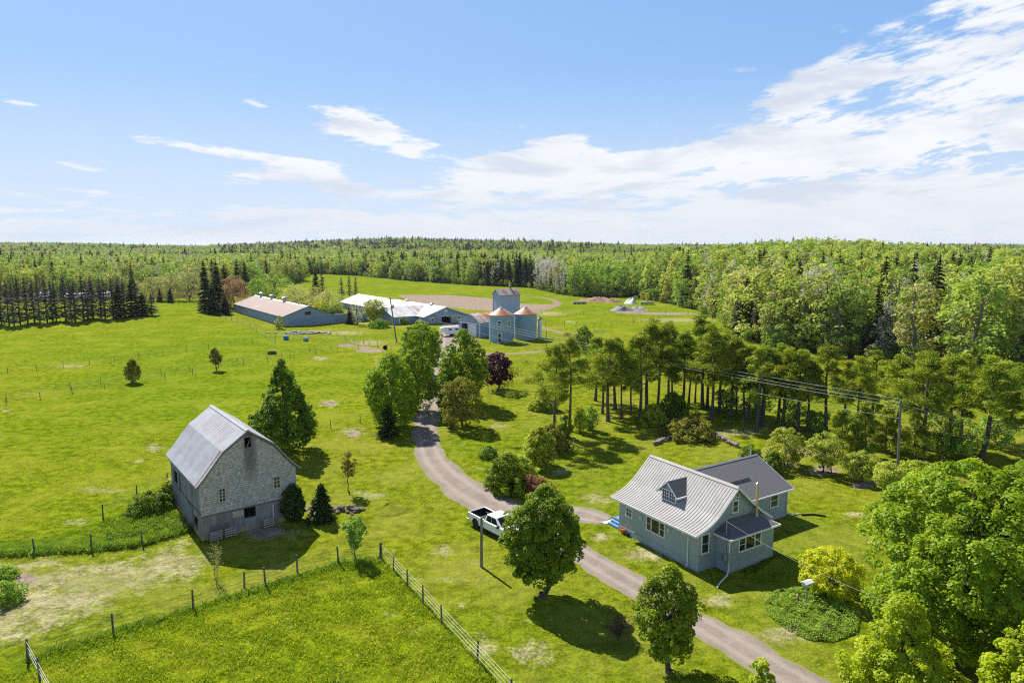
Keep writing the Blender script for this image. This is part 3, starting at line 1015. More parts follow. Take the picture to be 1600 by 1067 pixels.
def farmhouse():
    t = thing('farmhouse', 'grey clapboard house with ribbed metal roof, dormer, flat porch roof and dark roofed rear wing', 'house', (9.86, 59.99, 0), -1.01)
    U, V = 9.6, 8.14
    half = [(-0.72, 3.34), (0.3, 3.62), (1.05, 3.92), (1.75, 4.36), (2.5, 5.0), (4.07, 6.42)]
    roof = half + [(5.6, 5.06), (7.1, 3.86), (8.55, 2.96)]
    out = [(0, 3.40), (0.3, 3.49), (1.05, 3.79), (1.75, 4.23), (2.5, 4.86), (4.07, 6.28)]
    out = out + [(5.6, 4.92), (7.1, 3.72), (V, 3.06)]
    w = MB()
    w.extrude([(0, 0.55), (V, 0.55)] + out[::-1], 'x', 0, U)
    w.build('wall', MAT['clap'], t)
    MB().box(-0.03, U + 0.03, -0.03, V + 0.03, -0.4, 0.55).build('foundation', MAT['found'], t)
    r = MB()
    r.slab(roof, 'x', -0.36, U + 0.36, 0.10)
    x = -0.3
    while x < U + 0.33:       # standing ribs
        for prof in (roof[:6], roof[5:]):
            r.slab([(a, z + 0.035) for a, z in prof], 'x', x - 0.025, x + 0.025, 0.034)
        x += 0.30
    ro = r.build('roof', MAT['ribroof'], t)
    MB().slab([(3.87, 6.33), (4.07, 6.50), (4.27, 6.33)], 'x', -0.38, U + 0.38, 0.03).build('ridge_cap', MAT['ribroof'], ro)
    e = MB()
    e.box(-0.38, U + 0.38, -0.80, -0.725, 3.18, 3.33)
    e.build('gutter', MAT['white'], t)
    so = MB()
    so.box(-0.3, U + 0.3, -0.70, -0.002, 3.17, 3.20)
    so.build('soffit', MAT['white'], t)
    for xx in (-0.40, U + 0.365):
        b = MB()
        for a, c in zip(roof, roof[1:]):
            b.extrude([(a[0], a[1] + 0.02), (c[0], c[1] + 0.02), (c[0], c[1] - 0.19), (a[0], a[1] - 0.19)], 'x', xx, xx + 0.035)
        b.build('bargeboard', MAT['white'], t)
    # front windows
    window(t, 1.02, 1.70, 1.86, 2.58, 0, cols=3, rows=2)
    window(t, 3.66, 4.15, 1.52, 2.66, 0, cols=1, rows=2)
    window(t, 4.27, 5.15, 1.52, 2.66, 0, cols=1, rows=1)
    window(t, 5.27, 5.76, 1.52, 2.66, 0, cols=1, rows=2)
    for u in (2.94, 6.30):
        l = MB()
        l.box(u - 0.07, u + 0.07, -0.04, -0.001, 2.2, 2.46)
        l.lathe([(0.03, 0), (0.10, 0.05), (0.11, 0.18), (0.05, 0.26)], 10, (u, -0.15, 2.2))
        l.build('wall_lantern', MAT['white'], t)
    dp = MB()
    dp.tube([(8.5, -0.76, 3.2), (8.5, -0.7, 3.0), (8.5, -0.07, 2.75), (8.5, -0.07, 0.2), (8.55, -0.3, 0.08)], 0.05)
    dp.build('downspout', MAT['white'], t)
    # gable end windows
    window(t, 0.32, 1.05, 1.52, 3.0, U, 'y', 1, cols=1, rows=2)
    window(t, 3.84, 4.42, 4.22, 5.12, U, 'y', 1, cols=1, rows=2)
    fan = MB()
    arc = [(4.12 + 0.46 * math.cos(a), 5.44 + 0.46 * math.sin(a)) for a in np.linspace(0, math.pi, 13)]
    ar2 = [(4.12 + 0.36 * math.cos(a), 5.50 + 0.36 * math.sin(a)) for a in np.linspace(0, math.pi, 13)]
    for i in range(12):
        fan.extrude([arc[i], arc[i + 1], ar2[i + 1], ar2[i]], 'x', U + 0.001, U + 0.06)
    fan.box(U + 0.001, U + 0.06, 3.66, 4.58, 5.40, 5.44)
    for a in (0.8, 1.57, 2.34):
        fan.obox((U + 0.03, 4.12 + 0.18 * math.cos(a), 5.5 + 0.18 * math.sin(a)), (0.04, 0.36, 0.03), (a, 0, 0))
    fo = fan.build('fan_window', MAT['trim'], t)
    MB().extrude(ar2, 'x', U + 0.001, U + 0.02).build('pane', MAT['glass'], fo)
    # dormer
    d = MB()
    d.extrude([(3.92, 3.7), (5.64, 3.7), (5.64, 5.05), (4.78, 5.78), (3.92, 5.05)], 'y', 1.42, 3.4)
    do = d.build('dormer', MAT['clap'], t)
    dr = MB()
    dr.slab([(3.58, 4.80), (4.78, 5.92), (5.98, 4.80)], 'y', 1.12, 3.62, 0.09)
    dr.build('dormer_roof', MAT['darkroof'], do)
    tr = MB()
    for a, c in (((3.55, 4.80), (4.78, 5.94)), ((4.78, 5.94), (6.01, 4.80))):
        tr.extrude([a, c, (c[0], c[1] - 0.15), (a[0], a[1] - 0.15)], 'y', 1.075, 1.118)
    tr.box(3.5, 3.575, 1.10, 2.2, 4.66, 4.80)
    tr.box(5.985, 6.06, 1.10, 2.5, 4.66, 4.80)
    tr.build('dormer_trim', MAT['white'], do)
    window(do, 4.04, 4.73, 4.20, 5.02, 1.42, cols=3, rows=3, mull=0.035)
    window(do, 4.85, 5.54, 4.20, 5.02, 1.42, cols=3, rows=3, mull=0.035)
    # porch on the gable end, hip roof
    p = MB()
    p.box(U, 11.05, 1.95, 7.35, 0.0, 2.98)
    po = p.build('porch', MAT['clap'], t)
    MB().box(U + 0.05, 11.08, 1.92, 7.38, -0.4, 0.6).build('foundation', MAT['found'], po)
    h = MB()
    ev = 2.98
    A, B, C, D = (U + 0.001, 1.62, ev), (11.38, 1.62, ev), (11.38, 7.68, ev), (U + 0.001, 7.68, ev)
    E1, E2 = (U + 0.001, 3.3, 3.72), (U + 0.001, 6.0, 3.72)
    dz = lambda q, k: (q[0], q[1], q[2] - k)
    h.poly([A, B, E1]).poly([B, C, E2, E1]).poly([C, D, E2])
    for a, c in ((A, B), (B, C), (C, D)):
        h.poly([dz(a, 0.03), dz(c, 0.03), c, a])
    h.poly([dz(D, 0.03), dz(C, 0.03), dz(B, 0.03), dz(A, 0.03)])
    h.build('porch_roof', MAT['darkroof'], po)
    g = MB()
    g.box(U + 0.01, 11.40, 1.56, 1.615, 2.84, 2.99)
    g.box(11.385, 11.44, 1.56, 7.74, 2.84, 2.99)
    g.box(U + 0.01, 11.40, 7.685, 7.74, 2.84, 2.99)
    g.box(U + 0.02, 11.37, 1.63, 1.945, 2.86, 2.90)
    g.box(11.055, 11.37, 1.95, 7.35, 2.86, 2.90)
    g.build('gutter', MAT['white'], po)
    window(po, 3.05, 3.72, 1.58, 2.62, 11.05, 'y', 1, cols=1, rows=2)
    window(po, 3.84, 4.86, 1.58, 2.62, 11.05, 'y', 1, cols=1, rows=1)
    window(po, 4.98, 5.62, 1.58, 2.62, 11.05, 'y', 1, cols=1, rows=2)
    ds = MB()
    ds.tube([(11.3, 1.60, 2.86), (11.16, 1.72, 2.6), (11.14, 1.80, 2.3), (11.14, 1.80, 0.45), (11.5, 1.2, 0.22), (12.0, -0.35, 0.10), (12.25, -0.75, 0.06)], 0.058)
    ds.build('downspout', MAT['white'], po)
    me = MB()
    me.box(10.55, 10.9, 1.80, 1.949, 0.9, 1.55)
    me.box(10.15, 10.4, 1.86, 1.949, 0.8, 1.3)
    me.tube([(10.7, 1.87, 0.2), (10.7, 1.87, 4.25)], 0.035)
    me.tube([(10.62, 1.87, 4.25), (10.72, 1.80, 4.42), (10.82, 1.87, 4.2)], 0.035)
    me.build('service_mast', MAT['galv'], po)
    ch = MB()
    ch.tube([(10.0, 6.35, 3.35), (10.0, 6.35, 6.1)], 0.115, 14)
    co = ch.build('chimney', MAT['brass'], t, smooth=False)
    MB().lathe([(0.03, 0.34), (0.18, 0.24), (0.18, 0.2), (0.12, 0.16), (0.12, 0.0)][::-1], 14, (10.0, 6.35, 6.1)).build('chimney_cap', MAT['chrome'], co)
    MB().lathe([(0.22, 0.0), (0.16, 0.12), (0.125, 0.3)], 14, (10.0, 6.35, 3.42)).build('flashing', MAT['galv'], co)
    # rear wing
    xw = MB()
    xw.extrude([(-2.1, 0.45), (5.95, 0.45), (5.95, 2.95), (1.92, 4.92), (-2.1, 2.95)], 'y', V, 16.1)
    wo = xw.build('rear_wing', MAT['clap'], t)
    MB().box(-2.13, 5.98, V + 0.04, 16.13, -0.4, 0.45).build('foundation', MAT['found'], wo)
    xr = MB()
    xr.slab([(-2.5, 2.82), (1.92, 5.04), (6.36, 2.82)], 'y', 5.6, 16.5, 0.10)
    wr = xr.build('wing_roof', MAT['darkroof'], wo)
    MB().slab([(1.74, 5.0), (1.92, 5.09), (2.10, 5.0)], 'y', 7.2, 16.52, 0.03).build('ridge_cap', MAT['galv'], wr)
    xb = MB()
    xb.extrude([(-2.52, 2.84), (1.92, 5.06), (6.38, 2.84), (6.38, 2.66), (1.92, 4.88), (-2.52, 2.66)], 'y', 16.502, 16.54)
    xb.box(6.365, 6.43, 8.6, 16.54, 2.68, 2.81)
    xb.build('wing_trim', MAT['white'], wo)
    MB().tube([(4.25, 9.6, 3.95), (4.25, 12.6, 3.95)], 0.05).build('snow_rail', MAT['black'], wo)
    window(wo, 13.66, 14.66, 1.35, 2.55, 5.95, 'y', 1, cols=1, rows=2)
    MB().box(5.951, 5.99, 12.2, 12.9, 0.2, 0.44).build('cellar_vent', MAT['black'], wo)
    MB().tube([(6.39, 16.3, 2.7), (6.05, 16.05, 2.5), (6.03, 16.05, 0.3), (6.2, 16.5, 0.1), (6.45, 17.6, 0.06)], 0.05).build('downspout', MAT['white'], wo)
    MB().tube([(1.0, 16.3, 2.0), (1.0, 16.75, 2.2), (1.0, 16.75, 5.6)], 0.09, 12).build('flue_pipe', MAT['chrome'], wo)
    # blue steps on the left side
    st = MB()
    st.box(-1.65, -0.04, 0.75, 2.3, 0.0, 0.55)
    st.box(-1.65, -0.04, 0.42, 0.748, 0.0, 0.37)
    st.box(-1.65, -0.04, 0.09, 0.418, 0.0, 0.19)
    st.build('porch_steps', MAT['blue'], t)
    MB().box(-2.3, -1.7, -0.2, 1.6, -0.05, 0.06).build('step_slab', simple('pale_slab', (0.55, 0.54, 0.52), 0.8), t)
    rp = MB()
    rp.slab([(5.2, 2.9), (6.6, 3.25), (8.0, 2.9)], 'x', -1.5, -0.002, 0.08)
    rp.build('side_canopy', simple('red_canopy_roof', (0.33, 0.10, 0.07), 0.7), t)
    MB().box(-1.55, -1.5, 5.15, 8.05, 2.76, 2.9).build('canopy_trim', MAT['white'], t)
    for v_ in (5.4, 7.8):
        MB().box(-1.42, -1.32, v_ - 0.05, v_ + 0.05, 0, 2.85).build('canopy_post', MAT['white'], t)


farmhouse()

# ---- the farm buildings behind
MAT['bluewall'] = siding('blue_grey_metal_wall', (0.225, 0.335, 0.45), (0.19, 0.285, 0.39), 0.45, 3, 0.03, 0.55, 0.35, 0.75)
MAT['bluewall2'] = siding('blue_grey_clad_wall', (0.22, 0.325, 0.435), (0.185, 0.28, 0.38), 0.25, 2, 0.02, 0.6, 0.35, 0.8)
MAT['pinkroof'] = roofing('faded_rust_roof', (0.27, 0.225, 0.21), (0.175, 0.095, 0.07), 0.80, 0.9, 1, 0.5, 0.14, (1, 0.55, 1), 0.1, 0.12)
MAT['whiteroof'] = roofing('white_steel_roof', (0.62, 0.62, 0.61), (0.42, 0.34, 0.27), 0.30, 0.9, 1, 0.5, 0.10, (1, 1, 1), 0.05, 0.08)
MAT['whiteroof2'] = roofing('white_wing_roof', (0.62, 0.62, 0.61), (0.40, 0.32, 0.25), 0.36, 0.9, 0, 0.5, 0.12, (1, 1, 1), 0.05, 0.08)
MAT['rustroof'] = roofing('rust_striped_roof', (0.52, 0.51, 0.50), (0.42, 0.17, 0.09), 0.55, 0.65, 1, 0.5, 0.2, (0.4, 1.4, 1), 0.1, 0.25)


def ridge_y(o, L, x, z, u):
    """distance along a building whose point (x, y, z) shows in column u of the photograph"""
    best = None
    M_ = Matrix.Translation(o.location) @ Matrix.Rotation(o.rotation_euler[2], 4, 'Z')
    for i in range(400):
        y = L * i / 399
        q = M_ @ Vector((x, y, z))
        uu, _ = proj(np.array(q.x), np.array(q.y), q.z)
        if best is None or abs(uu - u) < best[0]:
            best = (abs(uu - u), y)
    return best[1]


def long_barn():
    W, L = 16.84, 61.6
    t = thing('long_barn', 'long low blue-grey barn with faded rusty roof and row of ridge vents', 'barn', (-74.19, 219.78, 0), 0.62)
    ew, hr = 3.25, 6.33
    out = [(0, ew), (W / 2, hr - 0.16), (W, ew)]
    w = MB()
    strip_wall(w, out, 0.3, 0, 0.2, [(7.3, 9.4, 3.35, 4.5)])
    strip_wall(w, out, 0.3, L - 0.2, L)
    strip_wall(w, [(0.2, ew), (L - 0.2, ew)], 0.3, 0, 0.2, [], 'y')
    strip_wall(w, [(0.2, ew), (L - 0.2, ew)], 0.3, W - 0.2, W, [], 'y')
    w.build('wall', MAT['bluewall2'], t)
    MB().box(-0.05, W + 0.05, -0.05, L + 0.05, -0.5, 0.3).build('foundation', MAT['stone'], t)
    MB().box(-0.06, W - 0.3, -0.06, -0.001, 3.0, 3.12).build('belt_board', MAT['galv'], t)
    lv = MB()
    for i in range(6):
        lv.obox((8.35, 0.08, 3.45 + i * 0.19), (2.1, 0.16, 0.03), (0.6, 0, 0))
    lv.build('louvre', simple('louvre_brown', (0.16, 0.11, 0.09), 0.8), t)
    MB().box(0.3, 1.9, -0.09, -0.061, 0.3, 2.3).build('door', simple('faded_door', (0.34, 0.36, 0.38), 0.8), t)
    r = MB()
    r.slab([(-0.35, ew - 0.03), (W / 2, hr), (W + 0.35, ew - 0.03)], 'y', -0.35, L + 0.35, 0.12)
    ro = r.build('roof', MAT['pinkroof'], t)
    MB().slab([(W / 2 - 0.5, hr - 0.15), (W / 2, hr + 0.04), (W / 2 + 0.5, hr - 0.15)], 'y', -0.37, L + 0.37, 0.03).build('ridge_cap', MAT['white'], ro)
    for u, k in ((408.4, 1.15), (424.9, 1.1), (444.6, 1.2), (466.9, 0.7)):
        y = ridge_y(t, L, W / 2, hr + 0.8, u)
        v = MB()
        v.lathe([(0.55 * k, -0.6), (0.55 * k, 0.75 * k)], 14, (W / 2, y, hr))
        vo = v.build('roof_vent', MAT['galv'], ro, smooth='angle')
        if k > 0.8:
            MB().lathe([(0.98 * k, 0.78 * k), (1.0 * k, 0.92 * k), (0.72 * k, 1.25 * k), (0.2 * k, 1.36 * k)], 14, (W / 2, y, hr)).build('vent_cap', MAT['galv'], vo, smooth='angle')
    # long blank yard wall running on from the barn front to the other barn's wing
    yw = thing('yard_wall', 'blue-grey boarded yard wall with pale double gate between the two long barns', 'wall', (-60.48, 229.57, 0), 0.62)
    Lw = 15.4
    q = MB()
    gx0, gx1 = 5.0, 9.3
    wall_boxes(q, 0.02, Lw, 0, 3.0, 0, 0.25, [(gx0, gx1, 0, 3.0)])
    q.build('wall_panel', MAT['bluewall'], yw)
    MB().box(0.02, gx0, -0.08, 0.33, 3.0, 3.1).build('coping', MAT['galv'], yw)
    MB().box(gx1, Lw, -0.08, 0.33, 3.0, 3.1).build('coping', MAT['galv'], yw)
    for a, b in ((gx0 + 0.05, (gx0 + gx1) / 2 - 0.08), ((gx0 + gx1) / 2 + 0.08, gx1 - 0.05)):
        MB().box(a, b, 0.06, 0.16, 0.15, 2.95).build('gate_leaf', simple('pale_gate_paint', (0.60, 0.60, 0.58), 0.7, (0.42, 0.42, 0.40), 1.2), yw)


def white_barn():
    W, L = 16.79, 76.0
    t = thing('white_roofed_barn', 'long blue-grey barn with bright white stained roof and a side wing', 'barn', (-29.23, 225.57, 0), 0.61)
    ew, hr = 2.62, 5.61
    out = [(0, ew), (W / 2, hr - 0.16), (W, ew)]
    w = MB()
    strip_wall(w, out, 0.0, 0, 0.2, [(6.8, 10.2, 0.0, 2.35)])
    strip_wall(w, out, 0.0, L - 0.2, L)
    strip_wall(w, [(0.2, ew), (L - 0.2, ew)], 0.0, 0, 0.2, [], 'y')
    strip_wall(w, [(0.2, ew), (L - 0.2, ew)], 0.0, W - 0.2, W, [], 'y')
    w.build('wall', MAT['bluewall'], t)
    r = MB()
    r.slab([(-0.4, ew - 0.05), (W / 2, hr), (W + 0.4, ew - 0.05)], 'y', -0.4, L + 0.4, 0.12)
    ro = r.build('roof', MAT['whiteroof'], t)
    for u in (636.5, 675):
        y = ridge_y(t, L, W / 2, hr + 0.3, u)
        MB().lathe([(0.75, -0.2), (0.8, 0.25), (0.5, 0.55), (0.1, 0.62)], 14, (W / 2, y, hr)).build('roof_vent', MAT['galv'], ro, smooth='angle')
    tr = MB()
    for a, b in (((-0.42, ew - 0.04), (W / 2, hr + 0.02)), ((W / 2, hr + 0.02), (W + 0.42, ew - 0.04))):
        tr.extrude([a, b, (b[0], b[1] - 0.3), (a[0], a[1] - 0.3)], 'y', -0.46, -0.405)
    tr.build('bargeboard', MAT['white'], t)
    window(t, 2.7, 3.9, 1.0, 1.9, 0, cols=2, rows=1, fw=0.18)
    window(t, 12.9, 14.0, 1.2, 2.0, 0, cols=2, rows=1, fw=0.15)
    MB().box(4.6, 6.7, -0.14, -0.03, 0.1, 2.3).build('sliding_door', simple('grey_slide_door', (0.30, 0.34, 0.38), 0.7), t)
    MB().box(10.3, 12.4, -0.14, -0.03, 0.1, 2.3).build('sliding_door', bpy.data.materials['grey_slide_door'], t)
    MB().box(4.5, 12.5, -0.16, -0.03, 2.36, 2.5).build('door_track', MAT['white'], t)
    MB().extrude([(W / 2 + 0.6 * math.cos(a), 3.9 + 0.75 * math.sin(a)) for a in np.linspace(0, math.pi, 9)], 'y', -0.06, -0.002).build('arched_vent', MAT['white'], t)
    MB().box(-0.07, -0.002, 1.9, 3.1, 0.0, 2.2).build('door', MAT['white'], t)
    # wing towards the viewer's left
    x0, y0, y1, wr = -8.5, 5.4, 21.4, 5.3
    ym = (y0 + y1) / 2
    g = MB()
    strip_wall(g, [(y0, ew), (ym, wr - 0.16), (y1, ew)], 0, x0, x0 + 0.2, [], 'y')
    strip_wall(g, [(x0 + 0.2, ew), (-0.02, ew)], 0, y0, y0 + 0.2)
    strip_wall(g, [(x0 + 0.2, ew), (-0.02, ew)], 0, y1 - 0.2, y1)
    go = g.build('wing', MAT['bluewall'], t)
    q = MB()
    q.slab([(y0 - 0.4, ew - 0.05), (ym, wr), (y1 + 0.4, ew - 0.05)], 'x', x0 - 0.4, W / 2 - 1.2, 0.12)
    q.build('wing_roof', MAT['whiteroof2'], go)
    window(go, y0 + 2.4, y0 + 3.5, 1.0, 1.9, x0, 'y', -1, cols=2, rows=1, fw=0.15)
    window(go, y0 + 5.6, y0 + 6.9, 1.0, 1.9, x0, 'y', -1, cols=2, rows=1, fw=0.15)
    MB().box(-6.6, -5.2, y0 - 0.08, y0 - 0.002, 0.0, 2.2).build('wing_door', MAT['white'], go)
    window(go, -6.15, -5.65, 1.2, 1.8, y0 - 0.08, cols=1, rows=1, fw=0.03, name='door_window')
    MB().box(x0 - 0.05, x0 - 0.002, y0 + 0.1, y0 + 1.6, 0.1, 2.5).build('corner_panel', simple('pale_panel', (0.5, 0.52, 0.54), 0.7), go)


def machine_shed():
    W, L = 10.2, 9.0
    t = thing('machine_shed', 'blue-grey machine shed with rust striped rounded roof beside the silos', 'shed', (-15.8, 201.3, 0), -0.868)
    prof = [(-0.35, 4.2), (1.2, 5.15), (3.0, 6.05), (5.1, 6.5), (7.2, 6.05), (9.0, 5.15), (10.55, 4.2)]
    out = [(0, 4.2), (1.2, 4.95), (3.0, 5.85), (5.1, 6.3), (7.2, 5.85), (9.0, 4.95), (W, 4.2)]
    w = MB()
    strip_wall(w, out, 0, 0, 0.2, [(1.6, 8.4, 0, 3.6)])
    strip_wall(w, out, 0, L - 0.2, L)
    strip_wall(w, [(0.2, 4.3), (L - 0.2, 4.3)], 0, 0, 0.2, [], 'y')
    strip_wall(w, [(0.2, 4.3), (L - 0.2, 4.3)], 0, W - 0.2, W, [], 'y')
    w.build('wall', MAT['bluewall'], t)
    MB().slab(prof, 'y', -0.3, L + 0.3, 0.1).build('roof', MAT['rustroof'], t)
    MB().box(4.6, 8.6, -0.12, -0.02, 0.05, 3.5).build('sliding_door', MAT['white'], t)
    MB().box(0.8, 9.2, -0.16, -0.02, 3.6, 3.85).build('door_track', MAT['white'], t)
    MB().box(W - 0.14, W + 0.012, -0.03, 0.12, 0.0, 4.2).build('corner_trim', MAT['trim'], t)


def feed_tower():
    t = thing('feed_tower', 'tall square blue-grey metal tower with rusty gable roof behind the silos', 'tower', (-3.4, 197.0, 0), 0.50)
    W, D, e, r = 6.4, 4.6, 12.0, 13.5
    w = MB()
    w.extrude([(0, 0), (D, 0), (D, e), (D / 2, r - 0.12), (0, e)], 'x', 0, W)
    w.build('wall', MAT['towerwall'], t)
    ro = MB().slab([(-0.35, e - 0.15), (D / 2, r), (D + 0.35, e - 0.15)], 'x', -0.35, W + 0.35, 0.09).build('roof', MAT['towerroof'], t)
    for x, y in ((0, 0), (W, 0), (0, D)):
        MB().box(x - 0.06, x + 0.06, y - 0.06, y + 0.06, 0, e - 0.2).build('corner_trim', MAT['galv'], t)
    MB().obox((1.5, 0.9, e + 0.62), (1.1, 0.7, 0.06), (0.55, 0, 0)).build('hatch', MAT['rust'], ro)
    MB().lathe([(0.16, -0.3), (0.16, 0.5), (0.28, 0.55), (0.28, 0.7), (0.05, 0.85)], 12, (4.6, D / 2, r)).build('roof_vent', MAT['black'], ro)


def cone_mat():
    m, n, b = pm('rust_ribbed_cone')
    tc = n.new('ShaderNodeTexCoord')
    o = n.xyz(tc.outputs['Object'])
    a = n.math('MULTIPLY', n.math('ARCTAN2', o[1], o[0]), 28 / (2 * math.pi))
    wn = n.new('ShaderNodeTexWhiteNoise', noise_dimensions='1D')
    n.link(n.math('FLOOR', a), wn.inputs['W'])
    rad = n.math('SQRT', n.math('ADD', n.math('MULTIPLY', o[0], o[0]), n.math('MULTIPLY', o[1], o[1])))
    f = n.math('ADD', n.math('ADD', n.math('MULTIPLY', wn.outputs[0], 0.65), n.math('MULTIPLY', rad, 0.12)), n.math('MULTIPLY', n.math('SUBTRACT', n.noise(tc.outputs['Object'], 1.0, 5), 0.5), 0.7))
    col = n.mix(n.step(f, 0.25, 0.62), (0.40, 0.33, 0.28), (0.37, 0.105, 0.030))
    fr = n.math('ABSOLUTE', n.math('SUBTRACT', n.math('FRACT', a), 0.5))
    col = n.mix(n.math('MULTIPLY', n.step(fr, 0.38, 0.5), 0.4), col, (0.1, 0.08, 0.07))
    n.link(col, b.inputs['Base Color'])
    b.inputs['Roughness'].default_value = 0.6
    return m


MAT['cone'] = cone_mat()
MAT['silowall'] = siding('silo_blue_steel', (0.235, 0.37, 0.51), (0.29, 0.42, 0.55), 0.30, 2, 0.05, 0.45, 0.6, 0.82)
MAT['towerwall'] = siding('tower_blue_steel', (0.33, 0.45, 0.57), (0.30, 0.41, 0.525), 0.42, 3, 0.03, 0.5, 0.4, 0.8)
MAT['towerroof'] = roofing('tower_rust_roof', (0.45, 0.42, 0.40), (0.30, 0.17, 0.125), 0.42, 0.7, 0, 0.5, 0.22, (1, 0.4, 1), 0.1, 0.15)


def silo(label, x, y, r, e, a, wall='silowall', windows=()):
    t = thing('grain_silo', label, 'silo', (x, y, 0), 0, 'steel silos')
    MB().lathe([(r, 0), (r, e)], 48).build('wall', MAT[wall], t, smooth='angle')
    rr = MB()
    rr.lathe([(r + 0.18, e - 0.06), (r + 0.18, e), (r * 0.15, a - 0.12)], 28)
    ro = rr.build('cone_roof', MAT['cone'], t)
    MB().lathe([(r * 0.16, a - 0.2), (r * 0.16, a), (r * 0.05, a + 0.12)], 14).build('roof_cap', MAT['galv'], ro)
    if r > 2:
        MB().lathe([(r + 0.02, 0.0), (r + 0.02, 0.22)], 48).build('base_ring', MAT['galv'], t)
    for (ang, w, z0, z1, nm) in windows:
        h = bpy.data.objects.new(nm, None)
        # window frame sits flat against the curved wall
        f = MB()
        g = MB()
        c, s_ = math.cos(ang), math.sin(ang)

        def bx(mb, a0, a1, b0, b1, d0, d1):
            vs = []
            for z in (b0, b1):
                for (p, d) in ((a0, d0), (a1, d0), (a1, d1), (a0, d1)):
                    rad_ = r - 0.08 + d
                    vs.append((s_ * rad_ + c * p, -c * rad_ + s_ * p, z))
            mb.solid(vs, [(0, 1, 2, 3), (7, 6, 5, 4), (4, 5, 1, 0), (5, 6, 2, 1), (6, 7, 3, 2), (7, 4, 0, 3)])
        bpy.data.objects.remove(h)
        fw = 0.13
        bx(f, -w / 2 - fw, w / 2 + fw, z1, z1 + fw, 0, 0.2)
        bx(f, -w / 2 - fw, w / 2 + fw, z0 - fw, z0, 0, 0.2)
        bx(f, -w / 2 - fw, -w / 2, z0, z1, 0, 0.2)
        bx(f, w / 2, w / 2 + fw, z0, z1, 0, 0.2)
        bx(f, -w / 2, w / 2, (z0 + z1) / 2 - 0.04, (z0 + z1) / 2 + 0.04, 0, 0.19)
        fo = f.build(nm, MAT['trim'], t)
        bx(g, -w / 2, w / 2, z0, z1, 0, 0.13)
        g.build('pane', MAT['glass'], fo)
    return t


long_barn()
white_barn()
machine_shed()
feed_tower()
silo('blue-grey steel silo with rusty cone roof, white windows and a white door', -3.0, 185.7, 3.3, 7.4, 9.3, windows=((-0.12, 0.75, 4.6, 5.9, 'window'), (0.72, 0.65, 4.7, 5.9, 'window'), (-0.10, 0.75, 0.45, 2.6, 'door')))
silo('wide windowless blue-grey steel silo with rusty cone roof', 3.75, 190.8, 3.2, 7.15, 9.0)
silo('slim white feed silo with small rusty cap behind the wide silo', 7.95, 193.6, 0.62, 5.3, 6.3, 'white')
st = thing('wooden_steps', 'short weathered wooden steps in front of the silo door', 'steps', (-3.45, 181.1, 0), 0.0)
q = MB()
for i in range(4):
    q.box(-0.55, 0.55, -0.9 + i * 0.42, -0.9 + (i + 1) * 0.42 - 0.01, 0.12 * i + 0.02, 0.12 * i + 0.16)
q.build('tread', MAT['palewood'], st)
for x in (-0.62, 0.56):
    MB().extrude([(-0.95, 0), (0.75, 0), (0.75, 0.6), (-0.95, 0.1)], 'x', x, x + 0.05).build('stringer', MAT['wood'], st)

# ------------------------------------------------------------------ vehicles
def car_paint(name, c):
    m, n, b = pm(name)
    b.inputs['Base Color'].default_value = (*c, 1)
    b.inputs['Roughness'].default_value = 0.28
    b.inputs['Coat Weight'].default_value = 0.6
    b.inputs['Coat Roughness'].default_value = 0.05
    return m


MAT['carwhite'] = car_paint('white_car_paint', (0.82, 0.83, 0.84))
MAT['carglass'] = glass_mat('car_glass', (0.012, 0.014, 0.018))
MAT['red'] = simple('tail_lamp_red', (0.45, 0.02, 0.02), 0.3)


def wheel(parent, x, y, r, w, side):
    t = MB().lathe([(r * 0.62, -w / 2), (r * 0.95, -w / 2), (r, -w * 0.35), (r, w * 0.35), (r * 0.95, w / 2), (r * 0.62, w / 2)], 22, (x, y, r), 'y')
    o = bpy.data.objects.new('wheel', None)
    o.location = (0, 0, 0)
    link(o, parent)
    t.build('tyre', MAT['rubber'], o, smooth='angle')
    k = -1 if side > 0 else 1
    rim = MB().lathe([(r * 0.62, -w * 0.40), (r * 0.62, w * 0.40)], 20, (x, y, r), 'y')
    for i in range(5):
        a = 2 * math.pi * i / 5
        rim.obox((x + math.cos(a) * r * 0.34, y + side * w * 0.42, r + math.sin(a) * r * 0.34), (r * 0.5, 0.02, r * 0.17), (0, -a, 0))
    rim.build('rim', MAT['chrome'], o)


def arc(cx, r, z, n=9):
    """wheel arch: points from front to rear over the wheel"""
    return [(cx + r * math.cos(a), z + r * math.sin(a)) for a in np.linspace(0.0, math.pi, n)]


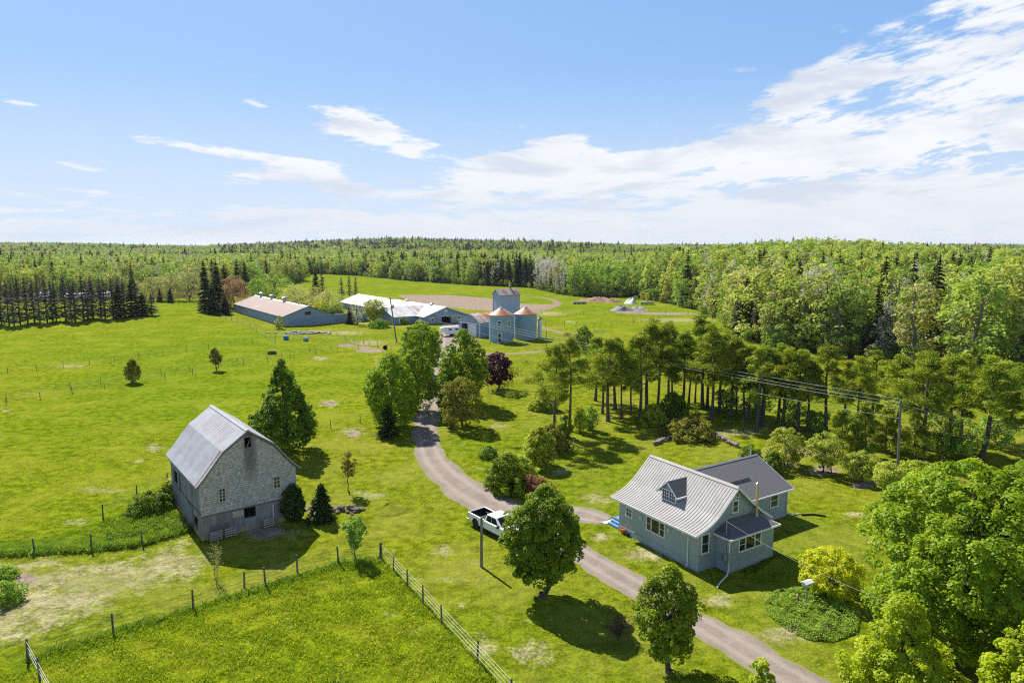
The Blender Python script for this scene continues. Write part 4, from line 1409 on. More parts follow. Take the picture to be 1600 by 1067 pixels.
def pickup():
    c = gp(768, 838)
    hd = math.atan2(57.2 - 60.4, -0.6 + 3.3)
    # the near wheels stand on the measured line; the middle of the truck lies 0.85 m behind it
    mid = Vector((-1.95, 58.8, 0)) + Vector((-math.sin(hd), math.cos(hd), 0)) * 0.85
    t = thing('pickup_truck', 'white crew cab pickup truck with open black lined bed parked on the drive', 'pickup truck', mid, hd)
    W = 1.0
    fr = [(3.02, 0.55), (3.06, 0.8), (3.0, 1.12), (2.8, 1.22), (1.72, 1.28), (-0.80, 1.26), (-0.80, 0.52), (1.52, 0.52)]
    arcF = [(2.12 + 0.52 * math.cos(a), 0.52 + 0.50 * math.sin(a)) for a in np.linspace(math.pi, 0, 10)]
    fr = fr[:-1] + [(1.55, 0.52)] + arcF + [(2.70, 0.55)]
    b = MB()
    b.extrude(fr, 'y', -W, W)
    b.build('body', MAT['carwhite'], t, bevel=0.05)
    arcR = [(-2.10 + 0.52 * math.cos(a), 0.56 + 0.48 * math.sin(a)) for a in np.linspace(0, math.pi, 10)]
    side = [(-0.84, 0.52), (-0.84, 1.32), (-3.20, 1.36), (-3.22, 0.62), (-2.66, 0.56)] + arcR[::-1] + [(-1.55, 0.52)]
    for y0, y1 in ((-W, -W + 0.11), (W - 0.11, W)):
        MB().extrude(side, 'y', y0, y1).build('bed_side', MAT['carwhite'], t, bevel=0.02)
    MB().box(-3.24, -3.16, -W + 0.02, W - 0.02, 0.62, 1.33).build('tailgate', MAT['carwhite'], t, bevel=0.02)
    bd = MB()
    bd.box(-3.15, -0.86, -W + 0.115, W - 0.115, 0.70, 0.78)
    bd.box(-0.92, -0.85, -W + 0.115, W - 0.115, 0.785, 1.30)
    bd.box(-3.155, -3.13, -W + 0.12, W - 0.12, 0.785, 1.28)
    for s in (-1, 1):
        y0, y1 = sorted((s * (W - 0.115), s * (W - 0.14)))
        bd.box(-3.12, -0.93, y0, y1, 0.785, 1.34)
        y0, y1 = sorted((s * (W - 0.142), s * (W - 0.36)))
        bd.box(-2.65, -1.55, y0, y1, 0.785, 1.04)
    bd.build('bed_liner', MAT['black'], t)
    # cab
    lo = [(-0.79, 1.265), (1.70, 1.27)]
    B0, B1, T0, T1 = (-0.78, 0.955), (1.74, 0.955), (-0.56, 0.78), (0.72, 0.77)
    zb, zt = 1.255, 1.90
    cab = MB()
    vs = [(B0[0], -B0[1], zb), (B1[0], -B1[1], zb), (B1[0], B1[1], zb), (B0[0], B0[1], zb),
          (T0[0], -T0[1], zt), (T1[0], -T1[1], zt), (T1[0], T1[1], zt), (T0[0], T0[1], zt)]
    cab.solid(vs, [(3, 2, 1, 0), (4, 5, 6, 7), (0, 1, 5, 4), (1, 2, 6, 5), (2, 3, 7, 6), (3, 0, 4, 7)])
    cab.build('cab', MAT['carwhite'], t, bevel=0.07)

    def lerp(a, c_, k):
        return tuple(a[i] + (c_[i] - a[i]) * k for i in range(3))

    def pane(q, name, n_):
        # q: four corners on the cab face, pushed out a little
        MB().poly([Vector(p) + n_ * 0.012 for p in q]).build(name, MAT['carglass'], t)
    for s in (-1, 1):
        A = (B0[0], s * B0[1], zb)
        Bp = (B1[0], s * B1[1], zb)
        C = (T1[0], s * T1[1], zt)
        D = (T0[0], s * T0[1], zt)
        nn = (Vector(Bp) - Vector(A)).cross(Vector(D) - Vector(A)).normalized()
        if nn.y * s < 0:
            nn = -nn

        def pt(a, h):
            return lerp(lerp(A, Bp, a), lerp(D, C, a), h)
        for a0, a1, b0, b1 in ((0.09, 0.42, 0.10, 0.44), (0.45, 0.80, 0.475, 0.90)):
            q = [pt(a0, 0.12), pt(a1, 0.12), pt(b1, 0.85), pt(b0, 0.85)]
            pane(q, 'side_window', nn)
        m = MB()
        m.obox((1.42, s * 1.14, 1.36), (0.14, 0.24, 0.26))
        m.obox((1.44, s * 0.99, 1.30), (0.06, 0.16, 0.05))
        m.build('wing_mirror', MAT['black'], t, bevel=0.02)
        for x in (0.12, -0.95 + 1.95):
            MB().box(x - 0.28 + 0.12, x - 0.1 + 0.12, min(s * 1.0, s * 1.025), max(s * 1.0, s * 1.025), 1.08, 1.13).build('door_handle', MAT['chrome'], t)
        for x in (-0.72, 0.30, 1.35):
            MB().box(x - 0.008, x + 0.008, min(s * 0.999, s * 1.003), max(s * 0.999, s * 1.003), 0.62, 1.24).build('door_seam', MAT['black'], t)
        MB().box(2.78, 3.05, min(s * 0.70, s * 0.99), max(s * 0.70, s * 0.99), 0.86, 1.06).build('headlight', MAT['chrome'], t)
        MB().box(-3.235, -3.15, min(s * 0.9, s * 1.006), max(s * 0.9, s * 1.006), 0.85, 1.25).build('tail_light', MAT['red'], t)
        MB().box(-0.7, 1.4, min(s * 0.94, s * 1.06), max(s * 0.94, s * 1.06), 0.42, 0.47).build('running_board', MAT['black'], t)
        for x in (2.12, -2.10):
            wheel(t, x, s * 0.84, 0.43, 0.28, s)
    q = [lerp((B1[0], -B1[1], zb), (T1[0], -T1[1], zt), 0.08), lerp((B1[0], B1[1], zb), (T1[0], T1[1], zt), 0.08), lerp((B1[0], B1[1], zb), (T1[0], T1[1], zt), 0.92), lerp((B1[0], -B1[1], zb), (T1[0], -T1[1], zt), 0.92)]
    q = [(p[0], p[1] * 0.9, p[2]) for p in q]
    pane(q, 'windscreen', Vector((0.53, 0, 0.85)))
    q = [(B0[0] + 0.03, -0.75, zb + 0.1), (B0[0] + 0.03, 0.75, zb + 0.1), (T0[0] - 0.03, 0.66, zt - 0.1), (T0[0] - 0.03, -0.66, zt - 0.1)]
    pane(q[::-1], 'rear_window', Vector((-0.95, 0, 0.3)))
    MB().box(3.0, 3.2, -0.98, 0.98, 0.48, 0.74).build('front_bumper', MAT['chrome'], t, bevel=0.03)
    MB().box(-3.42, -3.245, -0.96, 0.96, 0.48, 0.68).build('rear_bumper', MAT['chrome'], t, bevel=0.03)
    MB().box(3.02, 3.075, -0.68, 0.68, 0.78, 1.08).build('grille', MAT['black'], t)
    MB().box(-3.0, 2.9, -0.72, 0.72, 0.36, 0.515).build('chassis', MAT['black'], t)


pickup()


def trailer():
    t = thing('horse_trailer', 'white horse trailer parked in front of the machine shed door', 'trailer', (-17.6, 197.5, 0), R(200))
    MB().box(-2.2, 2.0, -1.05, 1.05, 0.55, 2.75).build('body', MAT['carwhite'], t, bevel=0.12)
    MB().extrude([(2.0, 1.4), (3.4, 1.5), (3.4, 2.5), (2.0, 2.74)], 'y', -1.03, 1.03).build('nose', MAT['carwhite'], t, bevel=0.08)
    MB().tube([(3.2, 0, 1.5), (3.2, 0, 0.7)], 0.07).build('hitch_post', MAT['black'], t)
    MB().tube([(2.7, 0.7, 1.5), (2.7, 0.7, 0.05)], 0.05).build('jack_leg', MAT['black'], t)
    for s in (-1, 1):
        for x in (-1.3, 0.7):
            MB().box(x - 0.5, x + 0.5, min(s * 1.05, s * 1.07), max(s * 1.05, s * 1.07), 1.75, 2.2).build('window', MAT['carglass'], t)
        for x in (-0.75, 0.15):
            wheel(t, x, s * 0.98, 0.36, 0.24, s)
        MB().box(-1.25, 0.6, min(s * 1.052, s * 1.2), max(s * 1.052, s * 1.2), 0.78, 0.86).build('mudguard', MAT['white'], t)
    MB().box(-2.24, -2.19, -0.8, 0.8, 0.75, 2.4).build('rear_door', MAT['black'], t)


trailer()


def campers():
    labs = ['white roofed caravan seen between the dark spruce trunks, leftmost of four', 'white caravan behind the spruce row, second from the left', 'white caravan behind the spruce row, third from the left', 'white caravan behind the thin end of the spruce row']
    for i, (u, v) in enumerate(((66, 466), (112, 468), (132, 467), (166, 466))):
        p = gp(u, v)
        t = thing('caravan', labs[i], 'caravan', p, 0.3 + 0.5 * i, 'pale caravans behind the spruces')
        MB().box(-3.4, 3.4, -1.2, 1.2, 0.6, 2.9).build('body', MAT['white'], t, bevel=0.25)
        for s in (-1, 1):
            MB().box(-2.4, 2.2, min(s * 1.2, s * 1.23), max(s * 1.2, s * 1.23), 1.7, 2.2).build('window', MAT['carglass'], t)
            wheel(t, -0.3, s * 1.05, 0.36, 0.24, s)


campers()


# ------------------------------------------------------------------ poles and wires
def pole(name, label, base, h, r, lean=(0, 0), arm=0, cat='pole', group=None, arm_rot=0.0, mat='pole', transformer=False):
    t = thing(name, label, cat, base, 0, group)
    MB().tube([(0, 0, -0.3), (lean[0] * 0.5, lean[1] * 0.5, h * 0.5), (lean[0], lean[1], h)], [r, r * 0.9, r * 0.78], 10).build('shaft', MAT[mat], t)
    if arm:
        a = MB()
        a.obox((lean[0], lean[1], h - 0.35), (arm * 2, 0.1, 0.12), (0, 0, arm_rot))
        ao = a.build('crossarm', MAT['wood'], t)
        for k in (-0.9, 0.0, 0.9):
            q = Vector((lean[0] + math.cos(arm_rot) * arm * k, lean[1] + math.sin(arm_rot) * arm * k, h - 0.29))
            MB().lathe([(0.05, 0), (0.08, 0.08), (0.04, 0.22)], 8, q).build('insulator', MAT['galv'], ao)
    if transformer:
        MB().lathe([(0.2, 0), (0.28, 0.05), (0.28, 0.85), (0.2, 0.95)], 12, (lean[0] * 0.75 + 0.4, lean[1] * 0.7 - 0.1, h - 2.9)).build('transformer', MAT['galv'], t)
    return t


RP = gp(1403, 735)
LP = gp(620, 535)
pole('utility_pole', 'tall pale wooden utility pole standing before the pine row by the fruit trees', RP, 8.4, 0.16, (-0.35, 0), 0.45, 'utility pole', arm_rot=0.9)
pole('utility_pole', 'leaning brown utility pole with crossarm in front of the white roofed barn', LP, 12.2, 0.20, (-1.55, 0), 1.2, 'utility pole', arm_rot=2.6, transformer=True)
pole('cut_off_pole', 'short bare grey pole standing in the lawn beside the white pickup', (-2.5, 52.8, 0), 4.25, 0.13, (0.03, 0.0), cat='pole')
pole('yard_post', 'thin grey post standing alone beside the silos', gp(853.5, 543), 4.4, 0.11, cat='post')
pole('garden_stake', 'thin white stake in the shaded lawn under the big pines', gp(896, 697), 1.0, 0.03, mat='white', cat='stake')


def wire(label, a, b, sag, r=0.022, mat='wire', cat='power line', group=None, name='power_line'):
    a, b = Vector(a), Vector(b)
    pts = []
    for i in range(41):
        k = i / 40
        p = a.lerp(b, k)
        p.z -= sag * 4 * k * (1 - k)
        pts.append(p)
    o = MB().tube(pts, r, 5).build(name, MAT[mat])
    return tag(o, label, cat, group)


lt = Vector((LP.x - 1.55, LP.y, 11.9))
rt = Vector((RP.x - 0.35, RP.y, 8.15))
far_r = gp(1660, 676, 6.0)
for i, (dz, sx, lab) in enumerate(((0.30, 0.45, 'topmost power line running from the tall pale pole across to the barn pole'), (-0.10, 0.0, 'middle power line of the three between the pale pole and barn pole'), (-0.42, -0.45, 'nearest of the upper power lines, running just under the middle one'),
                                   (-1.9, 0.0, 'lower sagging cable running well below the three power lines'))):
    off = Vector((math.cos(0.9) * sx, math.sin(0.9) * sx, dz))
    of2 = Vector((math.cos(2.6) * sx * -2.6, math.sin(2.6) * sx * -2.6, dz))
    wire(lab, lt + of2, rt + off, 1.3 + 0.5 * (i == 3), 0.016, group='lines between the two utility poles')
    wire(('outer top', 'middle top', 'inner top', 'lowest sagging')[i] + ' line leaving the pale pole towards the right edge', rt + off, far_r + off, 0.7, 0.015, group='lines leaving to the right')
mz = Matrix.Translation((9.86, 59.99, 0)) @ Matrix.Rotation(-1.01, 4, 'Z') @ Vector((10.72, 1.80, 4.3))
wire('thin service cable dropping from the porch roof mast over the lawn to the big maple', mz, gp(1440, 960, 4.2), 0.5, 0.010, 'wire', 'cable', name='service_cable')


# ------------------------------------------------------------------ fences
def fence(label, posts, h=1.3, wires=(0.4, 0.8, 1.2), r=0.06, wr=0.010, wmat='galv', extra_end=None, seed=0, name='wire_fence', cat='fence'):
    rng = random.Random(seed)
    P = [gp(*p) for p in posts]
    o = P[0]
    t = thing(name, label, cat, o)
    for p in P:
        q = p - o
        hh = h * rng.uniform(0.93, 1.1)
        MB().tube([(q.x, q.y, -0.1), (q.x + rng.uniform(-.06, .06), q.y + rng.uniform(-.04, .04), hh)], [r, r * 0.85], 7).build('post', MAT['post'], t)
    L = [p - o for p in P]
    for z in wires:
        MB().tube([(q.x, q.y - r, z) for q in L], wr, 4).build('wire', MAT[wmat], t)
    return t


fence('wire fence on dark posts along the top of the near paddock', [(43, 1029), (177, 988), (302, 951), (382, 919), (415, 915), (465, 895), (529, 881), (594, 874)], 1.45, (0.35, 0.65, 0.95, 1.25), 0.08, 0.012, seed=1)
fence('white tape fence on dark posts running down from the paddock corner', [(596, 874), (615, 892), (637, 917), (661, 942), (690, 974), (746, 1035), (800, 1094), (860, 1160)], 1.4, (0.45, 0.75, 1.05, 1.32), 0.07, 0.010, 'tape', seed=2, name='tape_fence')
fence('short white tape fence in the bottom left corner', [(45, 1030), (62, 1062), (85, 1105)], 1.45, (0.7, 1.0, 1.3), 0.07, 0.010, 'tape', seed=3, name='tape_fence')
fence('wire fence along the tall weeds left of the grey barn', [(-60, 872), (54, 864), (143, 860), (222, 851), (288, 826)], 1.4, (0.4, 0.8, 1.2), 0.075, 0.012, seed=4)
fence('two old posts with wire in the weeds behind the grey barn', [(161, 810), (214, 780), (262, 757)], 1.4, (0.8, 1.2), 0.075, 0.012, seed=5)
fence('upper fence of thin posts crossing the big left pasture', [(-60, 590), (12, 582), (57, 578), (99, 574), (140, 570), (179, 565), (217, 560), (255, 555), (291, 549), (326, 545), (360, 541), (395, 537), (430, 533)], 1.3, (0.5, 0.9, 1.2), 0.055, 0.010, seed=6)
fence('lower fence of thin posts crossing the left pasture past two small trees', [(-60, 640), (10, 632), (63, 624), (113, 615), (163, 606), (212, 599), (258, 592), (301, 585), (342, 578), (381, 571), (418, 565), (454, 558), (493, 553), (527, 550), (560, 546), (590, 543)], 1.3, (0.5, 0.9, 1.2), 0.055, 0.010, seed=7)
fence('back fence just above the lower pasture fence', [(10, 625), (110, 608), (158, 600), (252, 585), (296, 579), (372, 568), (440, 556), (484, 550), (517, 546), (553, 537), (568, 538), (578, 541), (590, 542), (611, 547)], 1.25, (0.5, 0.9, 1.2), 0.052, 0.010, seed=8)
fence('fence along the grass left of the long rusty roofed barn', [(345, 494), (353, 499), (362, 501), (371, 504), (380, 507), (391, 512), (401, 519), (415, 528), (430, 536)], 1.3, (0.5, 0.9, 1.2), 0.052, 0.010, seed=9)
fence('fence of thin posts in front of the blue-grey yard wall', [(430, 525), (459, 530), (483, 531), (511, 530), (540, 531), (553, 539), (569, 539)], 1.3, (0.5, 0.9, 1.2), 0.052, 0.010, seed=10)
fence('short fence between the barn maple and the drive trees', [(470, 680), (517, 671), (563, 661), (590, 655)], 1.4, (0.5, 0.9, 1.3), 0.052, 0.010, seed=11)
fence('far fence of thin posts below the earth heaps in the field', [(845, 489), (880, 490), (912, 491), (945, 492), (972, 493), (1000, 492), (1040, 490)], 1.5, (0.6, 1.0, 1.4), 0.08, 0.012, seed=12)
fence('far fence across the green field right of the silos', [(852, 508), (882, 507), (900, 509), (928, 510), (955, 508), (990, 505), (1030, 500), (1075, 495)], 1.4, (0.6, 1.0, 1.3), 0.08, 0.012, seed=13)
g0 = gp(928, 520)
gt = thing('field_gate', 'pale metal bar gate in the green field fence behind the pines', 'gate', g0, -0.9)
gb = MB()
for z in (0.3, 0.6, 0.9, 1.2):
    gb.tube([(0, 0, z), (3.8, 0, z)], 0.035, 6)
gb.build('bar', MAT['galv'], gt)
gb = MB()
for x in (-0.05, 3.85):
    gb.tube([(x, 0, 0), (x, 0, 1.35)], 0.05, 6)
gb.build('upright', MAT['galv'], gt)


# ------------------------------------------------------------------ small things
def rocks(name, label, cat, c, n, spread, size, mat, seed, kind=None, heap=0.0, flat=0.6):
    rng = random.Random(seed)
    mb = MB()
    for i in range(n):
        x, y = rng.gauss(0, spread[0]), rng.gauss(0, spread[1])
        d = math.hypot(x / (spread[0] * 2), y / (spread[1] * 2))
        s = rng.uniform(*size)
        z = max(0, heap * (1 - d)) * rng.random() + s * 0.25
        a = rng.uniform(0, 3.14)
        bm = bmesh.new()
        bmesh.ops.create_icosphere(bm, subdivisions=1, radius=s)
        for v in bm.verts:
            v.co *= rng.uniform(0.72, 1.12)
            v.co.z *= flat
            v.co = Matrix.Rotation(a, 3, 'Z') @ v.co
            v.co += Vector((x, y, z))
        bm.verts.index_update()
        mb.solid([tuple(v.co) for v in bm.verts], [tuple(v.index for v in f.verts) for f in bm.faces])
        bm.free()
    o = mb.build(name, mat)
    o.location = c
    return tag(o, label, cat, kind=kind)


def mound(name, label, cat, c, rx, ry, h, mat, seed, kind=None, rot=0.0, lump=0.25):
    rng = np.random.default_rng(seed)
    N, K = 14, 30
    vs, fs = [], []
    ph = rng.uniform(0, 6.28, 6)
    for i in range(N + 1):
        k = i / N
        for j in range(K):
            a = 2 * math.pi * j / K
            w = 1 + lump * (0.5 * math.sin(2 * a + ph[0]) + 0.35 * math.sin(3 * a + ph[1]) + 0.25 * math.sin(5 * a + ph[2]))
            z = h * (1 - k * k) ** 1.3 * (1 + lump * 0.5 * math.sin(3 * a + 5 * k + ph[3])) + rng.normal(0, 0.02 * h)
            vs.append((rx * k * w * math.cos(a), ry * k * w * math.sin(a), z if i < N else -0.05))
    for i in range(N):
        for j in range(K):
            fs.append((i * K + j, i * K + (j + 1) % K, (i + 1) * K + (j + 1) % K, (i + 1) * K + j)[::-1])
    m = MB().solid(vs, fs)
    o = m.build(name, mat, smooth=True)
    o.location = c
    o.rotation_euler = (0, 0, rot)
    return tag(o, label, cat, kind=kind)


EARTH = simple('heaped_earth', (0.32, 0.20, 0.14), 0.95, (0.22, 0.13, 0.09), 1.2, bump=0.05)
GREY = simple('heaped_gravel', (0.30, 0.28, 0.29), 0.95, (0.21, 0.195, 0.2), 1.5, bump=0.05)
TARP = simple('white_tarpaulin', (0.72, 0.72, 0.72), 0.6, (0.58, 0.58, 0.58), 0.8)
RUB = simple('pale_rubble', (0.52, 0.50, 0.48), 0.9, (0.33, 0.31, 0.30), 0.8)
mound('earth_heap', 'low heap of reddish earth at the far edge of the field', 'earth heap', gp(936, 471), 9, 5, 2.0, EARTH, 1)
mound('earth_heap', 'smaller rust red earth heap right of the larger one', 'earth heap', gp(958, 472), 5, 4, 1.4, EARTH, 2)
mound('gravel_heap', 'dark grey gravel heap in front of the white tarpaulin', 'gravel heap', gp(972, 485), 5.0, 4, 1.9, GREY, 3)
mound('gravel_heap', 'flat pale grey gravel heap right of the dark one', 'gravel heap', gp(996, 484), 4.5, 4, 1.5, simple('pale_gravel', (0.38, 0.36, 0.34), 0.95, (0.28, 0.27, 0.25), 2), 4)
mound('covered_heap', 'rounded heap under a white tarpaulin at the wood edge', 'covered heap', gp(986, 474), 3.4, 3, 2.4, TARP, 5)
for i, (u, v, r_, lab) in enumerate(((905, 475, 0.2, 'pale stack of boards lying left of the red earth heaps'), (1011, 476, -0.2, 'long pale stack of boards lying right of the white tarpaulin'))):
    t = thing('board_stack', lab, 'board stack', gp(u, v), r_, 'board stacks in the field')
    q = MB()
    rr = random.Random(i)
    for k in range(5):
        w = rr.uniform(2.6, 3.4)
        q.box(-w, w, -1.1 + k * 0.02, 1.1 - k * 0.03, 0.35 + k * 0.16, 0.35 + k * 0.16 + 0.13)
    q.build('boards', MAT['palewood'], t)
    q = MB()
    for x in (-2, 0, 2):
        q.box(x - 0.15, x + 0.15, -1, 1, 0, 0.345)
    q.build('bearer', MAT['wood'], t)
rocks('rubble_pile', 'long low pile of pale broken stone below the long barn gable', 'rubble pile', gp(477, 521), 90, (4.2, 1.3), (0.25, 0.7), RUB, 3, heap=0.8)
rocks('rock_pile', 'heap of grey field stones and dry grass beside the spruce by the barn', 'rock pile', gp(544, 797), 22, (0.75, 0.5), (0.16, 0.42), simple('brown_field_stone', (0.27, 0.22, 0.16), 0.95, (0.12, 0.10, 0.08), 2.5, bump=0.03), 4, heap=0.8)
mound('grass_mound', None, None, gp(606, 795), 2.4, 2.1, 0.5, bpy.data.materials['grass_ground'], 6, kind='structure')
# stone edging of the shrub bed under the pines
rg = random.Random(9)
eb = MB()
pth = [gp(u, v) for u, v in ((1022, 695), (1040, 688), (1058, 678), (1078, 674), (1100, 675), (1118, 682), (1136, 691), (1152, 699))]
c0 = pth[0].copy()
for a, b in zip(pth, pth[1:]):
    for k in range(9):
        for lay in range(2):
            p = a.lerp(b, (k + rg.random() * 0.6) / 9) - c0
            s = rg.uniform(0.16, 0.32)
            eb.obox((p.x + rg.gauss(0, .12), p.y + rg.gauss(0, .12), 0.12 + lay * 0.22), (s * 2, s * 1.5, s * 1.0), (rg.uniform(-.3, .3), rg.uniform(-.3, .3), rg.uniform(0, 3)))
o = eb.build('stone_border', simple('dry_stone_border', (0.30, 0.26, 0.25), 0.95, (0.14, 0.12, 0.115), 1.5), bevel=0.03)
o.location = c0
tag(o, 'low tumbled dry stone border around the shrub bed under the pines', 'stone border')


def barrel(label, p, mat, r=0.45, h=0.95):
    o = MB().lathe([(r * 0.9, 0), (r, h * 0.1), (r * 0.96, h * 0.34), (r, h * 0.36), (r * 0.96, h * 0.66), (r, h * 0.68), (r * 0.95, h), (r * 0.8, h), (r * 0.78, h - 0.05)], 16).build('water_barrel', mat, smooth='angle')
    o.location = p
    return tag(o, label, 'barrel', 'blue barrels by the pasture fence')


BLUE = simple('blue_plastic', (0.05, 0.12, 0.42), 0.4)
barrel('dark blue plastic barrel by the fence below the long barn', gp(447, 531), BLUE, 0.75, 1.1)
barrel('pale blue barrel right of the dark blue one by the fence', gp(478, 533), simple('light_blue_plastic', (0.16, 0.30, 0.48), 0.4), 0.75, 1.0)
MB().lathe([(0.95, 0), (1.05, 0.05), (1.1, 0.55), (1.0, 0.55), (0.95, 0.15)], 20).build('water_trough', MAT['black'], smooth='angle')
o = bpy.data.objects['water_trough']
o.location = gp(425, 553)
tag(o, 'round black rubber water trough lying in the pasture', 'trough')


def tyre(label, p, r, w, tilt):
    o = MB().lathe([(r * 0.55, -w / 2), (r * 0.9, -w / 2), (r, -w * 0.3), (r, w * 0.3), (r * 0.9, w / 2), (r * 0.55, w / 2), (r * 0.55, -w / 2)], 20).build('old_tyre', MAT['rubber'], smooth='angle')
    o.location = p
    o.rotation_euler = tilt
    return tag(o, label, 'tyre')


tyre('old black tyre lying against the left corner of the grey barn', gp(293, 830) + Vector((0, 0, 0.2)), 0.42, 0.24, (0.5, 0, 0.3))
tyre('black tyre standing in the pasture near the leaning utility pole', gp(602, 546) + Vector((0, 0, 0.5)), 0.6, 0.35, (1.4, 0, 0.5))
# flower pots by the blue steps
for lab, u, v, r, mt, c2 in (('orange flower pot standing by the blue steps', 973.5, 833, 0.26, simple('orange_pot', (0.60, 0.17, 0.03), 0.6), True), ('dark flower pot standing right of the orange pot', 981, 837, 0.2, MAT['black'], True)):
    t = thing('flower_pot', lab, 'flower pot', gp(u, v), 0, 'pots by the steps')
    MB().lathe([(r * 0.7, 0), (r, r * 1.5), (r * 1.1, r * 1.5), (r * 1.1, r * 1.7), (r * 0.9, r * 1.7), (r * 0.85, r * 1.4)], 16).build('pot', mt, t)
# drain pipe lying on the lawn
o = MB().tube([gp(1252, 804, 0.08), gp(1270, 803, 0.1), gp(1290, 806, 0.08)], 0.085, 8).build('drain_pipe', MAT['black'])
tag(o, 'black drain pipe lying on the lawn behind the house wing', 'pipe')
# bird feeder on a post in the ground-cover bed
fp = gp(1259, 948)
t = thing('bird_feeder', 'white box shaped bird feeder on a grey post in the green shrub bed', 'bird feeder', fp, 0.5)
MB().tube([(0, 0, 0), (0, 0, 1.7)], 0.06, 8).build('post', MAT['galv'], t)
MB().box(-0.36, 0.36, -0.18, 0.18, 1.70, 1.95).build('box', MAT['white'], t, bevel=0.01)
q = MB()
q.slab([(-0.27, 1.93), (0, 2.06), (0.27, 1.93)], 'x', -0.44, 0.44, 0.03)
q.build('lid', MAT['white'], t)
MB().lathe([(0.05, -0.02), (0.05, 0.02)], 10, (0, -0.19, 1.83), 'y').build('entrance_hole', MAT['black'], t)
t = thing('garden_ornament', 'small red garden ornament standing left of the bird feeder', 'ornament', gp(1246, 944), 0)
MB().lathe([(0.12, 0), (0.16, 0.2), (0.1, 0.5), (0.05, 0.55)], 10).build('body', simple('red_ornament_paint', (0.42, 0.10, 0.07), 0.6), t)
MB().lathe([(0.03, 0.54), (0.1, 0.62), (0.1, 0.7), (0.03, 0.8)], 10).build('head', simple('pink_ornament_paint', (0.5, 0.3, 0.22), 0.6), t)

# ------------------------------------------------------------------ trees
def unit(a):
    return a / (np.linalg.norm(a, axis=-1, keepdims=True) + 1e-9)


def leaf_verts(rng, C, N, w, h, D=None):
    """one pointed leaf shaped face per centre"""
    n = len(C)
    if D is None:
        D = rng.normal(size=(n, 3))
    N = unit(N)
    T = unit(D - N * np.sum(D * N, -1, keepdims=True))
    B = np.cross(N, T)
    w = np.broadcast_to(np.asarray(w, float).reshape(-1, 1), (n, 1))
    h = np.broadcast_to(np.asarray(h, float).reshape(-1, 1), (n, 1))
    V = np.stack([C - T * h / 2, C + B * w / 2 - T * h * 0.05, C + T * h / 2, C - B * w / 2 - T * h * 0.05], 1)
    return V


def quad_mesh(name, V, tint, mats, extra=None):
    """V (n,4,3) faces; extra = MB of a trunk, given the second material"""
    n = len(V)
    co = V.reshape(-1, 3)
    loops = np.arange(n * 4)
    starts = np.arange(0, n * 4, 4)
    mi = np.zeros(n, np.int32)
    tt = np.asarray(tint, float)
    if extra is not None:
        ev = np.array(extra.v)
        el, es = [], []
        k = n * 4
        for f in extra.f:
            es.append(k)
            el += [i + n * 4 for i in f]
            k += len(f)
        co = np.concatenate([co, ev])
        loops = np.concatenate([loops, el])
        starts = np.concatenate([starts, es])
        mi = np.concatenate([mi, np.ones(len(es), np.int32)])
        tt = np.concatenate([tt, np.zeros(len(es))])
    me = bpy.data.meshes.new(name)
    me.vertices.add(len(co))
    me.vertices.foreach_set('co', co.astype(np.float32).ravel())
    me.loops.add(len(loops))
    me.loops.foreach_set('vertex_index', loops.astype(np.int32))
    me.polygons.add(len(starts))
    me.polygons.foreach_set('loop_start', starts.astype(np.int32))
    for m in mats:
        me.materials.append(m)
    me.polygons.foreach_set('material_index', mi)
    me.update(calc_edges=True)
    me.attributes.new('tint', 'FLOAT', 'FACE').data.foreach_set('value', np.clip(tt, 0, 1).astype(np.float32))
    return me


PROF = dict(
    oval=([0, .12, .35, .6, .85, 1], [.45, .8, 1, .92, .55, .12]),
    round=([0, .15, .45, .75, .92, 1], [.5, .85, 1, .85, .5, .12]),
    cone=([0, .1, .28, .5, .7, .88, 1], [.55, .9, 1, .68, .38, .25, .10]),
    tall=([0, .15, .4, .7, .9, 1], [.35, .75, 1, .8, .45, .1]),
    vase=([0, .3, .65, .85, 1], [.25, .65, 1, .8, .35]),
    dome=([0, .3, .6, .85, 1], [1, 1, .85, .55, .15]),
)


def limb(mb, a, b, r0, r1, rng, sag=0.0, n=5, sides=6):
    a, b = np.array(a, float), np.array(b, float)
    L = np.linalg.norm(b - a)
    pts = []
    for i in range(n + 1):
        k = i / n
        p = a + (b - a) * k
        p[2] += sag * L * math.sin(math.pi * k) * 0.5
        if 0 < i < n:
            p += rng.normal(0, 0.035 * L, 3)
        pts.append(tuple(p))
    mb.tube(pts, [r0 + (r1 - r0) * (i / n) for i in range(n + 1)], sides, cap=False)


